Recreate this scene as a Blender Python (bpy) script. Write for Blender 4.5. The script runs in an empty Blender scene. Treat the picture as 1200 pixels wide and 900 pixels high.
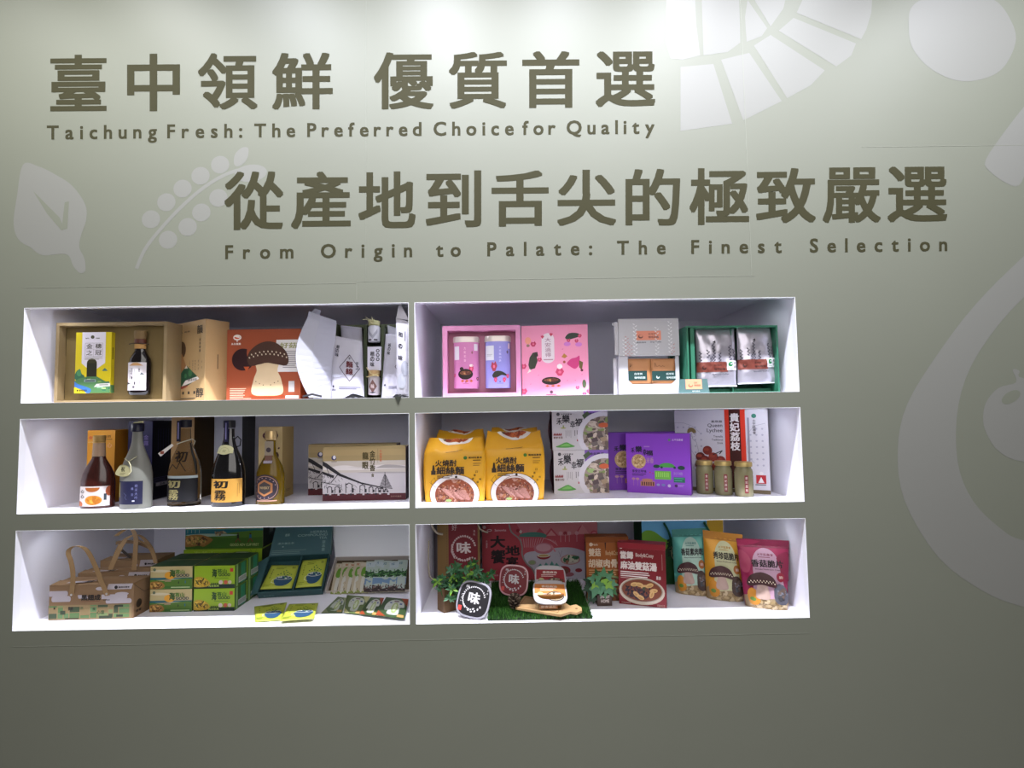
import bpy, bmesh, math, random
from mathutils import Vector, Matrix, noise
from mathutils.geometry import tessellate_polygon
PI = math.pi
SC = bpy.context.scene
COL = SC.collection

# ---------------------------------------------------------------- camera
CAM = Vector((0.0, -1.70, 1.50))
YAW, PITCH, ROLL, FPX = 0.00402, 0.05552, -0.01516, 600.34
_f = Vector((math.sin(YAW)*math.cos(PITCH), math.cos(YAW)*math.cos(PITCH), math.sin(PITCH)))
_r0 = Vector((math.cos(YAW), -math.sin(YAW), 0)); _u0 = _r0.cross(_f)
_r = _r0*math.cos(ROLL) + _u0*math.sin(ROLL)
_u = -_r0*math.sin(ROLL) + _u0*math.cos(ROLL)
cd = bpy.data.cameras.new('camera'); cam = bpy.data.objects.new('camera', cd); COL.objects.link(cam)
cd.sensor_width = 36; cd.lens = 36*FPX/1200; cd.clip_start = 0.02
M = Matrix.Identity(4)
for i in range(3):
    M[i][0], M[i][1], M[i][2], M[i][3] = _r[i], _u[i], -_f[i], CAM[i]
cam.matrix_world = M
SC.camera = cam

# ---------------------------------------------------------------- light and exposure
SC.view_settings.view_transform = 'Standard'
SC.view_settings.look = 'None'
SC.view_settings.gamma = 1
SC.view_settings.use_curve_mapping = False
SC.view_settings.exposure = 0.0
w = bpy.data.worlds.new('hall'); SC.world = w; w.use_nodes = True
w.node_tree.nodes['Background'].inputs[0].default_value = (1.0, 0.96, 0.92, 1)
w.node_tree.nodes['Background'].inputs[1].default_value = 0.12
SPOT_W, SPOT_Y, SPOT_Z = 203, -0.72, 3.50
for sx, k in ((-2.05, .5), (-1.50, .78), (-0.92, .85), (-0.30, 1.1), (0.25, .9), (0.78, 1.05), (1.30, .7), (1.88, .9)):
    ld = bpy.data.lights.new('track_spot', 'SPOT'); ld.energy = SPOT_W*k; ld.spot_size = math.radians(98); ld.spot_blend = 1.0
    ld.shadow_soft_size = 0.035; ld.color = (0.885, 0.91, 1.0) if sx > -1.4 else (0.94, 0.95, 0.95)
    lo = bpy.data.objects.new('track_spot', ld); COL.objects.link(lo); lo.location = (sx, SPOT_Y, SPOT_Z)
    lo.rotation_euler = Vector((0, 0.34, -1)).to_track_quat('-Z', 'Y').to_euler()
for hx, hy, hz, hw, aim in ((0.2, -1.6, 4.2, 8, (0, .3, -1)), (0.2, -3.1, 2.9, 76, (0, 1, -.5))):  # soft fill areas, added to lift the wall and the product fronts
    ld = bpy.data.lights.new('fill_light', 'AREA'); ld.energy = hw; ld.size = 3.0; ld.color = (1.0, 0.96, 0.93)
    lo = bpy.data.objects.new('fill_light', ld); COL.objects.link(lo); lo.location = (hx, hy, hz)
    lo.rotation_euler = Vector(aim).to_track_quat('-Z', 'Y').to_euler()
NICHE_W = 0.075

# ---------------------------------------------------------------- helpers
def ray(px, py):
    return _f*FPX + _r*(px-600) + _u*(450-py)
def F(px, py, Y):
    d = ray(px, py); t = (Y-CAM.y)/d.y
    return CAM + d*t
def FZ(px, py, Z):
    d = ray(px, py); t = (Z-CAM.z)/d.z
    return CAM + d*t
def srgb(h):
    h = h.lstrip('#'); c = [int(h[i:i+2], 16)/255 for i in (0, 2, 4)]
    return tuple(x/12.92 if x <= .04045 else ((x+.055)/1.055)**2.4 for x in c) + (1,)
MATS = {}
def mat(hx, rough=.55, metal=0, bump=0, bscale=60, var=0, spec=.5, trans=0, ior=1.4, name=None, alpha=1, coat=0, vscale=25):
    k = (hx, rough, metal, bump, bscale, var, spec, trans, ior, alpha, coat, vscale)
    if k in MATS: return MATS[k]
    m = bpy.data.materials.new(name or 'mat_'+hx.strip('#')); m.use_nodes = True
    nt = m.node_tree; b = nt.nodes['Principled BSDF']; c = srgb(hx)
    b.inputs['Base Color'].default_value = c; b.inputs['Roughness'].default_value = rough
    b.inputs['Metallic'].default_value = metal; b.inputs['Specular IOR Level'].default_value = spec
    b.inputs['Transmission Weight'].default_value = trans; b.inputs['IOR'].default_value = ior
    b.inputs['Alpha'].default_value = alpha; b.inputs['Coat Weight'].default_value = coat
    if bump or var:
        tc = nt.nodes.new('ShaderNodeTexCoord')
    if var:
        n = nt.nodes.new('ShaderNodeTexNoise'); n.inputs['Scale'].default_value = vscale; n.inputs['Detail'].default_value = 5
        nt.links.new(tc.outputs['Object'], n.inputs['Vector'])
        x = nt.nodes.new('ShaderNodeMix'); x.data_type = 'RGBA'; x.blend_type = 'MIX'
        x.inputs[6].default_value = tuple(v*(1-var) for v in c[:3])+(1,)
        x.inputs[7].default_value = tuple(min(1, v*(1+var)) for v in c[:3])+(1,)
        nt.links.new(n.outputs['Fac'], x.inputs[0]); nt.links.new(x.outputs[2], b.inputs['Base Color'])
    if bump:
        n = nt.nodes.new('ShaderNodeTexNoise'); n.inputs['Scale'].default_value = bscale; n.inputs['Detail'].default_value = 6
        nt.links.new(tc.outputs['Object'], n.inputs['Vector'])
        bp = nt.nodes.new('ShaderNodeBump'); bp.inputs['Strength'].default_value = bump; bp.inputs['Distance'].default_value = .003
        nt.links.new(n.outputs['Fac'], bp.inputs['Height']); nt.links.new(bp.outputs['Normal'], b.inputs['Normal'])
    MATS[k] = m
    return m
def emit(hx, s):
    m = bpy.data.materials.new('lamp_glow'); m.use_nodes = True
    b = m.node_tree.nodes['Principled BSDF']; b.inputs['Emission Color'].default_value = srgb(hx); b.inputs['Emission Strength'].default_value = s
    return m
def P(hx): return mat(hx, .5)          # printed ink

def link(o, parent=None):
    COL.objects.link(o)
    if parent is not None: o.parent = parent
    return o
def thing(name, label, cat, loc, rotz=0, group=None):
    o = bpy.data.objects.new(name, None); o.empty_display_size = .03; COL.objects.link(o)
    o.location = loc; o.rotation_euler = (0, 0, rotz); o['label'] = label; o['category'] = cat
    if group: o['group'] = group
    return o
def mesh(name, verts, faces, mats, parent=None, fm=None, smooth=False, loc=None):
    me = bpy.data.meshes.new(name); me.from_pydata([tuple(v) for v in verts], [], faces)
    if not isinstance(mats, (list, tuple)): mats = [mats]
    for m in mats: me.materials.append(m)
    if fm: me.polygons.foreach_set('material_index', fm)
    if smooth: me.polygons.foreach_set('use_smooth', [True]*len(me.polygons))
    me.update()
    o = bpy.data.objects.new(name, me); link(o, parent)
    if loc is not None: o.location = loc
    return o
class MB:
    def __init__(s): s.v = []; s.f = []; s.m = []
    def box(s, a, b, m=0):
        n = len(s.v); (x0, y0, z0), (x1, y1, z1) = a, b
        s.v += [(x0,y0,z0),(x1,y0,z0),(x1,y1,z0),(x0,y1,z0),(x0,y0,z1),(x1,y0,z1),(x1,y1,z1),(x0,y1,z1)]
        q = [(0,3,2,1),(4,5,6,7),(0,1,5,4),(1,2,6,5),(2,3,7,6),(3,0,4,7)]
        s.f += [tuple(n+i for i in t) for t in q]; s.m += [m]*6; return s
    def hexa(s, p, m=0):           # 8 points, bottom 4 then top 4 (ccw from above)
        n = len(s.v); s.v += [tuple(x) for x in p]
        q = [(0,3,2,1),(4,5,6,7),(0,1,5,4),(1,2,6,5),(2,3,7,6),(3,0,4,7)]
        s.f += [tuple(n+i for i in t) for t in q]; s.m += [m]*6; return s
    def poly(s, pts, m=0):
        n = len(s.v); s.v += [tuple(p) for p in pts]; s.f.append(tuple(range(n, n+len(pts)))); s.m.append(m); return s
    def tube(s, pts, r, m=0, n=8, sx=1):
        pts = [Vector(p) for p in pts]; k = len(pts); base = len(s.v)
        for i, p in enumerate(pts):
            t = (pts[min(i+1, k-1)]-pts[max(i-1, 0)]).normalized()
            a = t.cross(Vector((0, 1, 0.01))).normalized(); b = t.cross(a)
            rr = r[i] if isinstance(r, (list, tuple)) else r
            for j in range(n):
                q = 2*PI*j/n; s.v.append(tuple(p + a*math.cos(q)*rr + b*math.sin(q)*rr*sx))
        for i in range(k-1):
            for j in range(n):
                j2 = (j+1) % n
                s.f.append((base+i*n+j, base+i*n+j2, base+(i+1)*n+j2, base+(i+1)*n+j)); s.m.append(m)
        s.f.append(tuple(base+j for j in range(n))[::-1]); s.m.append(m)
        s.f.append(tuple(base+(k-1)*n+j for j in range(n))); s.m.append(m)
        return s
    def lathe(s, prof, n=40, sy=1, m=0, c=(0, 0, 0), sup=0):
        base = len(s.v); k = len(prof)
        for (r, z) in prof:
            for j in range(n):
                q = 2*PI*j/n; cx, cy = math.cos(q), math.sin(q)
                if sup:
                    cx = math.copysign(abs(cx)**sup, cx); cy = math.copysign(abs(cy)**sup, cy)
                s.v.append((c[0]+r*cx, c[1]+r*sy*cy, c[2]+z))
        for i in range(k-1):
            for j in range(n):
                j2 = (j+1) % n
                s.f.append((base+i*n+j, base+i*n+j2, base+(i+1)*n+j2, base+(i+1)*n+j)); s.m.append(m)
        s.f.append(tuple(base+j for j in range(n))[::-1]); s.m.append(m)
        s.f.append(tuple(base+(k-1)*n+j for j in range(n))); s.m.append(m)
        return s
    def build(s, name, mats, parent=None, smooth=False, bevel=0, seg=2):
        o = mesh(name, s.v, s.f, mats, parent, s.m, smooth)
        if bevel:
            bm = bmesh.new(); bm.from_mesh(o.data)
            bmesh.ops.bevel(bm, geom=bm.edges[:], offset=bevel, segments=seg, affect='EDGES', profile=.5)
            bm.to_mesh(o.data); bm.free()
        if smooth:
            o.data.set_sharp_from_angle(angle=math.radians(40))
        return o

_tc = bpy.data.curves.new('glyphs', 'FONT'); _tc.size = 1; _tc.resolution_u = 3; _to = bpy.data.objects.new('glyphs', _tc)
TC = {}
OFS = ((-1, -.8), (1, .8), (1, -.8), (-1, .8), (0, 0), (-1, 0), (1, 0), (0, .8), (0, -.8))
def glyphs(s):
    if s not in TC:
        _tc.body = s; me = _to.to_mesh()
        v = [(a.co.x, a.co.y) for a in me.vertices]; f = [tuple(p.vertices) for p in me.polygons]; _to.to_mesh_clear()
        xs = [a[0] for a in v]; ys = [a[1] for a in v]
        TC[s] = (v, f, (min(xs), min(ys), max(xs), max(ys)))
    return TC[s]

def ccw(pts):
    a = sum(pts[i-1][0]*pts[i][1]-pts[i][0]*pts[i-1][1] for i in range(len(pts)))
    return pts if a > 0 else pts[::-1]
def clip_poly(pts, c):
    for ax, lim, sg in ((0, c[0], 1), (0, c[2], -1), (1, c[1], 1), (1, c[3], -1)):
        out = []
        for i in range(len(pts)):
            a, b = pts[i-1], pts[i]; ia = (a[ax]-lim)*sg >= 0; ib = (b[ax]-lim)*sg >= 0
            if ia != ib:
                t = (lim-a[ax])/(b[ax]-a[ax]); out.append((a[0]+(b[0]-a[0])*t, a[1]+(b[1]-a[1])*t))
            if ib: out.append(b)
        pts = out
        if not pts: return []
    return pts
def spline(pts, n=6, closed=True):
    out = []; k = len(pts)
    for i in range(k if closed else k-1):
        g = (lambda j: pts[j % k]) if closed else (lambda j: pts[max(0, min(k-1, j))])
        p0, p1, p2, p3 = g(i-1), g(i), g(i+1), g(i+2)
        for j in range(n):
            t = j/n
            out.append(tuple(.5*((2*p1[d])+(-p0[d]+p2[d])*t+(2*p0[d]-5*p1[d]+4*p2[d]-p3[d])*t*t+(-p0[d]+3*p1[d]-3*p2[d]+p3[d])*t**3) for d in range(len(p1))))
    if not closed: out.append(tuple(pts[-1]))
    return out
class Pr:
    """flat print: shapes in face coordinates, k = layer"""
    def __init__(s, w=1, h=1, eps=.00022, base=.0003):
        s.w, s.h, s.eps, s.base = w, h, eps, base; s.v = []; s.f = []; s.m = []; s.mats = []; s.k = 0; s.clip = None if w == 1 else (0, 0, w, h)
    def mi(s, c):
        c = P(c) if isinstance(c, str) else c
        if c not in s.mats: s.mats.append(c)
        return s.mats.index(c)
    def poly(s, pts, c, rel=True):
        if rel: pts = [(x*s.w, y*s.h) for x, y in pts]
        pts = ccw(pts)
        if s.clip: pts = clip_poly(pts, s.clip)
        if len(pts) < 3: return s
        n = len(s.v); s.c = (getattr(s, 'c', 0)+1) % 60; z = s.k+.012*s.c
        s.v += [(x, y, z) for x, y in pts]; mi = s.mi(c)
        if len(pts) <= 4: s.f.append(tuple(range(n, n+len(pts)))); s.m.append(mi)
        else:
            for t in tessellate_polygon([[Vector((x, y, 0)) for x, y in pts]]):
                a, b, d = [pts[i] for i in t]
                if (b[0]-a[0])*(d[1]-a[1])-(b[1]-a[1])*(d[0]-a[0]) < 0: t = t[::-1]
                s.f.append(tuple(n+i for i in t)); s.m.append(mi)
        return s
    def rect(s, x0, y0, x1, y1, c): return s.poly([(x0,y0),(x1,y0),(x1,y1),(x0,y1)], c)
    def ell(s, cx, cy, rx, ry, c, n=28, a0=0, a1=2*PI, rot=0, rel=True):
        W, H = (s.w, s.h) if rel else (1, 1)
        cr, sr = math.cos(rot), math.sin(rot); full = abs(a1-a0-2*PI) < 1e-6
        p = []
        for i in range(n+(0 if full else 1)):
            q = a0+(a1-a0)*i/n; X, Y = rx*W*math.cos(q), ry*H*math.sin(q)
            p.append((cx*W+X*cr-Y*sr, cy*H+X*sr+Y*cr))
        return s.poly(p, c, False)
    def circ(s, cx, cy, r, c, **k):   # r relative to width, round
        return s.ell(cx, cy, r, r*s.w/s.h, c, **k)
    def line(s, pts, wd, c, closed=False, rel=True):   # wd in metres
        if rel: pts = [(x*s.w, y*s.h) for x, y in pts]
        if closed: pts = pts+[pts[0]]
        for a, b in zip(pts[:-1], pts[1:]):
            d = Vector((b[0]-a[0], b[1]-a[1]))
            if d.length < 1e-6: continue
            q = Vector((-d.y, d.x)).normalized()*wd/2; e = d.normalized()*wd*.25
            s.poly([(a[0]-e.x+q.x, a[1]-e.y+q.y), (a[0]-e.x-q.x, a[1]-e.y-q.y), (b[0]+e.x-q.x, b[1]+e.y-q.y), (b[0]+e.x+q.x, b[1]+e.y+q.y)], c, False)
        return s
    def text(s, t, x0, y0, x1, y1, c, bold=.02):
        v, f, (a, b, d, e) = glyphs(t); mi = s.mi(c)
        sx, sy = (x1-x0)*s.w/(d-a+2*bold), (y1-y0)*s.h/(e-b+2*bold)
        N = 0 if bold == 0 else (4 if sy < .04 else 8)
        for j in range(N+1):
            du, dv = OFS[j % 9][0]*bold, OFS[j % 9][1]*bold; n = len(s.v)
            for p in v:
                s.v.append((x0*s.w+(p[0]-a+bold+du)*sx, y0*s.h+(p[1]-b+bold+dv)*sy, s.k+.08*j))
            s.f += [tuple(n+i for i in q) for q in f]; s.m += [mi]*len(f)
        return s
    def vtext(s, t, xc, y1, y0, wd, c, bold=.02, gap=.1):   # vertical column of characters
        k = len(t); st = (y1-y0)/k; hh = min(st*(1-gap), wd*s.w/s.h*1.2)
        for i, ch in enumerate(t):
            s.text(ch, xc-wd/2, y1-(i+.5)*st-hh/2, xc+wd/2, y1-(i+.5)*st+hh/2, c, bold)
        return s
    def scatter(s, cx, cy, rx, ry, n, cols, size, seed, el=1.8, fill=.92):
        R = random.Random(seed)
        for i in range(n):
            q = R.random()*2*PI; r = math.sqrt(R.random())*fill
            kk = s.k; s.k = kk+(i % 4)
            z = size*(0.6+.8*R.random()); s.ell(cx+rx*r*math.cos(q), cy+ry*r*math.sin(q), z*el, z*s.w/s.h, R.choice(cols), n=7, rot=R.random()*PI)
            s.k = kk
        return s
    def build(s, name, parent, fn, sub=None, label=None):
        """fn(u, v, off) -> local point"""
        off = [s.base+s.eps*v[2] for v in s.v]
        if sub:
            bm = bmesh.new(); vs = [bm.verts.new(v) for v in s.v]
            for f, m in zip(s.f, s.m):
                try: q = bm.faces.new([vs[i] for i in f]); q.material_index = m
                except ValueError: pass
            bmesh.ops.triangulate(bm, faces=bm.faces[:])
            for _ in range(5):
                e = [e for e in bm.edges if e.calc_length() > sub]
                if not e: break
                bmesh.ops.subdivide_edges(bm, edges=e, cuts=1, use_grid_fill=False)
                bmesh.ops.triangulate(bm, faces=[f for f in bm.faces if len(f.verts) > 3])
            for v in bm.verts: v.co = Vector(fn(v.co.x, v.co.y, s.base+s.eps*v.co.z))
            me = bpy.data.meshes.new(name); bm.to_mesh(me); bm.free()
            for m in s.mats: me.materials.append(m)
            for p in me.polygons: p.use_smooth = True
            o = bpy.data.objects.new(name, me); link(o, parent)
        else:
            o = mesh(name, [fn(v[0], v[1], z) for v, z in zip(s.v, off)], s.f, s.mats, parent, s.m)
        if label: o['label'] = label
        return o
def front(u, v, o): return (u, -o, v)
def side_r(w): return lambda u, v, o: (w+o, u, v)
def topf(h): return lambda u, v, o: (u, v, h+o)

def place(pxl, pxr, pyb, pyt, zf, Y=None, Yr=None, py_r=None):
    """front face of a box standing on a shelf at height zf: returns origin, width, height, rotation"""
    if Y is None:
        A = FZ(pxl, pyb, zf); B = FZ(pxr, py_r if py_r is not None else pyb, zf)
    else:
        Yr = Y if Yr is None else Yr
        A = F(pxl, pyb, Y); B = F(pxr, pyb, Yr); A.z = B.z = zf
    d = B-A; rot = math.atan2(d.y, d.x); w = math.hypot(d.x, d.y)
    mid = (A+B)/2; h = F((pxl+pxr)/2, pyt, mid.y).z - zf
    return A, w, h, rot
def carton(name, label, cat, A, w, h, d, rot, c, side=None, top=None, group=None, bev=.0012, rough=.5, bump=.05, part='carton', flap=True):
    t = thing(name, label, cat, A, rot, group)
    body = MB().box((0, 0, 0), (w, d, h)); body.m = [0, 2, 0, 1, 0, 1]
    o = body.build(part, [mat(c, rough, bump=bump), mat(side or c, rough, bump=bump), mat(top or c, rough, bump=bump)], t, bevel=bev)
    if flap:    # closing flap of the lid
        f = MB().box((.004, .002, h), (w-.004, d*.55, h+.0011))
        f.build('top_flap', mat(top or c, rough, bump=bump), t)
    return t, o
def bowl(p, cx, cy, r, seed, cols, rim='#e8e4dc', inner='#8a4a2a', ry=.8, size=.02, n=90):
    k = p.k
    asp = p.w/p.h
    p.ell(cx, cy, r, r*ry*asp, rim, n=36); p.k = k+1
    p.ell(cx, cy, r*.8, r*.8*ry*asp, inner, n=32); p.k = k+2
    p.scatter(cx, cy, r*.8, r*.8*ry*asp, n, cols, size, seed); p.k = k
def mushroom(p, cx, cy, s, cap='#4a2e24', stem='#d8c0a4', ang=0):
    """plain printed shiitake"""
    k = p.k; A = p.w/p.h
    p.poly(spline([(cx-.26*s, cy-.52*s*A), (cx-.18*s, cy-.1*s*A), (cx-.17*s, cy+.05*s*A), (cx+.17*s, cy+.05*s*A), (cx+.18*s, cy-.1*s*A), (cx+.26*s, cy-.52*s*A), (cx, cy-.6*s*A)], 4), stem); p.k = k+1
    p.poly(spline([(cx-.5*s, cy+.02*s*A), (cx-.42*s, cy-.1*s*A), (cx, cy-.02*s*A), (cx+.42*s, cy-.1*s*A), (cx+.5*s, cy+.02*s*A), (cx+.36*s, cy+.33*s*A), (cx, cy+.48*s*A), (cx-.36*s, cy+.33*s*A)], 5), cap); p.k = k+2
    for i in range(17):
        x = -.43+.86*i/16; p.ell(cx+x*s, cy+(.12-.25*x*x+(.03 if i % 2 else -.03))*s*A, .018*s, .03*s*A, '#dccfb8', n=8, rot=.3)
    p.k = k
# ---------------------------------------------------------------- setting
XS = [(-1.6183, -.3356), (-.3159, .9623)]
ZS = [(1.5543, 1.8729), (1.1925, 1.5027), (.820, 1.1391)]
ZF = [a for a, b in ZS]
DEPTH, BOARD, COVE = .655, .022, .040
X0, X1, ZTOP = -3.2, 3.2, 3.25
M_WALL = mat('#5f6156', .5, bump=.12, bscale=9, spec=.45, var=.03, vscale=3, name='sage_wall_print')
M_WHITE = mat('#e9e8f2', .45, bump=.05, bscale=14, name='white_laminate')
def struct(o): o['kind'] = 'structure'; return o
mb = MB()
def wb(x0, x1, z0, z1): mb.box((x0, 0, z0), (x1, BOARD, z1))
wb(X0, X1, ZS[0][1], ZTOP); wb(X0, X1, 0, ZS[2][0])
wb(X0, XS[0][0], ZS[2][0], ZS[0][1]); wb(XS[1][1], X1, ZS[2][0], ZS[0][1])
wb(XS[0][1], XS[1][0], ZS[2][0], ZS[0][1])
for (a, b) in XS:
    wb(a, b, ZS[0][0]-.0516, ZS[0][0]); wb(a, b, ZS[2][1], ZS[1][0])
wall = struct(mb.build('wall_back', M_WALL))
mb = MB(); mb.box((X0, -6, -.05), (X1, 1.0, 0)); struct(mb.build('floor', mat('#6f6a66', .45, bump=.1)))
# niches
for (a, b) in XS:
    for (z0, z1) in ZS:
        zc = z1+COVE if z0 > 1.5 else z1+.036
        y0 = BOARD; t = .0045
        for nm, lo_, hi_ in (('niche_floor', (a-t, y0, z0-t*2), (b+t, DEPTH+t, z0)), ('niche_ceiling', (a-t, y0, zc), (b+t, DEPTH+t, zc+.004)),
                ('niche_wall', (a-t, y0, z0), (a, DEPTH, zc)), ('niche_wall', (b, y0, z0), (b+t, DEPTH, zc)), ('niche_wall', (a, DEPTH, z0), (b, DEPTH+t, zc))):
            struct(MB().box(lo_, hi_).build(nm, M_WHITE))
        # thin white edging round the opening
        e = MB(); g = .0009
        e.box((a, -.0004, z0), (b, BOARD, z0+g)); e.box((a, -.0004, z1-g), (b, BOARD, z1))
        e.box((a, -.0004, z0+g), (a+g, BOARD, z1-g)); e.box((b-g, -.0004, z0+g), (b, BOARD, z1-g))
        struct(e.build('trim_1', mat('#e4e4ea', .4)))
        # small lamps tucked up behind the front board, one at each end
        for s, x in enumerate((a+.055, b-.055)):
            k = .6 if (a > -1 and s == 0) else .75 if (a < -1 and s == 1) else 1.0; row = ('top', 'middle', 'bottom')[ZS.index((z0, z1))]
            L = thing('niche_light', 'small round lamp behind the front board at the %s end of the %s %s niche' % (('left', 'right')[s], row, 'left' if a < -1 else 'right'), 'lamp', (x, .052, zc), 0, 'niche lamps')
            c = MB().lathe([(.014, -.008), (.016, -.006), (.016, 0)], 20); c.build('housing', mat('#d8d8d8', .3, 1), L, True)
            gl = MB().lathe([(.012, -.009), (.012, -.0081)], 20); gl.build('lens', emit('#eef2ff', 4), L)
            ld = bpy.data.lights.new('niche_lamp', 'SPOT'); ld.energy = NICHE_W*k*9*{'top': 1.2, 'middle': 1.7, 'bottom': 1.9}[row]; ld.color = (.88, .92, 1); ld.shadow_soft_size = .008
            ld.spot_size = math.radians(160); ld.spot_blend = .9
            lo = bpy.data.objects.new('niche_lamp', ld); COL.objects.link(lo); lo.location = (x, .054, zc-.012); lo.rotation_euler = Vector((.75 if s == 0 else -.75, .55, -1)).to_track_quat('-Z', 'Y').to_euler()

# printing on the wall --------------------------------------------------------
INK = mat('#2b2916', .75, spec=.2, name='olive_print')
PALE = mat('#676762', .5, name='pale_print', bump=.1, bscale=9)
wp = Pr(1, 1, eps=.0002, base=.0002)
def wxy(px, py): v = F(px, py, 0); return (v.x, v.z)
def wpoly(pts, c): wp.poly([wxy(*p) for p in pts], c)
def wspl(pts, c, n=5): wp.poly(spline([wxy(*p) for p in pts], n), c)
def nrm(c):
    out = []
    for k in range(len(c)):
        a, d = c[max(0, k-1)], c[min(len(c)-1, k+1)]; v = Vector((-(d[1]-a[1]), d[0]-a[0])).normalized(); out.append((v.x, v.y))
    return out
# leaf on the left
wspl([(27,193),(20,230),(16,262),(22,281),(36,290),(50,299),(78,298),(86,312),(94,320),(100,317),(99,303),(93,290),(95,276),(101,258),(100,240),(85,218),(64,204),(45,195)], PALE)
wp.k = 1; wpoly([(39,224),(57,242),(70,255),(73,262),(76,237),(81,236),(79,268),(72,270),(55,250)], M_WALL)
# branch with berries
wp.k = 0
for i_ in (0,): wp.poly((lambda c: [(c[k][0]+n[0]*.006, c[k][1]+n[1]*.006) for k, n in enumerate(nrm(c))]+[(c[k][0]-n[0]*.006, c[k][1]-n[1]*.006) for k, n in list(enumerate(nrm(c)))[::-1]])([wxy(*p) for p in spline([(160,315),(170,292),(187,270),(212,243),(240,219),(268,203),(295,196)], 5, False)]), PALE)
c = wxy(294, 203); wp.ell(c[0], c[1], .055, .03, PALE, rot=.1)
for x, y in ((177,257),(195,237),(214,221),(235,206),(258,193),(197,281),(220,266),(236,249),(256,232)):
    c = wxy(x, y); wp.ell(c[0], c[1], .031, .031, PALE, n=24)
wspl([(274,190),(276,180),(284,173),(291,174),(290,185),(284,193),(277,195)], PALE)
# segmented round fruit or scale shape at the top
h = lambda l: [(600+x/2, y/2) for x, y in l]
for q in ([(395,157),(472,150),(516,290),(395,307)], [(490,140),(556,124),(632,237),(542,282)], [(567,107),(606,82),(733,165),(700,200),(645,230)],
          [(625,72),(660,42),(806,102),(795,130),(760,156)], [(667,30),(690,-20),(845,-20),(842,30),(830,70),(818,92)],
          [(362,-20),(428,-20),(432,60),(441,130),(400,140),(372,137),(360,100)], [(444,-20),(532,-20),(535,100),(505,122),(449,130)],
          [(546,40),(552,0),(598,66),(585,85),(550,98)], [(556,-20),(645,-20),(636,20),(606,62)]):
    wpoly(h(q), PALE)
wspl(h([(930,70),(935,20),(975,-5),(1060,-5),(1130,0),(1170,50),(1180,100),(1150,160),(1100,186),(1040,188),(980,160),(940,115)]), PALE)
wspl(h([(1300,130),(1200,250),(1150,315),(1110,375),(1118,400),(1160,430),(1188,434),(1210,395),(1300,240)]), PALE, 3)
# big ring with a pear in it at the right edge
q = lambda l: [(900+x/1.5, 300+y/1.5) for x, y in l]
outer = [(560,-95),(450,0),(365,85),(300,170),(245,260),(228,340),(240,430),(300,530),(380,590),(450,617),(560,640)]
inner = [(560,520),(450,500),(410,480),(360,430),(333,360),(335,260),(370,170),(450,72),(560,-10)]
po = spline([wxy(*p) for p in q(outer)], 4, False); pi_ = spline([wxy(*p) for p in q(inner)], 4, False)
wp.poly(po+pi_, PALE)
wspl(q([(430,200),(436,222),(405,232),(383,258),(378,290),(387,318),(408,345),(450,362),(560,370),(560,215),(450,215),(442,202)]), PALE, 4)
wp.k = 1; c = wxy(*q([(427,248)])[0]); wp.ell(c[0], c[1], .035, .018, M_WALL, rot=.5)
wp.build('pale_mural', wall, lambda u, v, o: (u, -o, v))

def quadtext(s, x0, y0, x1, y1, yr0, yr1, lp, bold):
    """letters fitted into a picture-space box (left top/bottom y0,y1, right top/bottom yr0,yr1)"""
    v, f, (a, b, d, e) = glyphs(s); mi = lp.mi(INK); N = 8
    A, B, Cc = Vector(wxy(x0, y1)), Vector(wxy(x1, yr1)), Vector(wxy(x0, y0)); D = Vector(wxy(x1, yr0))
    for j in range(N+1):
        du, dv = OFS[j][0]*bold, OFS[j][1]*bold*(.85 if s in '臺優嚴' else 1); n = len(lp.v)
        for p in v:
            tu, tv = (p[0]-a+bold+du)/(d-a+2*bold), (p[1]-b+bold+dv)/(e-b+2*bold)
            q = A*(1-tu)*(1-tv)+B*tu*(1-tv)+Cc*(1-tu)*tv+D*tu*tv
            lp.v.append((q.x, q.y, .08*j))
        lp.f += [tuple(n+i for i in t) for t in f]; lp.m += [mi]*len(f)
def newp(): return Pr(1, 1, base=.00045)
lp = newp()
for ch, x0, x1, y0, y1 in (('臺',59,125,64,131),('中',149,211,63,131),('領',232,302,62,129),('鮮',319,390,62,129),('優',438,508,61,129),('質',526,594,61,128),('首',612,679,60,127),('選',698,768,60,126)):
    quadtext(ch, x0, y0, x1, y1, y0-.5, y1-.5, lp, .021)
lp.build('lettering', wall, lambda u, v, o: (u, -o, v))
lp = newp()
for ch, x0, x1, y0, y1 in (('從',263,332,201,270),('產',341,411,201,269),('地',420,487,201,268),('到',499,564,200,267),('舌',576,643,200,266),('尖',653,722,199,265),('的',733,797,198,265),('極',808,878,197,264),('致',886,956,197,262),('嚴',964,1032,196,262),('選',1040,1110,195,261)):
    quadtext(ch, x0, y0, x1, y1, y0-.6, y1-.6, lp, .021)
lp.build('lettering', wall, lambda u, v, o: (u, -o, v))
def words(ws, base, slope, cap):
    """each word between two picture columns, letters spaced out"""
    lp = newp()
    for wd, x0, x1 in ws:
        adv = [glyphs(ch)[2] for ch in wd]; E = .024; wsum = sum(b[2]-b[0]+2*E for b in adv)
        sc = cap/.73                       # px per em
        gap = ((x1-x0) - wsum*sc)/max(1, len(wd)-1); x = x0
        for ch, b in zip(wd, adv):
            cw = (b[2]-b[0]+2*E)*sc; yb = base+slope*x
            quadtext(ch, x, yb-(b[3]+E)*sc, x+cw, yb-(b[1]-E)*sc, yb-(b[3]+E)*sc+slope*cw, yb-(b[1]-E)*sc+slope*cw, lp, E); x += cw+gap
    lp.build('lettering', wall, lambda u, v, o: (u, -o, v))
words((('Taichung',55,184),('Fresh:',196,284),('The',298,346),('Preferred',360,494),('Choice',508,602),('for',612,651),('Quality',664,767)), 163.6, -.0095, 16.5)
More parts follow.
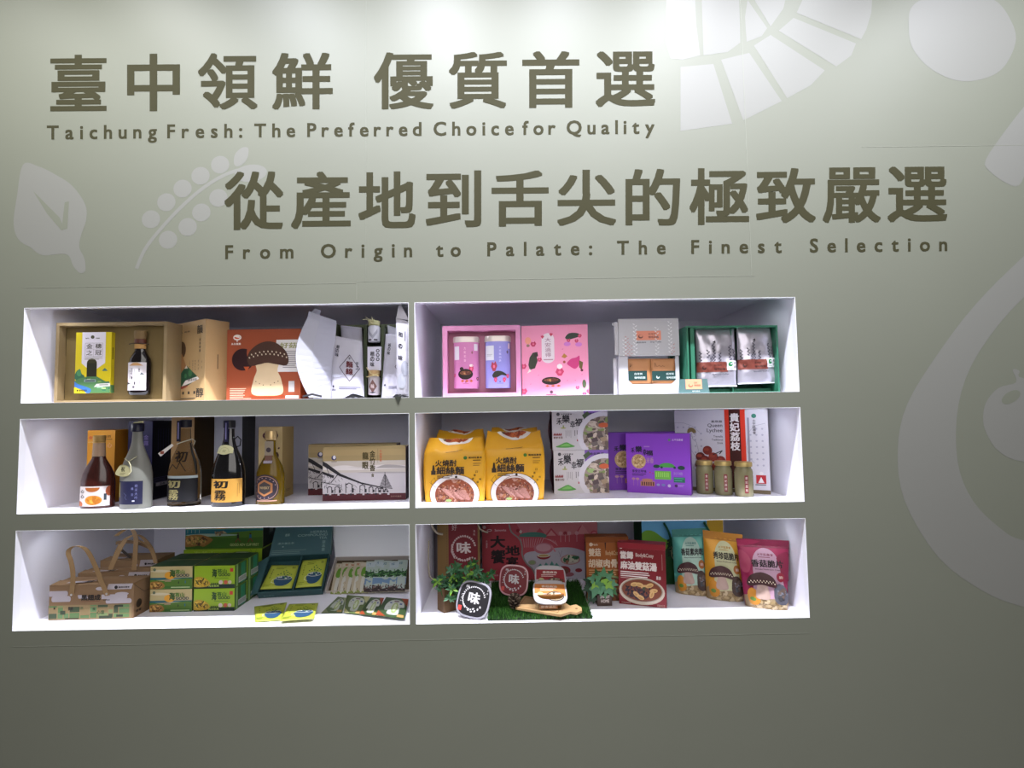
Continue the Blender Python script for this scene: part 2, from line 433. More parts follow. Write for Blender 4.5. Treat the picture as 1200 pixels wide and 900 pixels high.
words((('From',264,344),('Origin',376,483),('to',511,540),('Palate:',571,694),('The',723,780),('Finest',810,916),('Selection',949,1110)), 306.2, -.0112, 16.5)
# panel joints and film edges
jt = mat('#6c6e63', .5)
def joint(p0, p1, wd=.0016):
    a, b = F(*p0, 0), F(*p1, 0); m = MB()
    if abs(a.x-b.x) > abs(a.z-b.z): m.box((a.x, -.0005, (a.z+b.z)/2-wd/2), (b.x, .002, (a.z+b.z)/2+wd/2))
    else: m.box(((a.x+b.x)/2-wd/2, -.0005, min(a.z, b.z)), ((a.x+b.x)/2+wd/2, .002, max(a.z, b.z)))
    m.build('panel_joint', jt, wall)
joint((28, 338), (418, 331)); joint((418, 332), (418, 351)); joint((418, 329), (884, 324)); joint((872, -10), (876, 325)); joint((1010, 171), (1230, 171)); joint((428, -10), (430, 331), .0008)
joint((15, 758), (948, 742), .0008)
# ================================================================ top left niche
KRAFT = '#96825f'
KR = mat(KRAFT, .65, bump=.25, bscale=120, var=.06)
KRD = mat('#77653f', .65, bump=.25, bscale=120, var=.06)
def lines(p, x0, x1, y, n, dy, th, c, seed=1, jag=.25):
    """rows of fine print too small to read"""
    R = random.Random(seed)
    for i in range(n):
        p.rect(x0, y-i*dy, x1-(x1-x0)*jag*R.random(), y-i*dy+th, c)
def vlines(p, y0, y1, x, n, dx, th, c, seed=1):
    R = random.Random(seed)
    for i in range(n): p.rect(x+i*dx, y0+(y1-y0)*.3*R.random(), x+i*dx+th, y1, c)
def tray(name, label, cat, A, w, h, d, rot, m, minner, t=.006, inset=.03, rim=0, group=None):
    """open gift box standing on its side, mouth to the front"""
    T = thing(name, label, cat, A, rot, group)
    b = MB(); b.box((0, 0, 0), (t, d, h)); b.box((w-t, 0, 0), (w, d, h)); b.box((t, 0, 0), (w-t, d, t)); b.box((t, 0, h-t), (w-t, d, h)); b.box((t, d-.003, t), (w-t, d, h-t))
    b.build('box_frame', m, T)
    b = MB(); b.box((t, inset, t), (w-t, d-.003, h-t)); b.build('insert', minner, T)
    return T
# kraft gift box holding the yellow carton and the sauce bottle
A, w, h, rot = place(63, 194, 470, 377.5, ZF[0], .10)
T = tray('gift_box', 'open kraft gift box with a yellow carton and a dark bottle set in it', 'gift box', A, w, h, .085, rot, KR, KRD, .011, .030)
b = MB(); b.box((.0062, .0285, h*.60), (.011, .030, h*.95)); b.build('insert_slot', mat('#2a1f14', .8), T)
b = MB(); b.box((.0062, .0285, h*.06), (.011, .030, h*.38)); b.build('insert_slot', mat('#2a1f14', .8), T)
def gxy(px, py, y, O=A): v = F(px, py, O.y+y); return v.x-O.x, v.z-O.z
x0, z0 = gxy(87, 461, .012); x1, z1 = gxy(131, 389, .012)
Y = thing('product_box', 'yellow carton with a white banner in the kraft gift box', 'box', (A.x+x0, A.y+.012, A.z+z0))
bw, bh = x1-x0, z1-z0
b = MB().box((0, 0, 0), (bw, .017, bh)); b.build('carton', mat('#d8c321', .4), Y, bevel=.001)
p = Pr(bw, bh)
p.poly([(.18,1),(.18,.49),(.36,.40),(.62,.40),(.84,.49),(.84,1)], '#dcd6e0')
p.k = 1; p.ell(.47,.49,.14,.075,'#3e3a22'); p.rect(.33,.2,.61,.49,'#2b2b1c')
for i, (x, y) in enumerate(((.28,.72),(.53,.72),(.28,.61),(.53,.61))):
    p.text('金穗之冠'[i], x+.02, y+.01, x+.2, y+.09, '#4a463c', .012)
p.line([(.27,.60),(.76,.60),(.76,.82),(.27,.82)], .0008, '#6a665c', True); p.line([(.51,.6),(.51,.82)], .0006, '#6a665c'); p.line([(.27,.71),(.76,.71)], .0006, '#6a665c')
p.circ(.47, .92, .05, '#4a4632'); p.text('穀物', .27, .89, .37, .91, '#55503c', .01); p.text('精華', .57, .89, .67, .91, '#55503c', .01); lines(p, .26, .78, .57, 2, .02, .008, '#8a8678')
p.k = 1
p.poly(spline([(0,.30),(.06,.37),(.14,.38),(.2,.31),(.26,.29),(.27,.22),(.1,.2),(0,.24)], 3), '#33664a'); p.poly(spline([(.05,.34),(.14,.4),(.18,.3),(.1,.28)], 3), '#4c8a5a')
p.poly([(0,.2),(.12,.24),(.35,.27),(.62,.27),(.95,.16),(1,.14),(1,0),(.4,0),(0,.15)], '#4f7d4e'); p.k = 2
p.poly(spline([(0,.19),(.1,.15),(.3,.11),(.47,.06),(.42,0),(.34,0),(.25,.05),(0,.11)], 3), '#3d6fb4'); p.poly([(0,.1),(.2,.06),(.35,0),(0,0)], '#d8c321')
R = random.Random(4)
for i in range(26):
    x, y = .1+.85*R.random(), .02+.22*R.random()
    if y < .22-.1*x+.05 and not (x < .45 and y < .16): p.rect(x, y, min(1, x+.1), y+.025, R.choice(['#2f5a3a','#7ba25a','#a9c07a','#2a6650','#88b090']))
p.k = 3; p.rect(.27,.18,.6,.225,'#8ba0a0'); p.rect(.3,.19,.57,.21,'#3c4a44'); p.poly([(.55,.1),(.62,.15),(1,.16),(1,.11)], '#d5d2cc'); p.rect(.7,.125,.95,.14,'#5a6a60')
p.text('霧峰農會', .13, .03, .36, .06, '#33301c', .01); p.circ(.09,.045,.025,'#33301c')
p.poly([(.76,.36),(.84,.41),(.93,.36)], '#4d7a72'); p.build('printed_panel', Y, front)
p = Pr(.017, bh, base=.0004); lines(p, .3, .6, .55, 1, 1, .2, '#7d7118'); p.rect(0,.0,1,.13,'#4f7d4e'); p.build('printed_side', Y, side_r(bw))
# sauce bottle
x0, z0 = gxy(165, 463, .02)
Bt = thing('sauce_bottle', 'small dark sauce bottle with a wood-brown cap lying in the kraft gift box', 'bottle', (A.x+x0, A.y+.012, A.z+z0))
s = F(178, 430, A.y).x-F(152, 430, A.y).x; r = s/2*.97; H = F(165, 388, A.y+.01).z-F(165, 463, A.y+.01).z
prof = [(r*.85, 0), (r*.98, .006), (r, .015), (r, H*.50), (r*.93, H*.565), (r*.62, H*.65), (r*.47, H*.70), (r*.45, H*.80)]
MB().lathe(prof, 40, .6, 0).build('bottle_body', mat('#120b10', .08, spec=.7, coat=.5), Bt, True)
MB().lathe([(r*.47, H*.72), (r*.49, H*.725), (r*.49, H*.80), (r*.47, H*.805)], 28, .8).build('neck_band', mat('#b58a50', .6), Bt, True)
MB().lathe([(r*.50, H*.80), (r*.5, H*.86), (r*.47, H*.87)], 28, .8).build('neck_seal', mat('#5a2f22', .5), Bt, True)
MB().lathe([(r*.46, H*.87), (r*.52, H*.89), (r*.56, H*.95), (r*.52, H*1.0), (r*.3, H*1.01)], 28, .8).build('cap', mat('#77603c', .6, bump=.2), Bt, True)
MB().tube([(-r*.98, -.004, H*.795), (-r*.4, -r*.42, H*.80), (r*.4, -r*.42, H*.795), (r*.9, -.004, H*.79)], .0016).build('cord', mat('#33251c', .8), Bt, True)
lw = r*2.0; p = Pr(lw, H*.43, base=.0006, eps=.0004)
p.rect(0,0,1,1,'#d9d3d8'); p.k = 1; p.poly([(.18,.88),(.42,.99),(.6,.99),(.85,.88)], '#c79a68'); p.vtext('五代梅', .34, .8, .38, .13, '#4a4450', .01); p.vtext('陳年', .68, .78, .64, .07, '#4a4450', .01)
p.poly([(.7,.56),(.78,.64),(.9,.56)], '#5a646c'); vlines(p, .4, .72, .18, 2, .07, .02, '#7a7480'); vlines(p, .45, .75, .47, 1, .1, .015, '#7a7480'); vlines(p, .2,.35,.7,1,.1,.02,'#7a7480')
p.poly([(0,.36),(.12,.28),(.3,.24),(.1,.22),(0,.2)], '#2c2a30'); p.poly([(0,.46),(.14,.32),(0,.3)], '#c08f7a'); p.rect(.4,.08,.5,.15,'#55505a'); p.rect(.46,.2,.53,.3,'#55505a')
def cyl(rr, sy, zz, W): return lambda u, v, o: ((rr+o)*math.sin((u-W/2)/rr), -(rr*sy+o)*math.cos((u-W/2)/rr), zz+v)
p.build('bottle_label', Bt, cyl(r, .6, H*.07, lw), sub=.004)
# slanted kraft box with the mountain print
A = F(203, 470, .21); A.z = ZF[0]; B = F(239.5, 468, .10); B.z = ZF[0]; d = B-A; rot = math.atan2(d.y, d.x); w = d.length
h = F(239.5, 373.5, .10).z-ZF[0]
T, o = carton('gift_box', 'slanted kraft box printed with a green mountain, right of the open kraft box', 'gift box', A, w, h, .085, rot, '#b8996b', side='#c2a070', top='#b8996b', bump=.15)
p = Pr(w, h)
p.ell(.26,.66,.13,.105,'#4a3420'); p.k = 1
p.poly([(.26,.62),(.06,.30),(.05,.2),(.3,.3),(.44,.42)], '#9a7048'); p.k = 2
p.poly([(.42,.46),(.06,.26),(.03,.24),(.12,.19),(.4,.19),(.62,.24),(.8,.3)], '#1f4a33'); p.poly([(.42,.46),(.36,.42),(.47,.42)], '#d9d0c4'); p.k = 3
p.poly([(.28,.2),(.4,.27),(.78,.31),(.84,.28),(.6,.24)], '#d9d2cc'); [p.rect(.48+.05*i,.26,.505+.05*i,.29,'#33363a') for i in range(6)]
p.poly(spline([(0,.22),(.1,.17),(.32,.17),(.5,.21),(.25,.2)], 3), '#8a3a2c'); p.circ(.55,.36,.06,'#3b7048'); p.circ(.4,.33,.04,'#3b7048')
p.poly([(0,.42),(.1,.4),(.05,.2),(0,.2)], '#161814'); p.k = 1
p.text('韻', .74,.83,.92,.94,'#3a332a',.02); p.text('醇', .74,.055,.97,.17,'#3a332a',.02); p.vtext('穀香陳釀', .84,.78,.6,.05,'#4a4034',.01,.3); p.text('稻香', .33,.87,.52,.89,'#4a4034',.01); p.text('良品', .15,.87,.28,.89,'#4a4034',.01)
for i, x in enumerate((.52,.62,.7,.8,.9)): p.vtext('米稻香田水'[i:]+'月', x, .52, .38, .03, '#5a4f40', .006, .35)
for x in (.1,.3,.48,.66): p.rect(x,.10,x+.06,.135,'#3a332a')
lines(p, .05, .75, .04, 1, .02, .012, '#5a4f40'); p.build('printed_panel', T, front)
p = Pr(.085, h, base=.0004); p.rect(.5,.4,.54,.58,'#6a5a44'); p.build('printed_side', T, side_r(w))
# orange carton
A, w, h, rot = place(265, 352, 468, 386, ZF[0], .12)
T, o = carton('gift_box', 'orange carton with a round window and a big printed mushroom', 'gift box', A, w, h, .12, rot, '#96482a', side='#a83f14', top='#b04818')
p = Pr(w, h)
p.circ(.22,.58,.15,'#2a0f12',n=36); p.k = 1; p.poly([(.23,.48),(.31,.48),(.27,.41)], '#b4542a'); p.poly([(.3,.66),(.33,.58),(.29,.6)], '#c8b0a8')
p.k = 2; p.ell(.53,.68,.26,.22,'#96482a',n=40); p.k = 3
p.ell(.14,.89,.055,.04,'#e8ddd4'); p.k = 4; p.ell(.14,.89,.04,.02,'#c9521c'); p.k = 5; p.poly([(.1,.9),(.18,.88),(.15,.93)], '#e8ddd4'); p.rect(.133,.83,.147,.86,'#e8ddd4')
p.text('永永農業', .06,.785,.19,.815,'#e8ddd4',.02)
p.k = 2; p.rect(.67,.4,.99,.85,'#d8d4d2'); p.k = 3; p.text('好菇', .72,.73,.95,.81,'#8a8a50',.02); lines(p, .76,.97,.68,9,.028,.012,'#8a8688',3); p.rect(.8,.03,.98,.07,'#d8cfc8')
p.rect(.84,.12,.92,.27,'#b8b4b2')
lines(p, .05,.34,.17,7,.023,.009,'#e0b8a0',5,.4)
# plain mushroom
p.k = 4
p.ell(.55,.07,.24,.018,'#a23c12'); p.k = 5
p.poly(spline([(.35,.1),(.37,.3),(.41,.42),(.41,.55),(.69,.55),(.69,.42),(.74,.3),(.76,.1),(.55,.07)], 5), mat('#cdb590', .7, var=.08)); p.k = 6
p.poly(spline([(.28,.57),(.33,.49),(.45,.51),(.55,.53),(.66,.51),(.8,.49),(.84,.56),(.8,.69),(.68,.80),(.55,.83),(.42,.79),(.31,.69)], 6), mat('#452b20', .6, var=.15)); p.k = 7
for i in range(19):
    x = .31+.50*i/18; z = .62+.05*math.sin((x-.31)/.5*PI)+(.018 if i % 2 else -.018); p.ell(x, z, .009, .013, '#cdbfa8', n=8, rot=.4)
for x, y in ((.4,.27),(.45,.24),(.5,.22),(.6,.22),(.65,.25),(.7,.27)): p.ell(x,y,.008,.008,'#6a5238',n=8)
p.build('printed_panel', T, front)
# white lid, folded back
T = thing('box_lid', 'white curved lid panel standing open between the orange carton and the noodle bags', 'lid', (0, 0, 0))
def crv(n=14):
    out = []
    for i in range(n+1):
        t = i/n
        a = F(356+(-14)*math.sin(PI*min(1, t*1.05))*1.0+ (372-356)*(1-t)**2*.4+(358-352)*t, 466-(466-364.5)*t, .03+.02*t); a.z = max(a.z, ZF[0]+.001)
        b_ = F(388+(394.5-388)*t, 467-(467-376)*t, .12); b_.z = max(b_.z, ZF[0]+.001)
        out.append((a, b_))
    return out
g = crv(); v = []; f = []
for a, b_ in g:
    m_ = a*.5+b_*.5+Vector((-.004, -.012, 0))
    for q in (a, m_, b_): v += [q, q+Vector((-.0012, .0018, 0))]
for i in range(len(g)-1):
    for j in range(2):
        q = i*6+j*2; f += [(q, q+2, q+8, q+6), (q+1, q+7, q+9, q+3)]
    q = i*6; f += [(q, q+6, q+7, q+1), (q+4, q+5, q+11, q+10)]
mesh('lid_panel', v, f, mat('#aaaab6', .4), T, smooth=False)
a, b_, c_, d_ = F(362, 368.5, .05), F(374, 371.5, .09), F(376, 364, .09), F(369, 361.5, .07)
q = Vector((0, .0015, 0)); MB().hexa([a, b_, b_+q, a+q, d_, c_, c_+q, d_+q]).build('tuck_flap', mat('#aaaab6', .4), T)
MB().tube([F(355, 466, .02)+Vector((0, 0, .004)), F(366, 463, .02)+Vector((0, 0, .003)), F(377, 466, .02)+Vector((0, 0, .004))], .0035).build('tape_end', mat('#1e1a20', .4), T, True)
# dark green open box with bags
OL = F(388, 470, .16); OL.z = ZF[0]; OR = F(478, 470, .16); w = OR.x-OL.x
h = F(430, 377, .16).z-ZF[0]
OLIVE = mat('#3d4630', .6, bump=.1); BLK = mat('#101210', .7)
T = thing('gift_box', 'open dark olive gift box behind the white noodle bags', 'gift box', OL)
b = MB(); b.box((0, 0, 0), (.008, .10, h)); b.box((w-.008, 0, 0), (w, .10, h)); b.box((.008, 0, 0), (w-.008, .10, .004)); b.box((.008, .06, h-.012), (w-.008, .10, h)); b.build('box_frame', mat('#5a6148', .6), T)
b = MB().box((.008, .09, .004), (w-.008, .1, h-.012)); b.build('insert', BLK, T)
def lx(px, Y=.16): return F(px, 420, Y).x-OL.x
b = MB(); b.box((lx(426), 0, .004), (lx(430), .09, h-.014)); b.box((lx(446.5), 0, .004), (lx(450.5), .09, h-.014)); b.build('divider', OLIVE, T)

def bag(name, label, pbl, pbr, ptl, ptr, Y, zf, m, prt=None, thick=.03, group=None, lean=.0, seed=1, crk=.002, sealh=.06, part='bag_body', lift=0, stand=False, cat='bag'):
    """flat sealed bag standing up; corners in picture space"""
    if Y is None: BL, BR = FZ(*pbl, zf), FZ(*pbr, zf); TL, TR = F(*ptl, BL.y+lean), F(*ptr, BR.y+lean)
    else: BL, BR, TL, TR = F(*pbl, Y), F(*pbr, Y), F(*ptl, Y+lean), F(*ptr, Y+lean)
    BL.z = max(BL.z, zf+.0005+lift); BR.z = max(BR.z, zf+.0005+lift)
    O = Vector((BL.x, BL.y, min(BL.z, BR.z)))
    T = thing(name, label, cat, O, 0, group)
    def S(u, v, o, side=-1):
        Q = (BL*(1-u)+BR*u)*(1-v)+(TL*(1-u)+TR*u)*v - O
        e = max(0, 1-(2*u-1)**4)**.6; vv = min(1, v/(1-sealh)); g_ = max(0, math.sin(PI*min(1, .12+vv*.88)))**.6 if v < 1-sealh else 0
        if stand: g_ = max(0, 1-v/(1-sealh))**.55*(.75+.25*min(1, v*8)) if v < 1-sealh else 0
        n = noise.noise(Vector((u*5+seed, v*6, side*3.))) * crk + noise.noise(Vector((u*14+seed, v*13, side*7.)))*crk*.4
        th = thick/2*e*g_
        return (Q.x, Q.y+side*(th+n*(.3+g_)+o+.0005), Q.z)
    NU, NV = 18, 26; v = []; f = []
    for sd in (-1, 1):
        for j in range(NV+1):
            for i in range(NU+1): v.append(S(i/NU, j/NV, 0, sd))
    N1 = (NU+1)*(NV+1)
    for sd in (0, 1):
        for j in range(NV):
            for i in range(NU):
                q = [sd*N1+j*(NU+1)+i, sd*N1+j*(NU+1)+i+1, sd*N1+(j+1)*(NU+1)+i+1, sd*N1+(j+1)*(NU+1)+i]
                f.append(tuple(q if sd == 0 else q[::-1]))
    for i in range(NU):
        for j0 in (0, NV):
            a_ = j0*(NU+1)+i; f.append((a_, a_+1, a_+1+N1, a_+N1) if j0 else (a_, a_+N1, a_+1+N1, a_+1))
    for j in range(NV):
        for i0 in (0, NU):
            a_ = j*(NU+1)+i0; c_ = a_+NU+1; f.append((a_, c_, c_+N1, a_+N1) if not i0 else (a_, a_+N1, c_+N1, c_))
    mesh(part, v, f, m, T, smooth=True)
    if prt:
        W = (BR-BL).length; Hh = (TL-BL).length
        p = Pr(W, Hh, base=.0012, eps=.0005); prt(p); p.build('printed_front', T, lambda u, v_, o: S(u/W, v_/Hh, o), sub=.006)
    return T
NB = mat('#b0aeba', .38, spec=.6, bump=.35, bscale=30)
def noodle(p, cut=1):
    p.vtext('稻の味', .2, .86, .66, .1, '#2c2a38', .02, .12); p.rect(.12,.68,.14,.8,'#55526a')
    p.line([(.62,.72),(.93,.5),(.62,.28),(.3,.5)], .0022, '#4a3a42', True); p.k = 1
    p.vtext('麵線', .62, .62, .38, .22, '#5a2028', .03, .08); p.vtext('手工', .86, .62, .48, .1, '#2c2a38', .02, .12); p.text('手', .58,.64,.66,.68,'#2c2a38',.01)
    lines(p, .3,.95,.17,2,.025,.01,'#55526a'); p.circ(.12,.19,.03,'#2c2a38'); p.text('農會', .08,.12,.2,.145,'#2c2a38',.01)
    p.k = 0; p.poly(spline([(.6,0),(.75,.09),(1,.11),(1,0)], 3), '#aeb0bc'); p.poly(spline([(.02,.36),(.2,.39),(.4,.36),(.2,.33)], 3), '#b9bac8')
bag('noodle_bag', 'back white noodle bag peeking over the front one, left side of the olive box', (402,440), (428,440), (399,381), (424,384), .20, ZF[0]+.06, NB, lambda p: p.text('麵', .2,.45,.55,.75,'#2c2a38',.02), .03, 'white noodle bags', seed=2)
bag('noodle_bag', 'large white noodle bag with a red-brown diamond, beside the open white lid', (387,467), (427,466), (391,393), (424,400), .125, ZF[0], NB, noodle, .04, 'white noodle bags', seed=5)
bag('noodle_bag', 'back white noodle bag at the right end of the olive box', (456,440), (470,440), (454,381), (470,386), .20, ZF[0]+.06, NB, lambda p: p.text('麵', .4,.5,.8,.75,'#2c2a38',.02), .02, 'white noodle bags', seed=7)
bag('noodle_bag', 'white noodle bag half hidden behind the tall narrow bag', (447,467), (470,466), (452,391), (472,392), .125, ZF[0], NB, lambda p: (p.vtext('稻の味', .3,.85,.66,.16,'#2c2a38',.02,.12), p.line([(1,.62),(.7,.48),(1,.36)],.002,'#4a3a42'), lines(p,.4,.95,.17,2,.025,.01,'#55526a'), p.circ(.2,.2,.05,'#2c2a38')), .04, 'white noodle bags', seed=8)
bag('noodle_bag', 'tall narrow white noodle bag leaning at the right end of the niche', (465,467), (479.3,464), (464,372), (479,377), .02, ZF[0], NB, lambda p: (p.vtext('稻の味', .4,.87,.42,.34,'#23212e',.03,.08), vlines(p,.72,.85,.72,1,.1,.06,'#55526a'), p.ell(.5,.2,.34,.1,'#a3a5b2'), p.ell(.75,.36,.3,.1,'#9698a6')), .03, 'white noodle bags', seed=11, lean=.01)
# pointed top of the tall bag
o = [x for x in bpy.data.objects if x.get('label','').startswith('tall narrow')][0]
a, b_, c_ = F(464.3, 373, .028)-o.location, F(479.2, 375, .028)-o.location, F(467.3, 355.8, .034)-o.location
q = Vector((0, .003, 0)); MB().hexa([a, b_, b_+q, a+q, c_, c_+(b_-a)*.12, c_+(b_-a)*.12+q, c_+q]).build('bag_top', NB, o)
# jars and card in the middle slot
def jar(px, pyb, pyt, r_px, Y, label, cap, bodym, zf, group=None, tie=True):
    Bp = F(px, pyb, Y); Tp = F(px, pyt, Y); r = (F(px+r_px, pyb, Y)-Bp).length; H = Tp.z-Bp.z
    J = thing('jar', label, 'jar', Bp, 0, group)
    MB().lathe([(r*.9, 0), (r, H*.05), (r, H*.68), (r*.8, H*.76)], 28).build('jar_body', bodym, J, True)
    MB().lathe([(r*.86, H*.76), (r*.95, H*.78), (r*.95, H*.98), (r*.8, H)], 28).build('cap', cap, J, True)
    return J, r, H
J, r, H = jar(438.5, 401, 376, 7, .155, 'small jar with a straw-tied cloth cap, at the top of the middle slot', mat('#a9a67c', .7), mat('#c2c2cc', .3), ZF[0])
b = MB()
for i in range(5):
    q = -1+i*.5; b.tube([(0, -r, H*.8), (q*r*.6-r*.3, -r*1.2, H*1.02), (q*r*1.0-r*.6, -r*1.2, H*(1.0+.12*(i % 2)))], .0012, n=5)
b.build('straw_tie', mat('#b3ad82', .8), J); p = Pr(2*r, H*.6, base=.0006); p.poly([(.1,.9),(.5,.4),(.9,.9),(.9,.6),(.5,.1),(.1,.6)], '#9a9aa6'); p.rect(.1,.0,.4,.1,'#2c2a38'); p.rect(.6,.0,.9,.1,'#2c2a38'); p.build('jar_label', J, cyl(r, 1, .004, 2*r), sub=.003)
a = F(430.5, 434, .15); c_ = F(446.5, 406, .15)
T = thing('label_card', 'white card printed with three black circles and brush writing, between the two small jars', 'card', a)
w_, h_ = c_.x-a.x, c_.z-a.z; MB().box((0, 0, 0), (w_, .012, h_)).build('card', mat('#cfcddc', .5), T, bevel=.0006)
p = Pr(w_, h_, base=.0005); p.vtext('稻の味', .36, .8, .14, .3, '#23212e', .03, .08); [p.circ(.76, .82-.18*i, .13, '#2c2a38') for i in range(3)]; p.k = 1; [p.circ(.76, .82-.18*i, .07, '#cfcddc') for i in range(3)]; p.build('printed_front', T, front)
J, r, H = jar(438.5, 463, 434, 7, .155, 'small straw-tied jar with a brown diamond label, bottom of the middle slot', mat('#b39468', .7), mat('#b0a8ac', .3), ZF[0])
MB().tube([(-r, -r, H*1.1), (-r*.2, -r*1.15, H*.85), (r, -r*1.05, H*.74)], .0016, n=6).build('straw_tie', mat('#c4b483', .8), J); MB().tube([(-r, -r*1.05, H*.72), (0, -r*1.15, H*.76), (r, -r*1.05, H*.85)], .0016, n=6).build('straw_tie', mat('#c4b483', .8), J)
p = Pr(2*r, H*.6, base=.0006); p.poly([(.5,.95),(.85,.5),(.5,.05),(.15,.5)], '#6a4a44'); p.k = 1; p.text('味', .36,.35,.64,.65,'#c8b8b4',.02); p.k = 0; p.poly([(.2,.1),(.5,.02),(.8,.1),(.5,.14)], '#2c2a38'); p.build('jar_label', J, cyl(r, 1, .004, 2*r), sub=.003)
# crumpled black tissue at the front edge
for px0, px1, lab in ((404, 427, 'black tissue scrap under the large noodle bag'), (460, 478, 'crumpled black tissue hanging over the shelf edge at the divider')):
    R = random.Random(px0); a = F(px0, 466, .02); b_ = F(px1, 466, .02); v = []; f = []; n_ = 9
    T = thing('tissue_paper', lab, 'paper', (a.x, a.y, ZF[0]))
    for j in range(4):
        for i in range(n_+1):
            t = i/n_; hgt = math.sin(PI*t)*.014*(1 if j in (1, 2) else .1)+R.random()*.003
            v.append(((b_.x-a.x)*t, -.018+j*.012, .0008+hgt))
    for j in range(3):
        for i in range(n_): q = j*(n_+1)+i; f.append((q, q+1, q+n_+2, q+n_+1))
    mesh('tissue', v, f, mat('#121214', .35), T, smooth=True)
    if px0 > 450: mesh('tissue_tip', [(.012, -.0215, .004), (.034, -.0215, .004), (.024, -.023, -.022), (.012, -.02, .004), (.034, -.02, .004), (.024, -.022, -.022)], [(0, 2, 1), (3, 4, 5), (0, 1, 4, 3), (1, 2, 5, 4), (2, 0, 3, 5)], mat('#23261f', .4), T)

# ================================================================ top right niche
PK = mat('#d68bb4', .45)
A, w, h, rot = place(519, 611, 466, 381.5, ZF[0], .13)
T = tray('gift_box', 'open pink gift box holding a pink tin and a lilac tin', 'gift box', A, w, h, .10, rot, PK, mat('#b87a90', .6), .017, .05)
def tin(px, pyb, pyt, rp, body, lab, deco):
    Bp = F(px, pyb, A.y+.03); Tp = F(px, pyt, A.y+.03); r = (F(px+rp, pyb, A.y+.03)-Bp).length; H = Tp.z-Bp.z
    J = thing('tea_tin', lab, 'tin', (Bp.x, Bp.y, Bp.z), 0)
    MB().lathe([(r*.93, 0), (r*.97, .002), (r*.97, H*.89)], 44, .55, sup=.75).build('tin_body', mat(body, .35), J, True)
    MB().lathe([(r*.97, H*.89), (r*1.02, H*.895), (r*1.02, H*.975), (r*.97, H)], 44, .55, sup=.75).build('lid', mat('#cdc2bb', .3, .3), J, True)
    W = r*1.84; p = Pr(W, H*.87, base=.0008); deco(p)
    def S(u, v, o):
        q = (u-W/2)/(r*.97); q = max(-.97, min(.97, q)); c = (1-abs(q)**(2/.75)); c = max(c, 0)**(.75/2)
        return (q*r*.97, -(r*.97*.55*c+o), v+.002)
    p.build('printed_front', J, S, sub=.004)
def wok(p, x, y, s):
    p.k += 1; p.ell(x, y, .34*s, .13*s, '#1e1210'); p.k += 1; p.ell(x, y+.03*s, .26*s, .05*s, '#7a4a30'); p.scatter(x, y+.03*s, .24*s, .045*s, 14, ['#b07a4a','#5a2a20'], .025*s, 3)
    for i in range(3): p.poly([(x-.22*s+.2*s*i, y-.17*s), (x-.14*s+.2*s*i, y-.13*s), (x-.06*s+.2*s*i, y-.17*s), (x-.14*s+.2*s*i, y-.2*s)], '#c05a34')
    p.k -= 2
def rose(p, x, y, s, c='#c23d62'):
    p.poly([(x-s, y), (x-.6*s, y+.8*s), (x, y+.5*s), (x+.5*s, y+.9*s), (x+s, y+.1*s), (x+.4*s, y-.8*s), (x-.4*s, y-.8*s)], c); p.k += 1; p.ell(x, y, .35*s, .3*s, '#e06a8a', n=10); p.k -= 1
def d1(p):
    p.rect(.02,.62,.22,.92,'#d6cfd6'); p.rect(.84,.82,.98,.97,'#d6cfd6'); p.vtext('大安花香', .46,.92,.56,.09,'#e6b4cc',.01,.3); p.line([(.33,.95),(.6,.95),(.6,.55),(.33,.55)],.0007,'#b87898',True)
    wok(p, .48, .30, .9); rose(p, .72,.42,.10); p.ell(.72,.49,.08,.03,'#e8dcda'); p.ell(.32,.42,.08,.04,'#2a1a18'); p.text('農', .45,.11,.52,.14,'#7a3048',.02); lines(p,.36,.62,.085,1,.02,.01,'#a05070'); rose(p,.02,.28,.05); rose(p,.97,.2,.05,'#4a3038'); p.poly([(.72,.78),(.76,.82),(.8,.78),(.76,.74)],'#8a5060')
def d2(p):
    p.rect(.0,.60,.34,.92,'#d2d2d8'); p.k = 1; lines(p,.05,.28,.72,2,.03,.01,'#9a9aa0'); p.k = 0; p.vtext('大安豬肉酥', .6,.92,.55,.09,'#c9c4e8',.01,.3); p.line([(.46,.96),(.74,.96),(.74,.54),(.46,.54)],.0007,'#8a86c4',True); p.rect(.93,.85,1,.97,'#e0c8d0')
    rose(p, .34,.46,.13,'#a83a4a'); p.poly(spline([(.26,.26),(.38,.35),(.6,.36),(.8,.31),(.9,.25),(.66,.27),(.5,.23),(.36,.2)],3),'#2a2c22'); rose(p,.4,.17,.07); rose(p,.76,.17,.07); rose(p,.9,.25,.06); p.text('農', .55,.11,.62,.14,'#4a4a80',.02); lines(p,.46,.74,.085,1,.02,.01,'#6a6aa8'); p.poly([(.86,.78),(.9,.82),(.94,.78),(.9,.73)],'#5a4a60')
tin(547, 455.5, 395.5, 15.2, '#c377a5', 'pink tin with a cream lid and a wok picture, left one in the pink box', d1)
tin(584, 455, 394.5, 15.2, '#8f8bcc', 'lilac tin with a cream lid, right one in the pink box', d2)
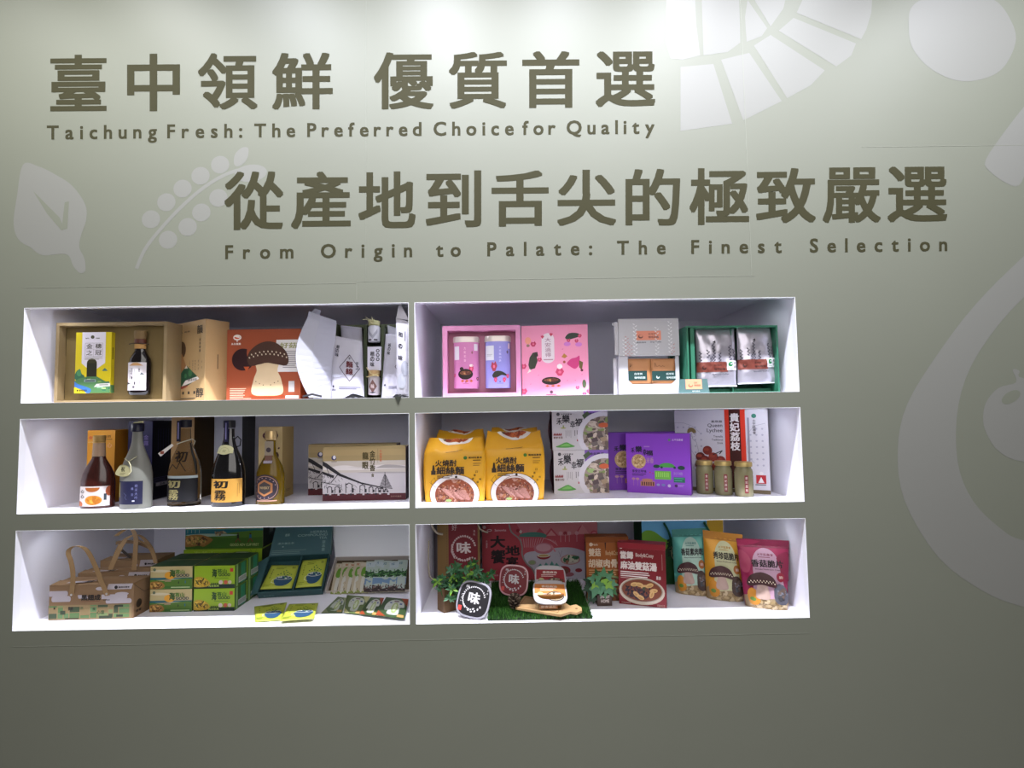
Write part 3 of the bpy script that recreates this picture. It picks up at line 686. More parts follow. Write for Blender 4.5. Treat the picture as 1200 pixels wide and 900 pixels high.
# pink lid
A, w, h, rot = place(612, 690.5, 463.5, 381, ZF[0], .14, .12)
T, o = carton('box_lid', 'pink square lid printed with a wok and roses, right of the open pink box', 'lid', A, w, h, .05, rot, '#e48fae', side='#c9718f', top='#e8a0bc')
p = Pr(w, h); p.ell(.40,.80,.095,.09,'#ded2d8'); p.rect(.305,.54,.495,.80,'#ded2d8'); p.ell(.40,.54,.095,.07,'#ded2d8'); p.k = 1
p.vtext('大安過得', .40,.83,.55,.09,'#a07a8c',.012,.14); lines(p,.33,.48,.51,1,.02,.015,'#b08a98'); p.poly([(.29,.85),(.32,.86),(.35,.85),(.32,.81)],'#c23d5a'); p.poly([(.42,.88),(.45,.89),(.48,.88),(.45,.84)],'#c23d5a'); p.k = 0
rose(p,.18,.74,.045,'#b8355a'); p.ell(.1,.79,.045,.05,'#e0947c'); p.ell(.1,.72,.025,.02,'#8a7060'); p.poly(spline([(.66,.82),(.72,.88),(.84,.88),(.9,.84),(.84,.82),(.76,.8),(.7,.79)],3),'#2c3a30'); rose(p,.88,.84,.03); rose(p,.71,.78,.03); rose(p,.83,.77,.03); p.ell(.69,.73,.05,.03,'#c878c4'); p.ell(.86,.72,.05,.03,'#c878c4')
p.poly([(.1,.45),(.12,.55),(.17,.62),(.22,.6),(.24,.5),(.2,.4),(.12,.38)],'#33382a'); p.poly([(.18,.62),(.24,.63),(.25,.57),(.2,.55)],'#2c2a22'); rose(p,.27,.52,.035); rose(p,.03,.43,.045); p.poly([(.08,.33),(.12,.4),(.14,.36)],'#e4dcd6')
p.poly([(.6,.55),(.64,.6),(.69,.56),(.65,.53)],'#b07a3a'); p.circ(.64,.48,.02,'#9a4a34'); p.poly(spline([(.68,.46),(.74,.52),(.82,.54),(.87,.56),(.86,.44),(.8,.38),(.72,.42)],3),'#c83a78'); p.poly([(.86,.5),(.92,.47),(.9,.36),(.86,.4)],'#6a5a30'); p.circ(.9,.36,.02,'#5a2030')
wok(p,.44,.22,.42); rose(p,.57,.34,.065); p.ell(.57,.42,.04,.035,'#eee2e4'); p.circ(.44,.065,.025,'#4a2a3a'); lines(p,.36,.52,.025,1,.02,.01,'#6a3048')
rose(p,.83,.12,.03); p.ell(.93,.17,.03,.06,'#4a5a40'); rose(p,.93,.03,.03); rose(p,.99,.07,.03); rose(p,.03,.08,.05); 
for x, y in ((.25,.3),(.13,.18),(.68,.22),(.8,.22),(.9,.3),(.62,.66)): p.ell(x,y,.012,.004,'#c05a80',n=6,rot=.5)
p.build('printed_panel', T, front)
# drip coffee display box
A, w, h, rot = place(726, 797, 463.5, 373.5, ZF[0], .10)
GREY = mat('#b6b5ba', .4, spec=.6); gp = lambda px, py: gxy(px, py, 0, A)
T = thing('display_box', 'silvery white coffee display box with its lid folded up, two brown sachets showing', 'display box', A)
xa, za = gp(735, 450); xb, zb = gp(792, 418.5); hm = za-.0; dd = .09
lowh = gp(760, 417.5)[1]
b = MB()
b.box((0, 0, 0), (w, .002, gp(760, 450)[1])); b.box((0, 0, gp(760, 450)[1]), (gp(736, 430)[0], .002, lowh)); b.box((gp(791.5, 430)[0], 0, gp(760, 450)[1]), (w, .002, lowh))
b.box((0, .002, 0), (.002, dd, lowh)); b.box((w-.002, .002, 0), (w, dd, lowh)); b.box((.002, dd-.002, 0), (w-.002, dd, lowh)); b.box((.002, .002, 0), (w-.002, dd-.002, .002))
for sx, s_ in ((gp(736, 430)[0], 1), (gp(791.5, 430)[0], -1)):
    zz = gp(760, 450)[1]; b.v += [(sx, 0, zz), (sx+s_*.014, 0, zz), (sx, 0, zz+.014), (sx, .002, zz), (sx+s_*.014, .002, zz), (sx, .002, zz+.014)]; n = len(b.v)-6
    b.f += [(n, n+1, n+2) if s_ > 0 else (n, n+2, n+1), (n+3, n+5, n+4) if s_ > 0 else (n+3, n+4, n+5), (n+1, n+4, n+5, n+2)]; b.m += [0]*3
b.build('box_body', GREY, T)
z0 = lowh+.001; w2 = w*.985
b = MB(); b.box((.001, -.004, z0), (w+.002, .006, h)); b.build('lid', GREY, T, bevel=.0008)
b = MB(); b.box((-.012, -.002, z0+.005), (.0, .004, h-.012)); b.build('side_flap', GREY, T); b = MB(); b.box((-.018, .0, h-.022), (-.006, .01, h-.014)); b.build('flap_hinge', GREY, T)
b = MB(); b.box((-.015, .02, 0.0), (-.0025, .024, lowh-.004)); b.build('rear_flap', GREY, T)
p = Pr(w, h-z0, base=.0043); p.rect(.30,.42,.71,.67,'#d98a72'); p.k = 1; p.ell(.37,.52,.04,.05,'#6a4440'); p.k = 2; p.ell(.375,.535,.028,.03,'#d98a72'); p.k = 1
p.text('白冷圳', .50,.56,.62,.61,'#7a4a40',.02); p.text('咖啡莊園', .50,.47,.67,.53,'#7a4a40',.02); p.text('精品咖啡', .3,.34,.46,.38,'#4a4a50',.01); p.text('Drip Coffee', .53,.34,.71,.39,'#3a3a40',.01); p.k = 0
R = random.Random(3)
for x, y0, y1, c in ((.1,.02,.55,'#e2e2e4'),(.28,.05,.9,'#e4e4e6'),(.64,.05,.8,'#dedee0'),(.86,.1,.95,'#e4e4e6'),(.14,.02,.58,'#b98a88'),(.2,.02,.38,'#b98a88'),(.9,.05,.38,'#b98a88')):
    n_ = int((y1-y0)/.05)
    for i in range(n_): p.ell(x+(.018 if i % 2 else -.018), y0+.05*i, .022, .012, c, n=6, rot=(.6 if i % 2 else -.6))
p.build('printed_lid', T, lambda u, v, o: (u, -o, v+z0))
p = Pr(w, lowh); p.circ(.53,.13,.035,'#e4e4ea'); p.k = 1; p.circ(.535,.13,.022,'#c4c4cc'); p.build('printed_logo', T, front)
BR = mat('#b07a50', .5, bump=.5, bscale=50, var=.08)
for i, (xx0, xx1, t0) in enumerate(((735.5, 763, 452), (764.5, 791.8, 451.5))):
    a, za = gp(xx0, 451); c_, zb = gp(xx1, 420)
    S_ = thing('coffee_sachet', ('brown coffee sachet at the left of the display box window', 'brown coffee sachet at the right of the display box window')[i], 'sachet', A+Vector((a, .006, za-.004)), 0, 'brown coffee sachets')
    sw, sh = c_-a, zb-za+.004; v = []; f = []
    for j in range(9):
        for k in range(9): v.append((sw*k/8, (-.003*math.sin(PI*k/8)**.5*math.sin(PI*min(1, j/6.5))**.5 + .0012*noise.noise(Vector((k*.6+i*5, j*.6, 0)))) if 0 < j < 8 else 0, sh*j/8))
    n_ = 81; v += [(x, .008, z) for x, y, z in v]
    for j in range(8):
        for k in range(8): q = j*9+k; f += [(q, q+1, q+10, q+9), (q+n_, q+9+n_, q+10+n_, q+1+n_)]
    for k in range(8): f += [(k, k+n_, k+1+n_, k+1), (72+k, 73+k, 73+k+n_, 72+k+n_), (k*9, k*9+9, k*9+9+n_, k*9+n_), (k*9+8, k*9+8+n_, k*9+17+n_, k*9+17)]
    mesh('sachet_body', v, f, BR, S_, smooth=True)
    p = Pr(sw, sh, base=.0042); p.rect(0,.2,.82 if i == 0 else 1,.55,'#133634'); p.k = 1; p.text('白冷圳', .3 if i == 0 else .6,.40,.62 if i == 0 else .9,.48,'#b9c4c0',.02); p.text('咖啡莊園', .3 if i == 0 else .6,.26,.74 if i == 0 else .98,.34,'#b9c4c0',.02)
    if i: p.ell(.25,.33,.07,.06,'#b9c4c0'); p.k = 2; p.ell(.26,.36,.05,.04,'#133634')
    p.k = 0; p.line([(.12,.68),(.16,.82),(.14,.7),(.22,.78)] if i == 0 else [(.14,.7),(.14,.85),(.2,.72),(.26,.72),(.32,.76),(.38,.7),(.45,.74),(.54,.7)], .0012, '#5a3a20')
    p.build('sachet_label', S_, front)
# green gift box with two coffee bags
A, w, h, rot = place(807, 914.5, 461.5, 381.5, ZF[0], .06, .07)
GR = mat('#2f6b54', .4, bump=.05); GRD = mat('#235643', .5)
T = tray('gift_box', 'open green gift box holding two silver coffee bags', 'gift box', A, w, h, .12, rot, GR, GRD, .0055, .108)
b = MB(); b.box((.014, .004, .0055), (.028, .11, h-.0055)); b.box((w*.525, .03, .0055), (w*.535, .11, h-.0055)); b.box((.0055, .05, .0055), (w-.0055, .11, .018)); b.build('divider', GR, T)
b = MB(); b.box((-.026, .10, 0), (-.002, .122, h*.93)); b.box((-.022, .094, h*.72), (-.003, .1, h*.86)); b.build('outer_sleeve', mat('#2a5a4c', .45), T)
SL = mat('#bdb9c6', .26, .55, bump=.35, bscale=35)
def coffee(p, left):
    R = random.Random(9+left)
    for x, y0, y1 in ((.08,.42,.62),(.26,.5,.64),(.34,.42,.54),(.41,.42,.78),(.55,.42,.6),(.82,.44,.74),(.93,.46,.66)):
        for i in range(int((y1-y0)/.028)): p.ell(x+(.015 if i % 2 else -.015), y0+.028*i, .03, .011, '#3a3846', n=6, rot=(.7 if i % 2 else -.7))
    p.poly([(.40,.76),(.47,.79),(.47,.74)], '#1c1a22')
    p.rect(0,.25,.74,.42,'#6a3228'); p.k = 1; p.ell(.15,.32,.05,.035,'#3a1a16'); p.k = 2; p.ell(.16,.335,.035,.02,'#6a3228'); p.k = 1; p.text('白冷圳', .40,.35,.58,.375,'#3a1a16',.02); p.text('咖啡莊園', .40,.28,.68,.315,'#3a1a16',.02)
    p.rect(.72,.28,1.0,.44,'#d6d4dc'); p.k = 2; p.circ(.81,.38,.06,'#2f8a52'); p.k = 3; p.ell(.83,.385,.03,.012,'#d6d4dc'); p.k = 2; p.vtext('產銷', .93,.43,.3,.06,'#5a5a64',.01,.15); lines(p,.76,.87,.30,1,.01,.008,'#6a9a7a')
    p.k = 1; p.text('Specialty Coffee', .35,.195,.76,.225,'#2c2a34',.006); p.k = 0; p.rect(0,0,1,.02,'#e8e6ee')
def off(px, py, Y): return F(px, py, Y)
bag('coffee_bag', 'silver coffee bag with a brown band, left one in the green box', (817,454), (863.5,453), (814.5,385), (860,385), .10, ZF[0]+.0075, SL, lambda p: coffee(p, 1), .035, 'silver coffee bags', seed=3, crk=.004)
bag('coffee_bag', 'silver coffee bag with a brown band, right one in the green box', (864.5,450.5), (911,449), (863,383), (902,383), .10, ZF[0]+.0185, SL, lambda p: coffee(p, 0), .035, 'silver coffee bags', seed=6, crk=.004)
# small green place card
A, w, h, rot = place(796.5, 832, 462.5, 444, ZF[0], .012)
T = thing('place_card', 'small grey-green tent card with a salmon label in front of the green box', 'card', A)
b = MB().hexa([(0, 0, 0), (w, 0, 0), (w, .012, 0), (0, .012, 0), (.003, .006, h), (w-.006, .006, h), (w-.006, .007, h), (.003, .007, h)]); b.build('card', mat('#4c6a6a', .5), T)
p = Pr(w, h); p.rect(.22,.3,.76,.98,'#e89a78'); p.k = 1; p.ell(.38,.55,.08,.12,'#b06a50'); p.k = 2; p.ell(.39,.6,.05,.07,'#e89a78'); p.k = 1; p.text('白冷圳', .5,.68,.6,.8,'#8a5040',.01); p.text('咖啡莊園', .5,.5,.7,.62,'#8a5040',.01); p.text('咖啡禮盒', .42,.12,.68,.2,'#c8d4d4',.01)
p.build('printed_front', T, lambda u, v, o: (u, v/h*.006-o, v))
# ================================================================ middle left niche : bottles and liquor boxes
Z2 = ZF[1]
def foot(px, py, Z): v = FZ(px, py, Z); return v
def zat(px, py, Y): return F(px, py, Y).z
def bottle(name, label, px, pyb, pyt, hw, prof, sq, glass, rot=0, group='liquor bottles', cat='bottle', zf=None):
    """prof: list of (radius fraction, height fraction)"""
    c = foot(px, pyb, Z2); r = hw/FPX*(c.y+1.7); c.y += r*sq; H = zat(px, pyt, c.y)-Z2; r = hw/FPX*(c.y+1.7)
    T = thing(name, label, cat, c, rot, group)
    MB().lathe([(r*a, H*b) for a, b in prof], 48, sq).build('bottle_body', glass, T, True)
    return T, r, H
def ecyl(r, sq, zz, W, prof=None):
    def fn(u, v, o):
        a = (u-W/2)/r; rr = r if prof is None else prof(zz+v)
        return ((rr+o)*math.sin(a), -(rr*sq+o)*math.cos(a), zz+v)
    return fn
SQ = .62
PB = [(.88, 0), (.98, .012), (1, .03), (1, .30)]
# boxes behind
def box2(name, label, pxl, pxr, pyb, pyt, dpx, pyb_r, c, side, top=None, rough=.5, cat='box', pr=None, ps=None, Z=Z2, group=None, cap=None):
    A = foot(pxl, pyb, Z); B = foot(pxr, pyb, Z); B.y = A.y; w = B.x-A.x
    h = (zat((pxl+pxr)/2, pyt, A.y)-Z) if cap is None else cap
    far = foot(dpx, pyb_r, Z); d = max(.04, min(far.y, .62)-A.y)
    T, o = carton(name, label, cat, A, w, h, d, 0, c, side, top, group, rough=rough)
    if pr: p = Pr(w, h); pr(p); p.build('printed_panel', T, front)
    if ps: p = Pr(d, h, base=.0004); ps(p); p.build('printed_side', T, side_r(w))
    return T, A, w, h, d
def po_(p):
    p.text('精釀梅酒', .3,.90,.85,.935,'#5a3a10',.01); p.rect(.6,.87,.9,.88,'#5a3a10'); p.k = 1
    p.text('心', .72,.76,.9,.83,'#d9a070',.02); p.text('心', .45,.58,.72,.67,'#d9a070',.02); p.line([(.02,.84),(.5,.84)],.0015,'#d6c090'); p.k=0; p.circ(.12,.9,.06,'#b85a30')
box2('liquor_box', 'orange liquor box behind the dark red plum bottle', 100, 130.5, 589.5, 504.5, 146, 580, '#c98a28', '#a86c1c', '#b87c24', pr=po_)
def pn(p):
    p.poly([(.42,1),(.62,1),(.6,.8),(.48,.72)], '#cfc68a'); p.k = 1; p.vtext('金霧', .75,.83,.68,.2,'#6a5c94',.015,.2); p.ell(.5,.75,.1,.03,'#b8a860')
def ps_(p):
    for i in range(5): vlines(p, .5,.9,.25+.12*i,1,.1,.02,'#34325a',seed=i)
    lines(p,.1,.75,.27,4,.02,.006,'#4a486a'); p.rect(.2,.165,.75,.21,'#8c8a94'); p.k = 1; p.text('24', .36,.175,.6,.2,'#3a3848',.02)
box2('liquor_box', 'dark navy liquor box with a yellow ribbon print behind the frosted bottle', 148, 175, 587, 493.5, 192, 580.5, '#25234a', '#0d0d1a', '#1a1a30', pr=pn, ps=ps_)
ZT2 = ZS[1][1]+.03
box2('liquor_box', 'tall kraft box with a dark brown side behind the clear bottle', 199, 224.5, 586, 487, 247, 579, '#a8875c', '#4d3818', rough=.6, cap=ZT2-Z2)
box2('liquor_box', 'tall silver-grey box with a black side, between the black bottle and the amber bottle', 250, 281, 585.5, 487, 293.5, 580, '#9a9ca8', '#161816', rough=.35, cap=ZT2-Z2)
def pg(p):
    R = random.Random(2)
    p.ell(.5,.88,.33,.065,'#4a2028'); p.k = 1; p.ell(.5,.88,.25,.04,'#c9b07a'); p.k = 0
    for i in range(18): p.ell(.12+.76*R.random(), .3+.42*R.random(), .035, .012, R.choice(['#4a3028','#6a4a38','#8a6a40']), n=7, rot=R.random()*3)
    p.ell(.72,.6,.14,.05,'#3a2020'); p.rect(.1,.4,.2,.47,'#5a3a30'); lines(p,.6,.9,.5,5,.04,.012,'#6a4a38')
box2('liquor_box', 'gold liquor box behind the short amber bottle', 302, 329, 584.5, 500.5, 343.5, 579, '#c2aa78', '#a78c56', '#b39a66', pr=pg, ps=lambda p: lines(p,.3,.75,.1,2,.02,.01,'#7a6438'))
# 1 plum bottle
g1 = mat('#3a140f', .22, spec=.6, coat=.4)
T, r, H = bottle('plum_wine_bottle', 'dark red plum wine bottle with a white and orange label at the left end', 105, 596.5, 510.5, 18.3,
    [(.93, 0), (1, .01), (1, .30), (.99, .38), (.90, .47), (.74, .555), (.56, .625), (.43, .675), (.385, .71)], SQ, g1)
MB().lathe([(r*.385, H*.71), (r*.36, H*.80), (r*.34, H*.90)], 32, SQ*1.3).build('neck', mat('#b59c86', .15, trans=.35, ior=1.3), T, True)
MB().lathe([(r*.345, H*.895), (r*.36, H*.90), (r*.36, H*.915), (r*.33, H*.92), (r*.35, H*.93), (r*.35, H*.995), (r*.3, H)], 32, SQ*1.3).build('cap', mat('#c9a465', .3, .6), T, True)
W = r*2.4; p = Pr(W, H*.27, base=.0006, eps=.0004); p.rect(0,0,1,1,'#cfc6c6'); p.k = 1
p.text('心', .2,.66,.34,.84,'#1c1826',.03); p.text('心', .2,.4,.34,.6,'#1c1826',.03); p.ell(.55,.94,.18,.22,'#a05a28',a0=PI,a1=2*PI); p.ell(.58,.3,.21,.24,'#c8822a'); p.ell(.14,.1,.15,.16,'#a85a30'); p.ell(.97,.75,.1,.25,'#9a4a28'); p.k = 2; p.scatter(.58,.3,.17,.2,14,['#e0a040','#b06a20'],.025,3); p.rect(.83,.3,.9,.62,'#33404a')
p.build('bottle_label', T, ecyl(r, SQ, H*.035, W), sub=.004)
# 2 frosted clear bottle
def neckp(s): return [(.93, 0), (1, .01), (1, .32), (.98, .40), (.90, .48), (.75, .56), (.56, .64), (.42, .71), (.345, .77), (.32, .84), (.31, .89)]
fro = mat('#85867f', .32, spec=.5, trans=.25, ior=1.35)
T, r, H = bottle('sake_bottle', 'frosted grey bottle with a navy label and a gold tag, second from the left', 151, 597, 494.5, 17.6, neckp(0), SQ, fro)
MB().lathe([(r*.34, H*.885), (r*.39, H*.89), (r*.39, H*.975), (r*.34, H*.985)], 32, SQ*1.3).build('cap', mat('#14142c', .35), T, True)
MB().lathe([(r*.3, H*.98), (r*.25, H*.995), (r*.1, H*1.003)], 24, SQ*1.3).build('cap_top', mat('#a9a874', .4), T, True)
W = r*1.9; p = Pr(W, H*.265, base=.0006, eps=.0004); p.rect(0,0,.93,1,'#1c1d3c'); p.k = 1; p.vtext('純米大吟', .72,.88,.2,.09,'#6a6c98',.01,.2); p.vtext('釀造', .6,.8,.3,.07,'#6a6c98',.01,.2); p.line([(.3,.5),(.4,.4),(.35,.3),(.42,.2)],.0012,'#5a5a7a'); p.rect(.6,.12,.68,.18,'#b8b8c8'); p.rect(.03,.3,.1,.95,'#8a8240'); p.build('bottle_label', T, ecyl(r, SQ, H*.055, W), sub=.004)
def rp(prof, r, H):
    def f(z):
        t = z/H
        for (a0, b0), (a1, b1) in zip(prof[:-1], prof[1:]):
            if b0 <= t <= b1: return r*(a0+(a1-a0)*(t-b0)/(b1-b0))
        return r*prof[-1][0]
    return f
tg = Pr(r*.95, H*.14, base=.0012); tg.poly(spline([(0,.2),(.1,.6),(.3,.95),(.7,.9),(1,.5),(.95,.1),(.5,0)], 4), '#8f8a68'); tg.k = 1; tg.text('祝', .36,.4,.62,.8,'#2c2a18',.03); lines(tg,.3,.7,.25,2,.12,.04,'#5a5638')
tg.build('hang_tag', T, lambda u, v, o: (u-r*.93, -r*SQ*.9-o-.003+v*.12, H*.375+v))
MB().tube([(-r*.45, -r*.5, H*.58), (-r*.1, -r*.62, H*.545), (r*.35, -r*.5, H*.60)], .0012).build('tag_cord', mat('#c9c4a0', .7), T, True)
MB().tube([(-r*.1, -r*.62, H*.55), (r*.1, -r*.68, H*.50), (r*.15, -r*.7, H*.43), (0, -r*.7, H*.40)], .0014).build('tag_cord', mat('#c9c4a0', .7), T, True)
# 3 clear bottle, black label
clr = mat('#c9c2b4', .04, spec=.5, trans=1.0, ior=1.12)
PP = neckp(0)
T, r, H = bottle('sake_bottle', 'clear bottle with a black label and gold brush writing, middle of the five bottles', 208.5, 594, 491, 18.3, PP, SQ, clr)
MB().lathe([(r*.33, H*.9), (r*.36, H*.905), (r*.36, H*.985), (r*.32, H*.99)], 32, SQ*1.3).build('cap', mat('#121220', .3), T, True)
b = MB(); b.box((-r*.34, -r*.36, H*.74), (-r*.12, -r*.29, H*.98)); b.build('neck_seal', mat('#14142a', .5), T)
p = Pr(r*.22, H*.22, base=.0008); vlines(p,.05,.95,.35,1,.3,.3,'#8a86b8'); p.build('seal_text', T, lambda u, v, o: (-r*.34+u, -r*.36-o, H*.75+v))
W = r*2.5; p = Pr(W, H*.265, base=.0006, eps=.0004); p.rect(0,0,1,1,'#0c0c12'); p.k = 1; p.text('初', .16,.60,.55,.93,'#8d8458',.03); p.text('霧', .20,.08,.51,.52,'#8d8458',.008)
p.build('bottle_label', T, ecyl(r, SQ, H*.055, W), sub=.004)
p = Pr(W, H*.03, base=.0006); p.rect(0,0,1,1,'#9aa6a8'); p.build('label_band', T, ecyl(r*.995, SQ, H*.32, W), sub=.004)
f3 = rp(PP, r, H); b = MB()
b.tube([(f3(H*.72)*.9, -.004, H*.72), (r*.62, -r*.3, H*.62), (r*.82, -r*.28, H*.50), (r*.9, -r*.25, H*.36)], [.0022,.0035,.0045,.003]).build('dark_cord', mat('#15130f', .5), T, True)
MB().tube([(-r*.35, -r*.3, H*.71), (0, -r*.42, H*.73), (r*.5, -r*.1, H*.765), (r*.62, 0, H*.74), (r*.55, 0, H*.70)], .0016).build('tag_cord', mat('#b8b4a0', .7), T, True)
b = MB(); a_ = Vector((-r*.5, -r*.5, H*.705)); c_ = Vector((-r*1.28, -r*.55, H*.59)); dd_ = (c_-a_); nn = Vector((-dd_.z, 0, dd_.x)).normalized()*r*.13
b.hexa([a_-nn*.6, c_-nn, c_-nn+Vector((0, .004, 0)), a_-nn*.6+Vector((0, .004, 0)), a_+nn*.6, c_+nn, c_+nn+Vector((0, .004, 0)), a_+nn*.6+Vector((0, .004, 0))])
b.build('paper_tag', mat('#d6d3d0', .6), T, bevel=.0012); MB().box((-r*1.2, -r*.56, H*.60), (-r*.98, -r*.55, H*.635)).build('tag_mark', mat('#8a4a3a', .6), T)
# black printing on the back label seen through the glass
p = Pr(r*1.4, H*.25, base=.0); p.text('初', .25,.5,.8,1,'#241a14',.03); p.line([(.05,.1),(.2,.4),(.4,.2),(.5,.5),(.8,.1)],.003,'#241a14'); p.build('rear_print', T, lambda u, v, o: (u-r*.7, -f3(H*.4+v)*SQ-.0012, H*.38+v), sub=.005)
# 4 black bottle, gold label
T, r, H = bottle('sake_bottle', 'black bottle with a gold label, black brush writing and a cream seal', 261, 594.5, 491.5, 18.6, PP, SQ, mat('#07060a', .12, spec=.6, coat=.6))
MB().lathe([(r*.33, H*.9), (r*.36, H*.905), (r*.36, H*.985), (r*.32, H*.99)], 32, SQ*1.3).build('cap', mat('#16161c', .3), T, True)
b = MB(); b.box((-r*.12, -r*.36, H*.74), (r*.1, -r*.29, H*.98)); b.build('neck_seal', mat('#1c1c40', .5), T)
p = Pr(r*.22, H*.22, base=.0008); vlines(p,.05,.95,.35,1,.3,.3,'#8a86b8'); p.build('seal_text', T, lambda u, v, o: (-r*.12+u, -r*.36-o, H*.75+v))
W = r*2.5; p = Pr(W, H*.265, base=.0006, eps=.0004); p.rect(0,0,1,1,'#b98a3c'); p.k = 1; p.text('初', .22,.60,.62,.93,'#120f0c',.035); p.text('霧', .26,.08,.58,.52,'#120f0c',.010); vlines(p,.2,.8,.84,2,.05,.012,'#7a5a20')
p.build('bottle_label', T, ecyl(r, SQ, H*.055, W), sub=.004)
p = Pr(r*1.05, H*.13, base=.001); p.ell(.5,.5,.5,.42,'#d6d5a8'); p.rect(.0,.18,1,.4,'#cfcea0'); p.k = 1; p.line([(.2,.3),(.3,.6),(.5,.72),(.7,.6),(.8,.3)],.0008,'#9a9870'); lines(p,.4,.62,.42,2,.1,.04,'#8a8860')
f4 = rp(PP, r, H); p.build('round_seal', T, lambda u, v, o: (u-r*.62, -f4(H*.60+v)*SQ*math.sqrt(max(.02, 1-((u-r*.62)/f4(H*.6+v))**2*.7))-o-.002, H*.585+v), sub=.005)
MB().tube([(r*.3, 0, H*.76), (r*.55, -.002, H*.80), (r*.75, -.002, H*.76), (r*.7, -.002, H*.69), (r*.5, 0, H*.68)], .0022).build('cord_loop', mat('#15151c', .5), T, True)
# 5 amber bottle
PA = [(.94, 0), (1, .01), (1, .33), (.97, .42), (.84, .51), (.62, .59), (.45, .65), (.37, .70), (.34, .78), (.33, .87)]
T, r, H = bottle('whisky_bottle', 'short amber bottle with a round brown label and gold cap, right end of the bottles', 312, 592, 505, 16.2, PA, SQ, mat('#7c6318', .06, spec=.6, trans=.45, ior=1.3))
MB().lathe([(r*.34, H*.87), (r*.42, H*.88), (r*.42, H*.97), (r*.38, H)], 32, SQ*1.3).build('cap', mat('#c4a878', .3, .5), T, True)
p = Pr(r*.62, H*.3, base=.0012); p.rect(.0,.35,1,1,'#8c8070'); p.k = 1; p.circ(.45,.6,.28,'#3a3038'); p.rect(.1,.1,.9,.35,'#6a4a40'); p.rect(0,0,1,.12,'#9c94a0'); f5 = rp(PA, r, H)
p.build('neck_label', T, lambda u, v, o: (u-r*.31, -max(.012, f5(H*.56+v)*SQ)*1.02-o-.001, H*.56+v), sub=.005)
W = r*2.1; p = Pr(W, H*.36, base=.0006, eps=.0004); p.ell(.44,.5,.48,.5,'#2c2430'); p.rect(0,0,.7,.94,'#2c2430'); p.k = 1; p.ell(.44,.5,.44,.45,'#b08a70'); p.k = 2; p.ell(.44,.5,.42,.43,'#2c2430')
p.k = 3; p.poly([(.44+.3*math.cos(PI/6+PI/3*i), .5+.32*math.sin(PI/6+PI/3*i)) for i in range(6)], '#a06a40'); p.k = 4; p.poly([(.44+.22*math.cos(PI/6+PI/3*i), .5+.24*math.sin(PI/6+PI/3*i)) for i in range(6)], '#3a3434'); p.k = 5; p.text('WHISKY', .28,.46,.6,.56,'#b09a70',.01)
for i in range(14): q = .3+.37*i; p.ell(.44+.36*math.cos(q), .5+.38*math.sin(q), .02, .02, '#a08a90', n=6)
p.k = 0; p.rect(.1,-.04,.85,.04,'#b48a78'); p.build('bottle_label', T, ecyl(r, SQ, H*.05, W), sub=.004)
# long landscape gift boxes
def scene(p):
    p.rect(0,0,1,.13,'#4a141c'); p.rect(0,.13,1,.52,'#b0aaac'); p.rect(0,.52,1,.74,'#b3aaa0'); p.rect(0,.74,1,1,'#98845c')
    p.k = 1; p.rect(0,.84,1,.95,'#a08a60'); p.poly(spline([(0,.60),(.25,.66),(.45,.62),(.7,.66),(1,.64),(1,.6),(.5,.57),(.1,.57)], 4), '#c6bfbc'); p.poly(spline([(.3,.62),(.6,.60),(.75,.66),(.95,.64),(1,.6),(.7,.6)], 4), '#96908e'); p.poly(spline([(.4,.52),(.7,.53),(1,.52),(1,.5),(.7,.5)], 3), '#9a9494')
    k = '#1d1a20'; p.k = 2
    p.poly([(0,.74),(.05,.70),(.22,.50),(.46,.34),(.73,.24),(.73,.22),(.46,.31),(.2,.46),(0,.66)], k); p.poly([(0,.55),(.14,.47),(.13,.42),(0,.5)], k); p.line([(.1,.34),(.2,.52)],.003,k); p.line([(.03,.68),(.1,.42)],.002,k)
    p.line([(0,.35),(.22,.28)],.0022,k)
    R = random.Random(5)
    for i in range(90):
        x, y = .01+.55*R.random(), .18+.34*R.random()
        if y < .52-.5*x: a = R.random()*3; p.line([(x,y),(x+.025*math.cos(a),y+.05*math.sin(a))],.0013,k)
    for i, (x, s) in enumerate(((.06,.05),(.15,.05),(.28,.075),(.45,.06),(.56,.045),(.64,.035),(.70,.03),(.75,.025))):
        p.line([(x,.15),(x,.15+s*2.0),(x+s*.5,.15+s*2.4),(x+s,.15+s*2.0),(x+s,.15)],.0028,k); p.rect(x+s,.15,x+s+.02,.15+s*1.1,k)
    for i in range(16): p.rect(.03+.05*i,.1+.01*(i%3),.055+.05*i,.135+.01*(i%2),'#b0aaac' if i%2 else k)
    for i in range(12): w_ = .012+.0055*i; p.line([(.75-w_,.46-.022*i),(.75,.475-.022*i),(.75+w_*1.25,.455-.022*i)],.0022,k)
    p.line([(.75,.52),(.76,.17)],.0018,k)
    p.circ(.135,.8,.03,'#2c2c58'); p.k = 3; p.ell(.14,.81,.018,.035,'#cfccd2'); p.k = 2; p.rect(.105,.725,.17,.735,'#4a4640')
    p.vtext('金竹香', .60,.93,.54,.07,'#3f3614',.03,.04); p.vtext('龍眼', .515,.92,.56,.075,'#3f3614',.03,.04); p.text('食', .585,.43,.62,.5,'#4a4020',.02)
    p.line([(.665,.7),(.665,.96)],.0008,'#5a4a34'); p.vtext('年節禮盒', .70,.94,.72,.03,'#b05a38',.01); p.text('台中市農會', .82,.055,.95,.085,'#8a6a60',.01)
A = foot(361, 580.5, Z2); B = foot(452, 580.5, Z2); hh = zat(400, 520.5, A.y)-Z2
T, o = carton('gift_box', 'rear landscape-printed gift box, mostly hidden by the front one', 'gift box', A, (zat(0,0,0)*0+ (F(465,580,A.y).x-A.x)), hh, .07, 0, '#a09888', '#2c0e14', '#8a7850', 'landscape gift boxes')
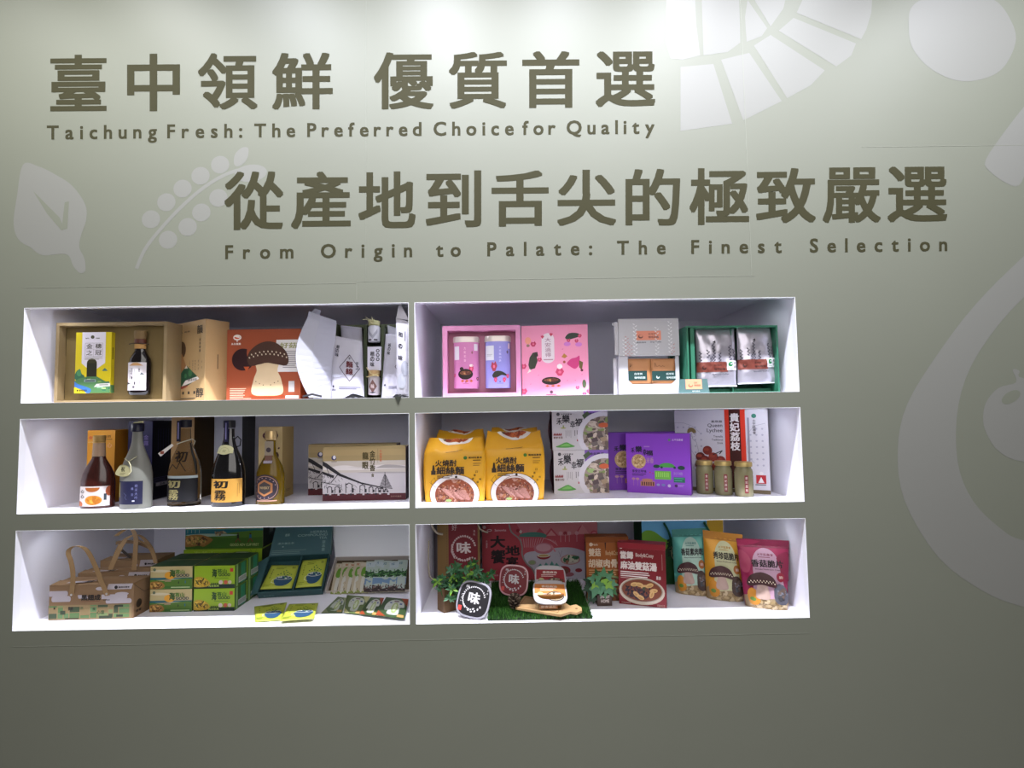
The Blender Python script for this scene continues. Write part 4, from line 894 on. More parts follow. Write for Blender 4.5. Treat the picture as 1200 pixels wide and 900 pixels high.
p = Pr(F(465,580,A.y).x-A.x, hh); scene(p); p.build('printed_panel', T, front)
A = foot(378, 587.3, Z2); B = foot(476, 587.3, Z2); B.y = A.y = max(A.y, .05); w = F(475.5, 587, A.y).x-A.x; hh = zat(427, 523.5, A.y)-Z2
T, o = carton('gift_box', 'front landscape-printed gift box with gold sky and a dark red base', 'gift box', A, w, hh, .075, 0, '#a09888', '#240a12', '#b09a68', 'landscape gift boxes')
p = Pr(w, hh); scene(p); p.build('printed_panel', T, front)

# ================================================================ middle right niche
YEL = mat('#d0991f', .4, bump=.15, bscale=30, name='yellow_film')
def noodle_pack(label, pxl, pxr, pyb, pyt, yfold, full=True, seed=1, lift=0, Yoff=None, bend=.05):
    A = foot(pxl, pyb, Z2)
    if Yoff is not None: A = F(pxl, pyb, Yoff); A.z = Z2
    A.y = max(A.y, .02); w = F(pxr, pyb, A.y).x-A.x; hz = zat((pxl+pxr)/2, yfold, A.y)-Z2; top = zat((pxl+pxr)/2, pyt, A.y+.05)-Z2; D = .11
    T = thing('noodle_pack', label, 'noodles', A, 0, 'yellow noodle packs')
    def S(u, v, o):      # u,v 0..1; the front folds back above vf
        vf = .76
        if v < vf: t = v/vf; y = -.006*math.sin(PI*t)-.002; z = hz*t
        else: t = (v-vf)/(1-vf); y = (D*.5)*t; z = hz+(top-hz)*t
        wv = 1-(.0 if v < .66 else bend*((v-.66)/.34)**1.2*(1 if full else 1))
        bow = .012*math.sin(PI*v)*(1 if v < .9 else .5)
        n = noise.noise(Vector((u*4+seed, v*5, 1)))*.004+noise.noise(Vector((u*12+seed, v*14, 4)))*.0012
        x = w*(.5+(u-.5)*wv) + (u-.5)*bow; e = max(0, 1-abs(2*u-1)**3)
        return (x, y-e*.008-n*min(1, 4*v)-o, max(0.0005, z + (n*1.5 if v > .7 else 0) - (.006*e*(1 if v > .98 else 0))))
    N, K = 20, 30; v = [S(i/N, j/K, 0) for j in range(K+1) for i in range(N+1)]; n1 = len(v)
    v += [(x, D - (S(i/N, j/K, 0)[1] if j/K < .76 else S(i/N, j/K, 0)[1]), z) for j in range(K+1) for i in range(N+1) for (x, y, z) in (S(i/N, j/K, 0),)]
    f = []
    for j in range(K):
        for i in range(N): q = j*(N+1)+i; f += [(q, q+1, q+N+2, q+N+1), (q+n1, q+n1+N+1, q+n1+N+2, q+n1+1)]
        q = j*(N+1); f.append((q, q+N+1, q+N+1+n1, q+n1)); q += N; f.append((q, q+n1, q+N+1+n1, q+N+1))
    for i in range(N): q = i; f.append((q, q+n1, q+1+n1, q+1)); q = K*(N+1)+i; f.append((q, q+1, q+1+n1, q+n1))
    mesh('pack_body', v, f, YEL, T, smooth=True)
    Hh = hz/.76; p = Pr(w, Hh, base=.001, eps=.0004)
    MEAT = ['#6a3a2a','#84503c','#9a6a58','#522818','#945c34','#a87c6c']
    bowl(p, .5, 1.04, .34, 5, ['#9a4a20','#c07a50','#7a3018','#b86030','#4a5a30'], rim='#d8d2cc', inner='#a8542a', ry=.62, size=.03, n=60)
    if full:
        p.k = 0; p.ell(.5,.10,.42,.42*w/Hh*.86,'#6a3a20'); p.k = 1; bowl(p, .5, .10, .41, 8, MEAT, rim='#d4cecc', inner='#7a3a20', ry=.86, size=.014, n=170)
        p.k = 6; [p.line([(.5+.27*math.cos(.33*i+.6*j/4), .10+.24*math.sin(.33*i+.6*j/4)+.02) for j in range(5)], .0016, ('#8a4a34','#6a3424','#a87058')[i%3]) for i in range(10)]
        p.k = 6
        for i in range(7): p.poly(spline([(.28+.05*i,.2-.012*i),(.42+.05*i,.08-.008*i),(.46+.05*i,.06),(.35+.05*i,.19)], 3), ('#9a6a60','#a87a70','#84564a')[i%3])
        p.ell(.4,.03,.05,.02,'#8aa060'); p.k = 1
        k = '#2a1c10'
        p.text('火燒酎', .19,.53,.54,.63,k,.03); p.text('細絲麵', .21,.41,.66,.53,k,.03); p.rect(.125,.41,.2,.47,k); p.poly([(.14,.47),(.185,.47),(.175,.55),(.15,.55)],k); lines(p,.22,.48,.385,2,.025,.012,'#4a3414'); p.ell(.53,.375,.02,.02,k)
        p.circ(.68,.655,.03,'#3e6a24'); p.text('霧峰區農會',.73,.64,.95,.67,'#33280e',.02); lines(p,.8,.93,.61,1,.02,.012,k); lines(p,.8,.93,.565,2,.03,.008,'#7a5a20'); p.text('乾拌麵',.1,.09,.2,.11,'#4a3414',.01)
        p.line([(.1,.3),(.2,.22)],.001,k); p.line([(.12,.31),(.18,.37),(.2,.3),(.14,.26)],.0008,k,True)
        for i, (x, y) in enumerate(((.74,.29),(.78,.33),(.81,.38),(.84,.43),(.82,.24),(.86,.28),(.9,.32))): p.text('香濃順口好滋味'[i],x,y,x+.035,y+.03,k,.01)
        p.line([(.36,.74),(.64,.77)],.0016,'#6a4a10')
    p.build('printed_front', T, lambda u, v_, o: S(u/w, v_/Hh, o), sub=.007)
    return T
noodle_pack('rear yellow noodle pack standing behind the left one', 512, 567, 580, 503, 516, False, 3, Yoff=.265, bend=.03)
noodle_pack('rear yellow noodle pack standing behind the right one', 576, 632, 580, 500.5, 512, False, 4, Yoff=.265, bend=.03)
noodle_pack('front yellow noodle pack with a noodle bowl picture, left of the pair', 499, 567.5, 588.5, 512.5, 528, True, 1)
noodle_pack('front yellow noodle pack with a noodle bowl picture, right of the pair', 570, 637, 586.5, 504, 524.5, True, 2)
# stacked white rice noodle packs
def rice(p):
    p.rect(0,0,1,1,'#c4c0c2'); p.k = 1; p.rect(.57,.6,1,1,'#7d5aa8'); p.clip = (.0, 0, p.w, p.h)
    p.k = 2; bowl(p, .93, .36, .48, 4, ['#8a7468','#b8a898','#5e5450','#9a8c80','#6a5a50','#c8b8a8','#7a8a50'], rim='#d0ccd2', inner='#9a8a80', ry=.9, size=.035, n=150)
    p.k = 7; p.ell(.92,.62,.09,.06,'#c8603a'); p.ell(.68,.52,.07,.05,'#98b070'); [p.poly([(x,y),(x+.1,y+.04),(x+.08,y+.14),(x-.03,y+.1)], c) for x, y, c in ((.72,.18,'#57494a'),(.64,.30,'#4a3e40'),(.80,.34,'#6a5c58'),(.72,.08,'#6e6260'),(.88,.2,'#a08a70'))]
    k = '#2c2a30'; p.k = 1; p.text('禾', .08,.64,.18,.82,k,.02); p.text('樂', .18,.68,.32,.9,k,.03); p.text('幸', .32,.56,.42,.74,k,.02); p.text('福', .41,.60,.55,.80,k,.03)
    p.ell(.2,.56,.05,.015,'#a0a040'); p.rect(.19,.56,.215,.63,'#8a9a60'); p.circ(.11,.91,.03,'#4a4a50'); p.text('太平區農會', .16,.89,.36,.93,k,.01); p.text('香菇雞湯', .66,.88,.92,.94,'#2a1c3a',.02); p.poly([(.58,.78),(.68,.9),(.64,.98),(.54,.88)], '#4a5a40')
    p.rect(.02,.37,.17,.40,'#8a3838'); [p.rect(.03+.03*i,.4,.05+.03*i,.43,'#8a3838') for i in range(5)]; p.text('蕎麥米粉', .02,.29,.19,.35,'#6a4a40',.02); vlines(p,.3,.5,.24,4,.03,.008,'#8a8688'); vlines(p,.35,.5,.4,2,.04,.012,'#6a6668')
    p.poly(spline([(.06,.08),(.14,.14),(.25,.2),(.34,.14),(.4,.09),(.25,.06)], 4), '#5a9a4a'); p.poly(spline([(.14,.1),(.25,.17),(.32,.11)], 3), '#78b860'); p.rect(.44,.22,.46,.27,'#a83040')
def ricepack(label, pxl, pxr, pyb, pyt, z0, Y):
    A = F(pxl, pyb, Y); A.z = z0; w = F(pxr, pyb, Y).x-A.x; h = F((pxl+pxr)/2, pyt, Y).z-z0
    T = thing('noodle_box', label, 'noodles', A, 0, 'white rice noodle packs')
    b = MB().box((0, 0, 0), (w, .11, h)); b.m = [1, 1, 0, 0, 0, 1]; b.build('pack_body', [mat('#c4c0c2', .4), mat('#5e2838', .5)], T, bevel=.004, seg=3)
    v = []; N = 8
    for j in range(N+1):
        t = j/N; q = .015*math.sin(PI*t); v += [(-q-.0005, .002, h*t), (-q*.3-.0005, .055, h*t), (-.0005, .108, h*t)]
    f = [];
    for j in range(N):
        for i in range(2): q = j*3+i; f.append((q, q+3, q+4, q+1))
    mesh('side_fold', v, f, mat('#6a2c40', .45), T, smooth=True)
    p = Pr(w, h); p.k = 0; rice(p); p.build('printed_front', T, lambda u, v, o: (u, -o, v)); return h
A0 = foot(650, 578.5, Z2)
h0 = ricepack('lower white rice noodle pack with a purple corner, under the other one', 649.5, 714, 578, 527.5, Z2, A0.y)
ricepack('upper white rice noodle pack, stacked on the lower one', 647.5, 713, 527, 481, Z2+h0+.0005, A0.y+.002)
# purple boxes
PU = '#6a3098'
def purple(p):
    k = '#1c1030'; p.text('禾', .08,.67,.14,.76,k,.03); p.text('樂', .15,.68,.26,.79,k,.04); p.text('幸', .27,.63,.33,.74,k,.03); p.text('福', .32,.63,.43,.72,k,.04); p.rect(.29,.77,.38,.79,'#9a70b8')
    p.circ(.2,.53,.115,'#b89868',n=36); p.k = 1; p.scatter(.2,.53,.1,.115,60,['#8a6a40','#d0b488','#9a7a50'],.009,3); p.k = 0; p.text('米香', .32,.5,.44,.6,'#a07898',.02); p.text('享受古早味', .09,.34,.32,.39,k,.02); lines(p,.09,.32,.315,2,.025,.01,k); p.poly([(.36,.36),(.38,.33),(.39,.36)],'#a83050'); p.poly([(.41,.35),(.42,.31),(.43,.34)],'#a83050')
    p.ell(.11,.235,.028,.02,'#a87888'); p.ell(.175,.235,.028,.02,'#a87888'); p.line([(.11,.23),(.11,.12)],.001,'#a87888'); p.line([(.175,.23),(.175,.12)],.001,'#a87888')
    p.rect(.22,.12,.445,.2,'#a87058'); p.ell(.33,.22,.09,.025,'#a87058'); p.k = 1; [p.rect(.24+.035*i,.13,.258+.035*i,.19,'#3a1424') for i in range(6)]; p.k = 0
    p.ell(.64,.44,.13,.075,'#3f8a3c',a0=0,a1=PI); p.ell(.48,.455,.05,.03,'#12382c'); p.ell(.86,.44,.055,.035,'#12382c'); p.ell(.56,.44,.02,.02,'#12382c'); p.ell(.76,.44,.02,.02,'#12382c')
    p.rect(.45,.24,.70,.38,'#62a03a'); p.k = 1; [p.rect(.47+.03*i,.28,.485+.03*i,.36,'#88c050') for i in range(7)]; p.k = 0; p.text('好禮', .74,.32,.88,.37,'#8a6ab0',.02); p.rect(.74,.2,.91,.285,'#1d5c48'); lines(p,.75,.9,.26,2,.035,.012,'#4a9a80')
    p.ell(.5,.15,.025,.02,'#8a90b8'); p.ell(.58,.15,.03,.02,'#6a70a8'); p.circ(.67,.14,.024,'#b8a8c8'); p.circ(.775,.145,.024,'#3a1450'); lines(p,.8,.9,.155,2,.02,.008,'#a080c0')
    p.circ(.69,.895,.02,'#5a7a60'); p.text('太平區農會', .73,.88,.90,.915,'#c0a8d0',.02)
A = foot(714, 574.5, Z2); A.y = max(A.y, .17); w = F(800, 574, A.y).x-A.x; h = zat(740, 506.5, A.y)-Z2
T, o = carton('gift_box', 'rear purple gift box, half hidden by the front one', 'gift box', A, w, h, .045, 0, PU, '#4a2070', '#5a2884', 'purple gift boxes', rough=.4)
p = Pr(w, h); purple(p); p.build('printed_panel', T, front)
A, w, h, rot = place(735, 810.5, 576.8, 508, Z2, py_r=580.8)
T, o = carton('gift_box', 'front purple gift box with a round rice picture, slightly turned', 'gift box', A, w, h, .045, rot, '#7e3cb0', '#5a2884', '#7236a0', 'purple gift boxes', rough=.4)
p = Pr(w, h); purple(p); p.build('printed_panel', T, front)
# lychee box
A, w, h, rot = place(793, 903.5, 573.5, 480, Z2, py_r=579.5)
T, o = carton('gift_box', 'white lychee gift box with a dark red vertical band, standing at the right end', 'gift box', A, w, h, .05, rot, '#c6c3ce', '#9a96a0', '#b0aab4', rough=.4)
p = Pr(w, h); p.rect(0,0,1,.045,'#6a5c46')
R = random.Random(8); p.k = 0
for cx, cy, rr in ((.1,.55,.26),(1.0,.55,.24)):
    for i in range(9):
        for j in range(9):
            x, y = cx-rr+2*rr*i/8, cy-rr*1.2+2.4*rr*j/8
            if ((x-cx)/rr)**2+((y-cy)/rr/1.2)**2 < 1 and 0 < x < .98 and not .52 < x < .8: p.ell(x, y, .012, .012, '#a3a2b4', n=6)
p.line([(.85+.0, .36),(.8,.42),(.775,.55),(.8,.72),(.86,.8),(.97,.83)],.0012,'#8f8ea0'); p.line([(.0,.84),(.1,.84),(.2,.8),(.28,.72)],.0012,'#8f8ea0')
p.poly(spline([(.145,.7),(.15,.76),(.2,.78),(.24,.74),(.23,.69),(.19,.73)], 4), '#7a6840'); p.line([(.19,.72),(.2,.64),(.24,.6),(.26,.5),(.24,.38),(.27,.25)],.0014,'#8a8898'); p.line([(.17,.7),(.2,.66),(.24,.68)],.0012,'#8a8898'); p.line([(.18,.5),(.24,.4),(.2,.28),(.26,.2)],.0012,'#8a8898')
for x, y, c in ((.36,.5,'#7c2a22'),(.28,.42,'#5a1c18'),(.42,.42,'#8a3228'),(.5,.38,'#7a2a26'),(.33,.38,'#6a201c'),(.27,.32,'#5c1a18'),(.45,.3,'#8a4030')):
    p.k = 1; p.circ(x, y, .052, c, n=20); p.k = 2; p.ell(x-.01, y+.012, .03, .02, '#963c30', n=12)
p.k = 3; p.line([(.42,.45),(.52,.5),(.49,.46)],.003,'#1c1a20'); p.line([(.46,.46),(.47,.4)],.002,'#1c1a20'); p.k = 1
p.text('素燕窩', .41,.84,.53,.87,'#4a4850',.01); p.text('Queen', .37,.78,.53,.83,'#55535c',.012); p.text('Lychee', .36,.71,.53,.77,'#55535c',.012); p.text('Tremella', .43,.66,.53,.685,'#55535c',.01); p.text('Traditional', .41,.62,.53,.645,'#55535c',.01); p.text('Drink', .47,.58,.53,.605,'#55535c',.01)
p.rect(.555,.35,.77,1,'#c8301a'); p.rect(.555,.05,.77,.35,'#3a0f0c'); p.k = 2; p.rect(.60,.05,.72,1,'#3a0c0c'); p.k = 3; p.vtext('貴妃荔枝', .66,.96,.5,.1,'#d9d4d8',.03,.06)
p.k = 1; p.circ(.86,.92,.025,'#3a7a6a'); p.vtext('太平區農會', .86,.88,.7,.035,'#55535c',.01); vlines(p,.35,.9,.79,1,.1,.02,'#8a8898'); p.rect(.86,.12,.96,.22,'#a8202a'); p.k = 2; p.poly([(.88,.13),(.91,.2),(.94,.13)],'#d9d4d8'); p.ell(.915,.24,.02,.02,'#d9d4d8'); p.k = 1; lines(p,.85,.96,.1,1,.02,.012,'#6a6870')
p.build('printed_panel', T, front)
# three glass jars
for i, (px, pyb, pyt, hw, lab) in enumerate(((830, 579.5, 539.5, 9.6, 'glass lychee drink jar, left of the three in front of the white box'), (852.5, 581, 540, 9.8, 'glass lychee drink jar, middle of the three in front of the white box'), (877, 583, 541, 10.2, 'glass lychee drink jar, right of the three, standing slightly forward'))):
    c = foot(px, pyb, Z2); r = hw/FPX*(c.y+1.7); c.y += r; H = zat(px, pyt, c.y)-Z2; r = hw/FPX*(c.y+1.7)
    J = thing('glass_jar', lab, 'jar', c, 0, 'lychee drink jars')
    MB().lathe([(r*.88, 0), (r*.98, .003), (r, .008), (r, H*.70), (r*.95, H*.77), (r*.82, H*.83), (r*.82, H*.88)], 36).build('jar_body', mat('#86805f', .12, spec=.6, trans=.3, ior=1.3, var=.12, vscale=60), J, True)
    MB().lathe([(r*.90, H*.87), (r*.96, H*.875), (r*.96, H*.97), (r*.9, H)], 36).build('lid', mat('#a8925c', .35, .5), J, True)
    p = Pr(r*1.2, H*.7, base=.0006, eps=.0004); p.rect(.22,.12,.55,.85,'#6a1f22'); p.k = 1; p.vtext('貴妃荔枝', .385,.82,.16,.22,'#b09a94',.02,.08); p.k = 0; vlines(p,.6,.8,.68,1,.1,.04,'#6a6040'); p.build('jar_label', J, cyl(r, 1, .004, r*1.2), sub=.004)
# ================================================================ bottom left niche
Z3 = ZF[2]
def ribbon(m, pts, wd, th=.0012, side=(1, 0, 0), mi=0):
    """flat strip through pts; width along side"""
    s = Vector(side).normalized()*wd/2; pts = [Vector(p) for p in pts]; n = len(m.v)
    for i, p in enumerate(pts):
        t = (pts[min(i+1, len(pts)-1)]-pts[max(i-1, 0)]).normalized(); nn = t.cross(s).normalized()*th
        m.v += [tuple(p-s), tuple(p+s), tuple(p+s+nn), tuple(p-s+nn)]
    for i in range(len(pts)-1):
        for j in range(4): a = n+i*4+j; b_ = n+i*4+(j+1) % 4; m.f.append((a, b_, b_+4, a+4)); m.m.append(mi)
    m.f += [(n, n+3, n+2, n+1), tuple(n+(len(pts)-1)*4+j for j in range(4))]; m.m += [mi]*2
    return m
KC = '#7d6246'
def fruit_carton(label, pl, pr_, py, pyr, ptop, deep, first):
    A = FZ(pl, py, Z3); B = FZ(pr_, pyr, Z3); d = B-A; rot = math.atan2(d.y, d.x); w = d.length
    h = F(pl, ptop, A.y).z-Z3
    T = thing('handled_carton', label, 'carton', A, rot, 'kraft handled cartons')
    b = MB().box((0, 0, 0), (w, deep, h)); b.build('carton', mat(KC, .7, bump=.2, bscale=90, var=.05), T, bevel=.001)
    # lid with bowed front seam and side gusset crease
    v = []; f = []; N = 16
    for i in range(N+1):
        t = i/N; v += [(w*t, -.001, h-.0005), (w*t, deep*.5-.010*math.sin(2*PI*t), h+.003+.002*math.sin(PI*t)), (w*t, deep*.52-.010*math.sin(2*PI*t), h+.0005)]
    for i in range(N):
        for j in range(2): a = i*3+j; f.append((a, a+3, a+4, a+1))
    mesh('lid_flap', v, f, mat('#86694a', .7, bump=.2, bscale=90), T)
    p = Pr(w, h, eps=.0003)
    W_ = '#aaa2a8'
    def cloud(x0, y0, x1, y1):
        ym = (y0+y1)/2; hh = (y1-y0)/2; p.rect(x0, ym, x1-(x1-x0)*.15, y1, W_); p.rect(x0+(x1-x0)*.2, y0, x1, ym+.01, W_)
        p.ell(x1-(x1-x0)*.15, y1-hh/2, .018, hh/2, W_, n=12); p.ell(x0+(x1-x0)*.2, y0+hh/2, .018, hh/2, W_, n=12); p.ell(x1, y0+hh/2, .018, hh/2, W_, n=12)
    cloud(.0,.52,.24,.83); cloud(.34,.6,.45,.7); cloud(.62,.44,.96,.7); p.ell(.86,.71,.08,.05,W_); p.ell(.6,.87,.05,.05,W_); p.poly([(.68,.84),(.7,1),(.99,1),(.97,.84)], W_)
    k = '#1e1816'; p.k = 1; p.text('黑翅成', .38,.54,.61,.71,k,.035); p.rect(.38,.51,.6,.52,'#6a3a2c'); p.text('產銷履歷', .64,.53,.72,.56,k,.02); p.circ(.79,.9,.02,k); p.text('霧峰區農會', .82,.88,.95,.92,k,.03)
    p.k = 0; p.rect(0,.02,.98,.42,'#86714f'); p.k = 1; R = random.Random(11); x = .0
    while x < .95:
        cw = .05+.12*R.random(); y = .04
        while y < .38:
            ch = .09+.13*R.random(); p.rect(x+.006, y+.01, min(.975, x+cw-.006), min(.41, y+ch-.01), R.choice(['#5d7a4c','#4f6a40','#6f7f52','#86714f','#7d6a48','#56734a','#35432c'])); y += ch
        x += cw
    p.k = 2; p.vtext('Ⅰ', .07,.4,.28,.02,k,.04); p.text('農產', .23,.27,.29,.38,k,.02); p.text('大自然', .30,.29,.41,.37,'#3a4a2c',.02); p.text('好味', .52,.25,.55,.34,k,.02); p.text('心意', .57,.14,.66,.26,'#3a4a2c',.02)
    p.rect(.78,.34,.88,.4,'#2c3424'); p.rect(.8,.06,.88,.12,'#2c3424'); p.rect(.6,.03,.75,.1,'#2f3a28'); p.rect(.2,.03,.36,.06,'#3a3424'); p.rect(.14,.16,.2,.27,'#2f3a28')
    p.build('printed_panel', T, front)
    p = Pr(deep, h, base=.0005); p.line([(0,.97),(.6,.62),(1,.62)],.0015,'#3a2c1c'); p.circ(.3,.36,.16,'#2a2018'); p.text('農會', .12,.12,.45,.2,'#2a2018',.02); p.build('printed_side', T, side_r(w))
    p = Pr(w, deep, base=.0035); p.poly([(.17,.1),(.2,.42),(.5,.42),(.46,.2),(.36,.1)], W_); p.k = 1; p.text('禮盒', .38,.12,.47,.35,'#2a2018',.03); p.build('printed_top', T, topf(h))
    return T, A, w, h, rot
KS = mat('#8f7350', .65, bump=.2, bscale=80)
def world_child(mb_, name, m, T):
    o = mb_.build(name, m, None); o.parent = T; o.matrix_parent_inverse = T.matrix_basis.inverted(); return o
def arc(pts2d, Y0, Y1, n=6):
    """smooth curve through picture points, depth from Y0 to Y1"""
    s = spline([(x, y) for x, y in pts2d], n, False); K = len(s)-1
    return [F(x, y, Y0+(Y1-Y0)*i/K) for i, (x, y) in enumerate(s)]
T3, A3, w3, h3, r3 = fruit_carton('rearmost kraft carton of the three with looped handles', 116, 184, 705, 703.5, 657, .10, False)
m = ribbon(MB(), arc([(129,667),(140,640),(150,630),(163,627),(176,640),(182,655)], A3.y, A3.y), .016); world_child(m, 'paper_handle', KS, T3)
T2, A2, w2, h2, r2 = fruit_carton('middle kraft carton of the three, its two handles crossing', 90, 176, 714, 711.5, 672, .066, False)
m = ribbon(MB(), arc([(129,667.5),(138,648),(146,634),(150,633)], A2.y+.0, A2.y+.01), .017)
world_child(m, 'paper_handle', KS, T2)
m = ribbon(MB(), arc([(157,668),(158.5,645),(159,630),(154,620),(146,621),(136,628)], A2.y-.012, A2.y+.03), .017); world_child(m, 'paper_handle', mat('#856a48', .65), T2)
m = ribbon(MB(), arc([(159,632),(172,638),(179,648),(182.5,660)], A2.y+.02, A2.y+.02), .014); world_child(m, 'paper_handle', KS, T2)
m = ribbon(MB(), arc([(136,636.5),(146,635),(160,636),(176,642)], A2.y+.035, A2.y+.035), .012, side=(0, 0, 1)); world_child(m, 'paper_handle', mat('#6a5238', .65), T2)
m = ribbon(MB(), arc([(142,644),(148,649),(153,653)], A2.y+.04, A2.y+.04), .010, side=(.3, 0, 1)); world_child(m, 'paper_handle', mat('#2c241c', .65), T2)
T1, A1, w1, h1, r1 = fruit_carton('front kraft carton with a looped paper handle and white cloud prints', 56.5, 156, 727.3, 724.6, 686, .088, True)
m = ribbon(MB(), arc([(83.6,698),(85.5,675),(83,658),(80,649),(82,643),(91,640),(102,645),(112,664),(120,684),(126,698)], A1.y-.002, A1.y-.001), .0145, side=(1, .25, .12)); o = world_child(m, 'paper_handle', KS, T1)
for x, y in ((83.8, 697), (125, 695.8)):
    q = F(x, y, A1.y-.004); m = MB().lathe([(.0035, 0), (.0035, .0015), (.001, .002)], 14); m.v = [(q.x+a, q.y-c_, q.z+b_) for a, b_, c_ in m.v]; world_child(m, 'rivet', mat('#d8d4d0', .3, .6), T1)
# green snack packs: 2 columns, 2 high, 2 deep
CR_, LM = '#a8996c', '#7f9c1c'
def snack(kind, label, A, w, h, d):
    T = thing('snack_pack', label, 'snack box', A, 0, 'green snack packs')
    b = MB().box((0, 0, 0), (w, d, h)); b.m = [2, 2, 0, 1, 0, 1]; b.build('carton', [mat(CR_ if kind == 0 else LM, .45), mat('#33572a', .45), mat('#1f3d22', .5)], T, bevel=.0008)
    # sagging dark green top flap with raised wave
    v = []; f = []; N = 10
    for i in range(N+1):
        t = i/N; z = h+.0012+.007*max(0, math.sin(PI*t*2-.5))*.8; v += [(w*t, .001, h+.0008), (w*t, d*.45, z), (w*t, d*.98, h+.0008)]
    for i in range(N):
        for j in range(2): a = i*3+j; f.append((a, a+3, a+4, a+1))
    mesh('top_flap', v, f, mat('#204022', .45), T, smooth=True)
    p = Pr(w, h); k = '#20301c'
    if kind == 0:
        p.poly(spline([(0,.78),(.2,.86),(.5,.8),(.5,.76),(.2,.74)], 3), '#b8ae90'); p.rect(0,.40,1,.50,'#14505a'); p.ell(.47,.6,.13,.17,'#c48a24'); p.k = 1; p.ell(.75,.42,.3,.03,'#a0a898'); p.poly(spline([(0,.4),(.3,.36),(.6,.42),(1,.44),(1,0),(0,0)], 3), '#46661f'); p.k = 2; p.rect(.35,0,1,.13,'#335c20')
        p.poly(spline([(0,.02),(0,.28),(.12,.34),(.28,.3),(.35,.12),(.25,.02)], 4), '#8a6430'); p.k = 3; p.scatter(.16,.16,.15,.13,26,['#b8904c','#5a3c1c','#6a5a24'],.018,5); p.k = 2; p.rect(.35,.32,.5,.42,'#8a7a5c'); p.circ(.1,.86,.035,'#5a6450')
        p.k = 3; p.text('海', .46,.52,.6,.86,'#2a4a1c',.04); p.text('苔山', .6,.66,.82,.85,'#3a6a1c',.03); p.text('GOOD', .62,.53,.93,.66,'#2c3a40',.04)
        p.ell(.68,.28,.012,.06,k,n=8); p.ell(.84,.3,.014,.07,'#2a5a70',n=8); p.rect(.5,.05,.95,.09,'#a0b080')
    else:
        p.rect(0,0,1,.17,'#15251c'); p.k = 1; p.poly(spline([(0,.08),(0,.42),(.12,.52),(.3,.42),(.4,.2),(.3,.07)], 4), '#a08428'); p.k = 2; p.scatter(.18,.27,.17,.18,40,['#c8a83c','#5a4416','#b89428','#3c4a18'],.018,6)
        p.text('海', .44,.48,.56,.86,'#1e3a14',.04); p.text('苔山', .57,.66,.8,.85,'#2c5414',.03); p.text('GOOD', .6,.52,.89,.66,'#26401c',.04); lines(p,.5,.86,.43,1,.03,.02,'#4a6a14')
        p.rect(.88,.72,.96,.88,'#a83028'); p.circ(.66,.26,.05,'#b8a8a0'); p.circ(.78,.26,.05,'#a85038'); p.circ(.88,.26,.045,'#b0a08c'); p.text('酥脆香濃', .42,.17,.6,.24,k,.02); p.text('海苔堅果', .36,.06,.62,.14,'#9ab050',.02)
        [p.circ(.5+.1*i*.3, .3, .0, k) for i in range(0)]
    p.build('printed_panel', T, front)
    p = Pr(d, h, base=.0004); p.rect(.1,0,.25,1,'#7fa060'); p.rect(.5,.05,.85,.95,'#2c7a58'); p.k = 1; p.rect(.3,.12,.95,.38,'#b0b4b0'); p.k = 2; [p.rect(.36+.07*i,.16,.39+.07*i,.34,'#4a5048') for i in range(8)]; p.build('printed_side', T, side_r(w))
A = FZ(176, 719.3, Z3); B = FZ(224.5, 717.5, Z3); C_ = FZ(227.5, 716.8, Z3); D_ = FZ(275, 715.3, Z3); A.y = B.y = C_.y = D_.y = .142
xa, xb, xc, xd = [F(px, 705, .142).x for px in (175.5, 224.8, 227, 274.8)]
hs = (F(225, 663, .142).z-Z3)/2-.0012; dp = .082
names = {(0,0):'lower left', (0,1):'upper left', (1,0):'lower right', (1,1):'upper right'}
for r_ in (1, 0):
    for lv in (0, 1):
        for cc, (xx, ww) in enumerate(((xa, xb-xa), (xc, xd-xc))):
            snack(cc, '%s %s pack in the %s row of the stacked snack packs' % (names[(cc, lv)], ('cream and green', 'lime green')[cc], ('front', 'back')[r_]), Vector((xx+(.001 if r_ else 0), .142+r_*(dp+.003), Z3+lv*(hs+.0015))), ww, hs, dp)
# big green carton pair behind
Yb = .40; x0 = F(215, 650, Yb).x; x1 = F(307, 650, Yb).x; zt = F(260, 644, Yb).z
T, o = carton('snack_carton', 'lime green carton under the landscape-printed one behind the snack packs', 'snack box', Vector((x0, Yb, Z3)), x1-x0, zt-Z3, .14, 0, '#88a81e', '#26371a', '#7a981c')
p = Pr(x1-x0, zt-Z3); p.text('海苔山', .13,.8,.4,.96,'#a8c050',.02); p.poly([(.48,.84),(.55,.92),(.62,.84)], '#c0c8b0'); p.ell(.75,.9,.12,.04,'#2a3a14'); p.k = 1; p.ell(.75,.9,.1,.03,'#a8b890'); p.k = 0; p.text('GOOD', .62,.28,.98,.52,'#1e2c10',.05); p.line([(.85,1),(.9,.8),(.93,1)],.0015,'#5a7a14'); p.build('printed_panel', T, front)
xu0, xu1 = F(217, 640, Yb+.012).x, F(308, 640, Yb+.012).x; zu = 1.128
T, o = carton('snack_carton', 'carton printed with green hills and two runners, stacked at the back', 'snack box', Vector((xu0, Yb+.012, zt+.0015)), xu1-xu0, zu-zt, .12, 0, '#a8996c', '#1e2a24', '#8a7c58')
p = Pr(xu1-xu0, zu-zt-.0015); q = (F(260, 618, Yb).z-zt)/(zu-zt)
p.rect(0,0,1,.62*q,'#3a5f1c'); p.rect(0,.62*q,1,.86*q,'#14606a'); p.ell(.47,1.02*q,.1,.14*q,'#c48a24'); p.rect(.0,.86*q,1,.9*q,'#4a8a80'); p.rect(.25,1.0*q,.4,1.05*q,'#c4c0b8'); p.rect(.6,.98*q,.75,1.04*q,'#c4c0b8'); p.k = 1
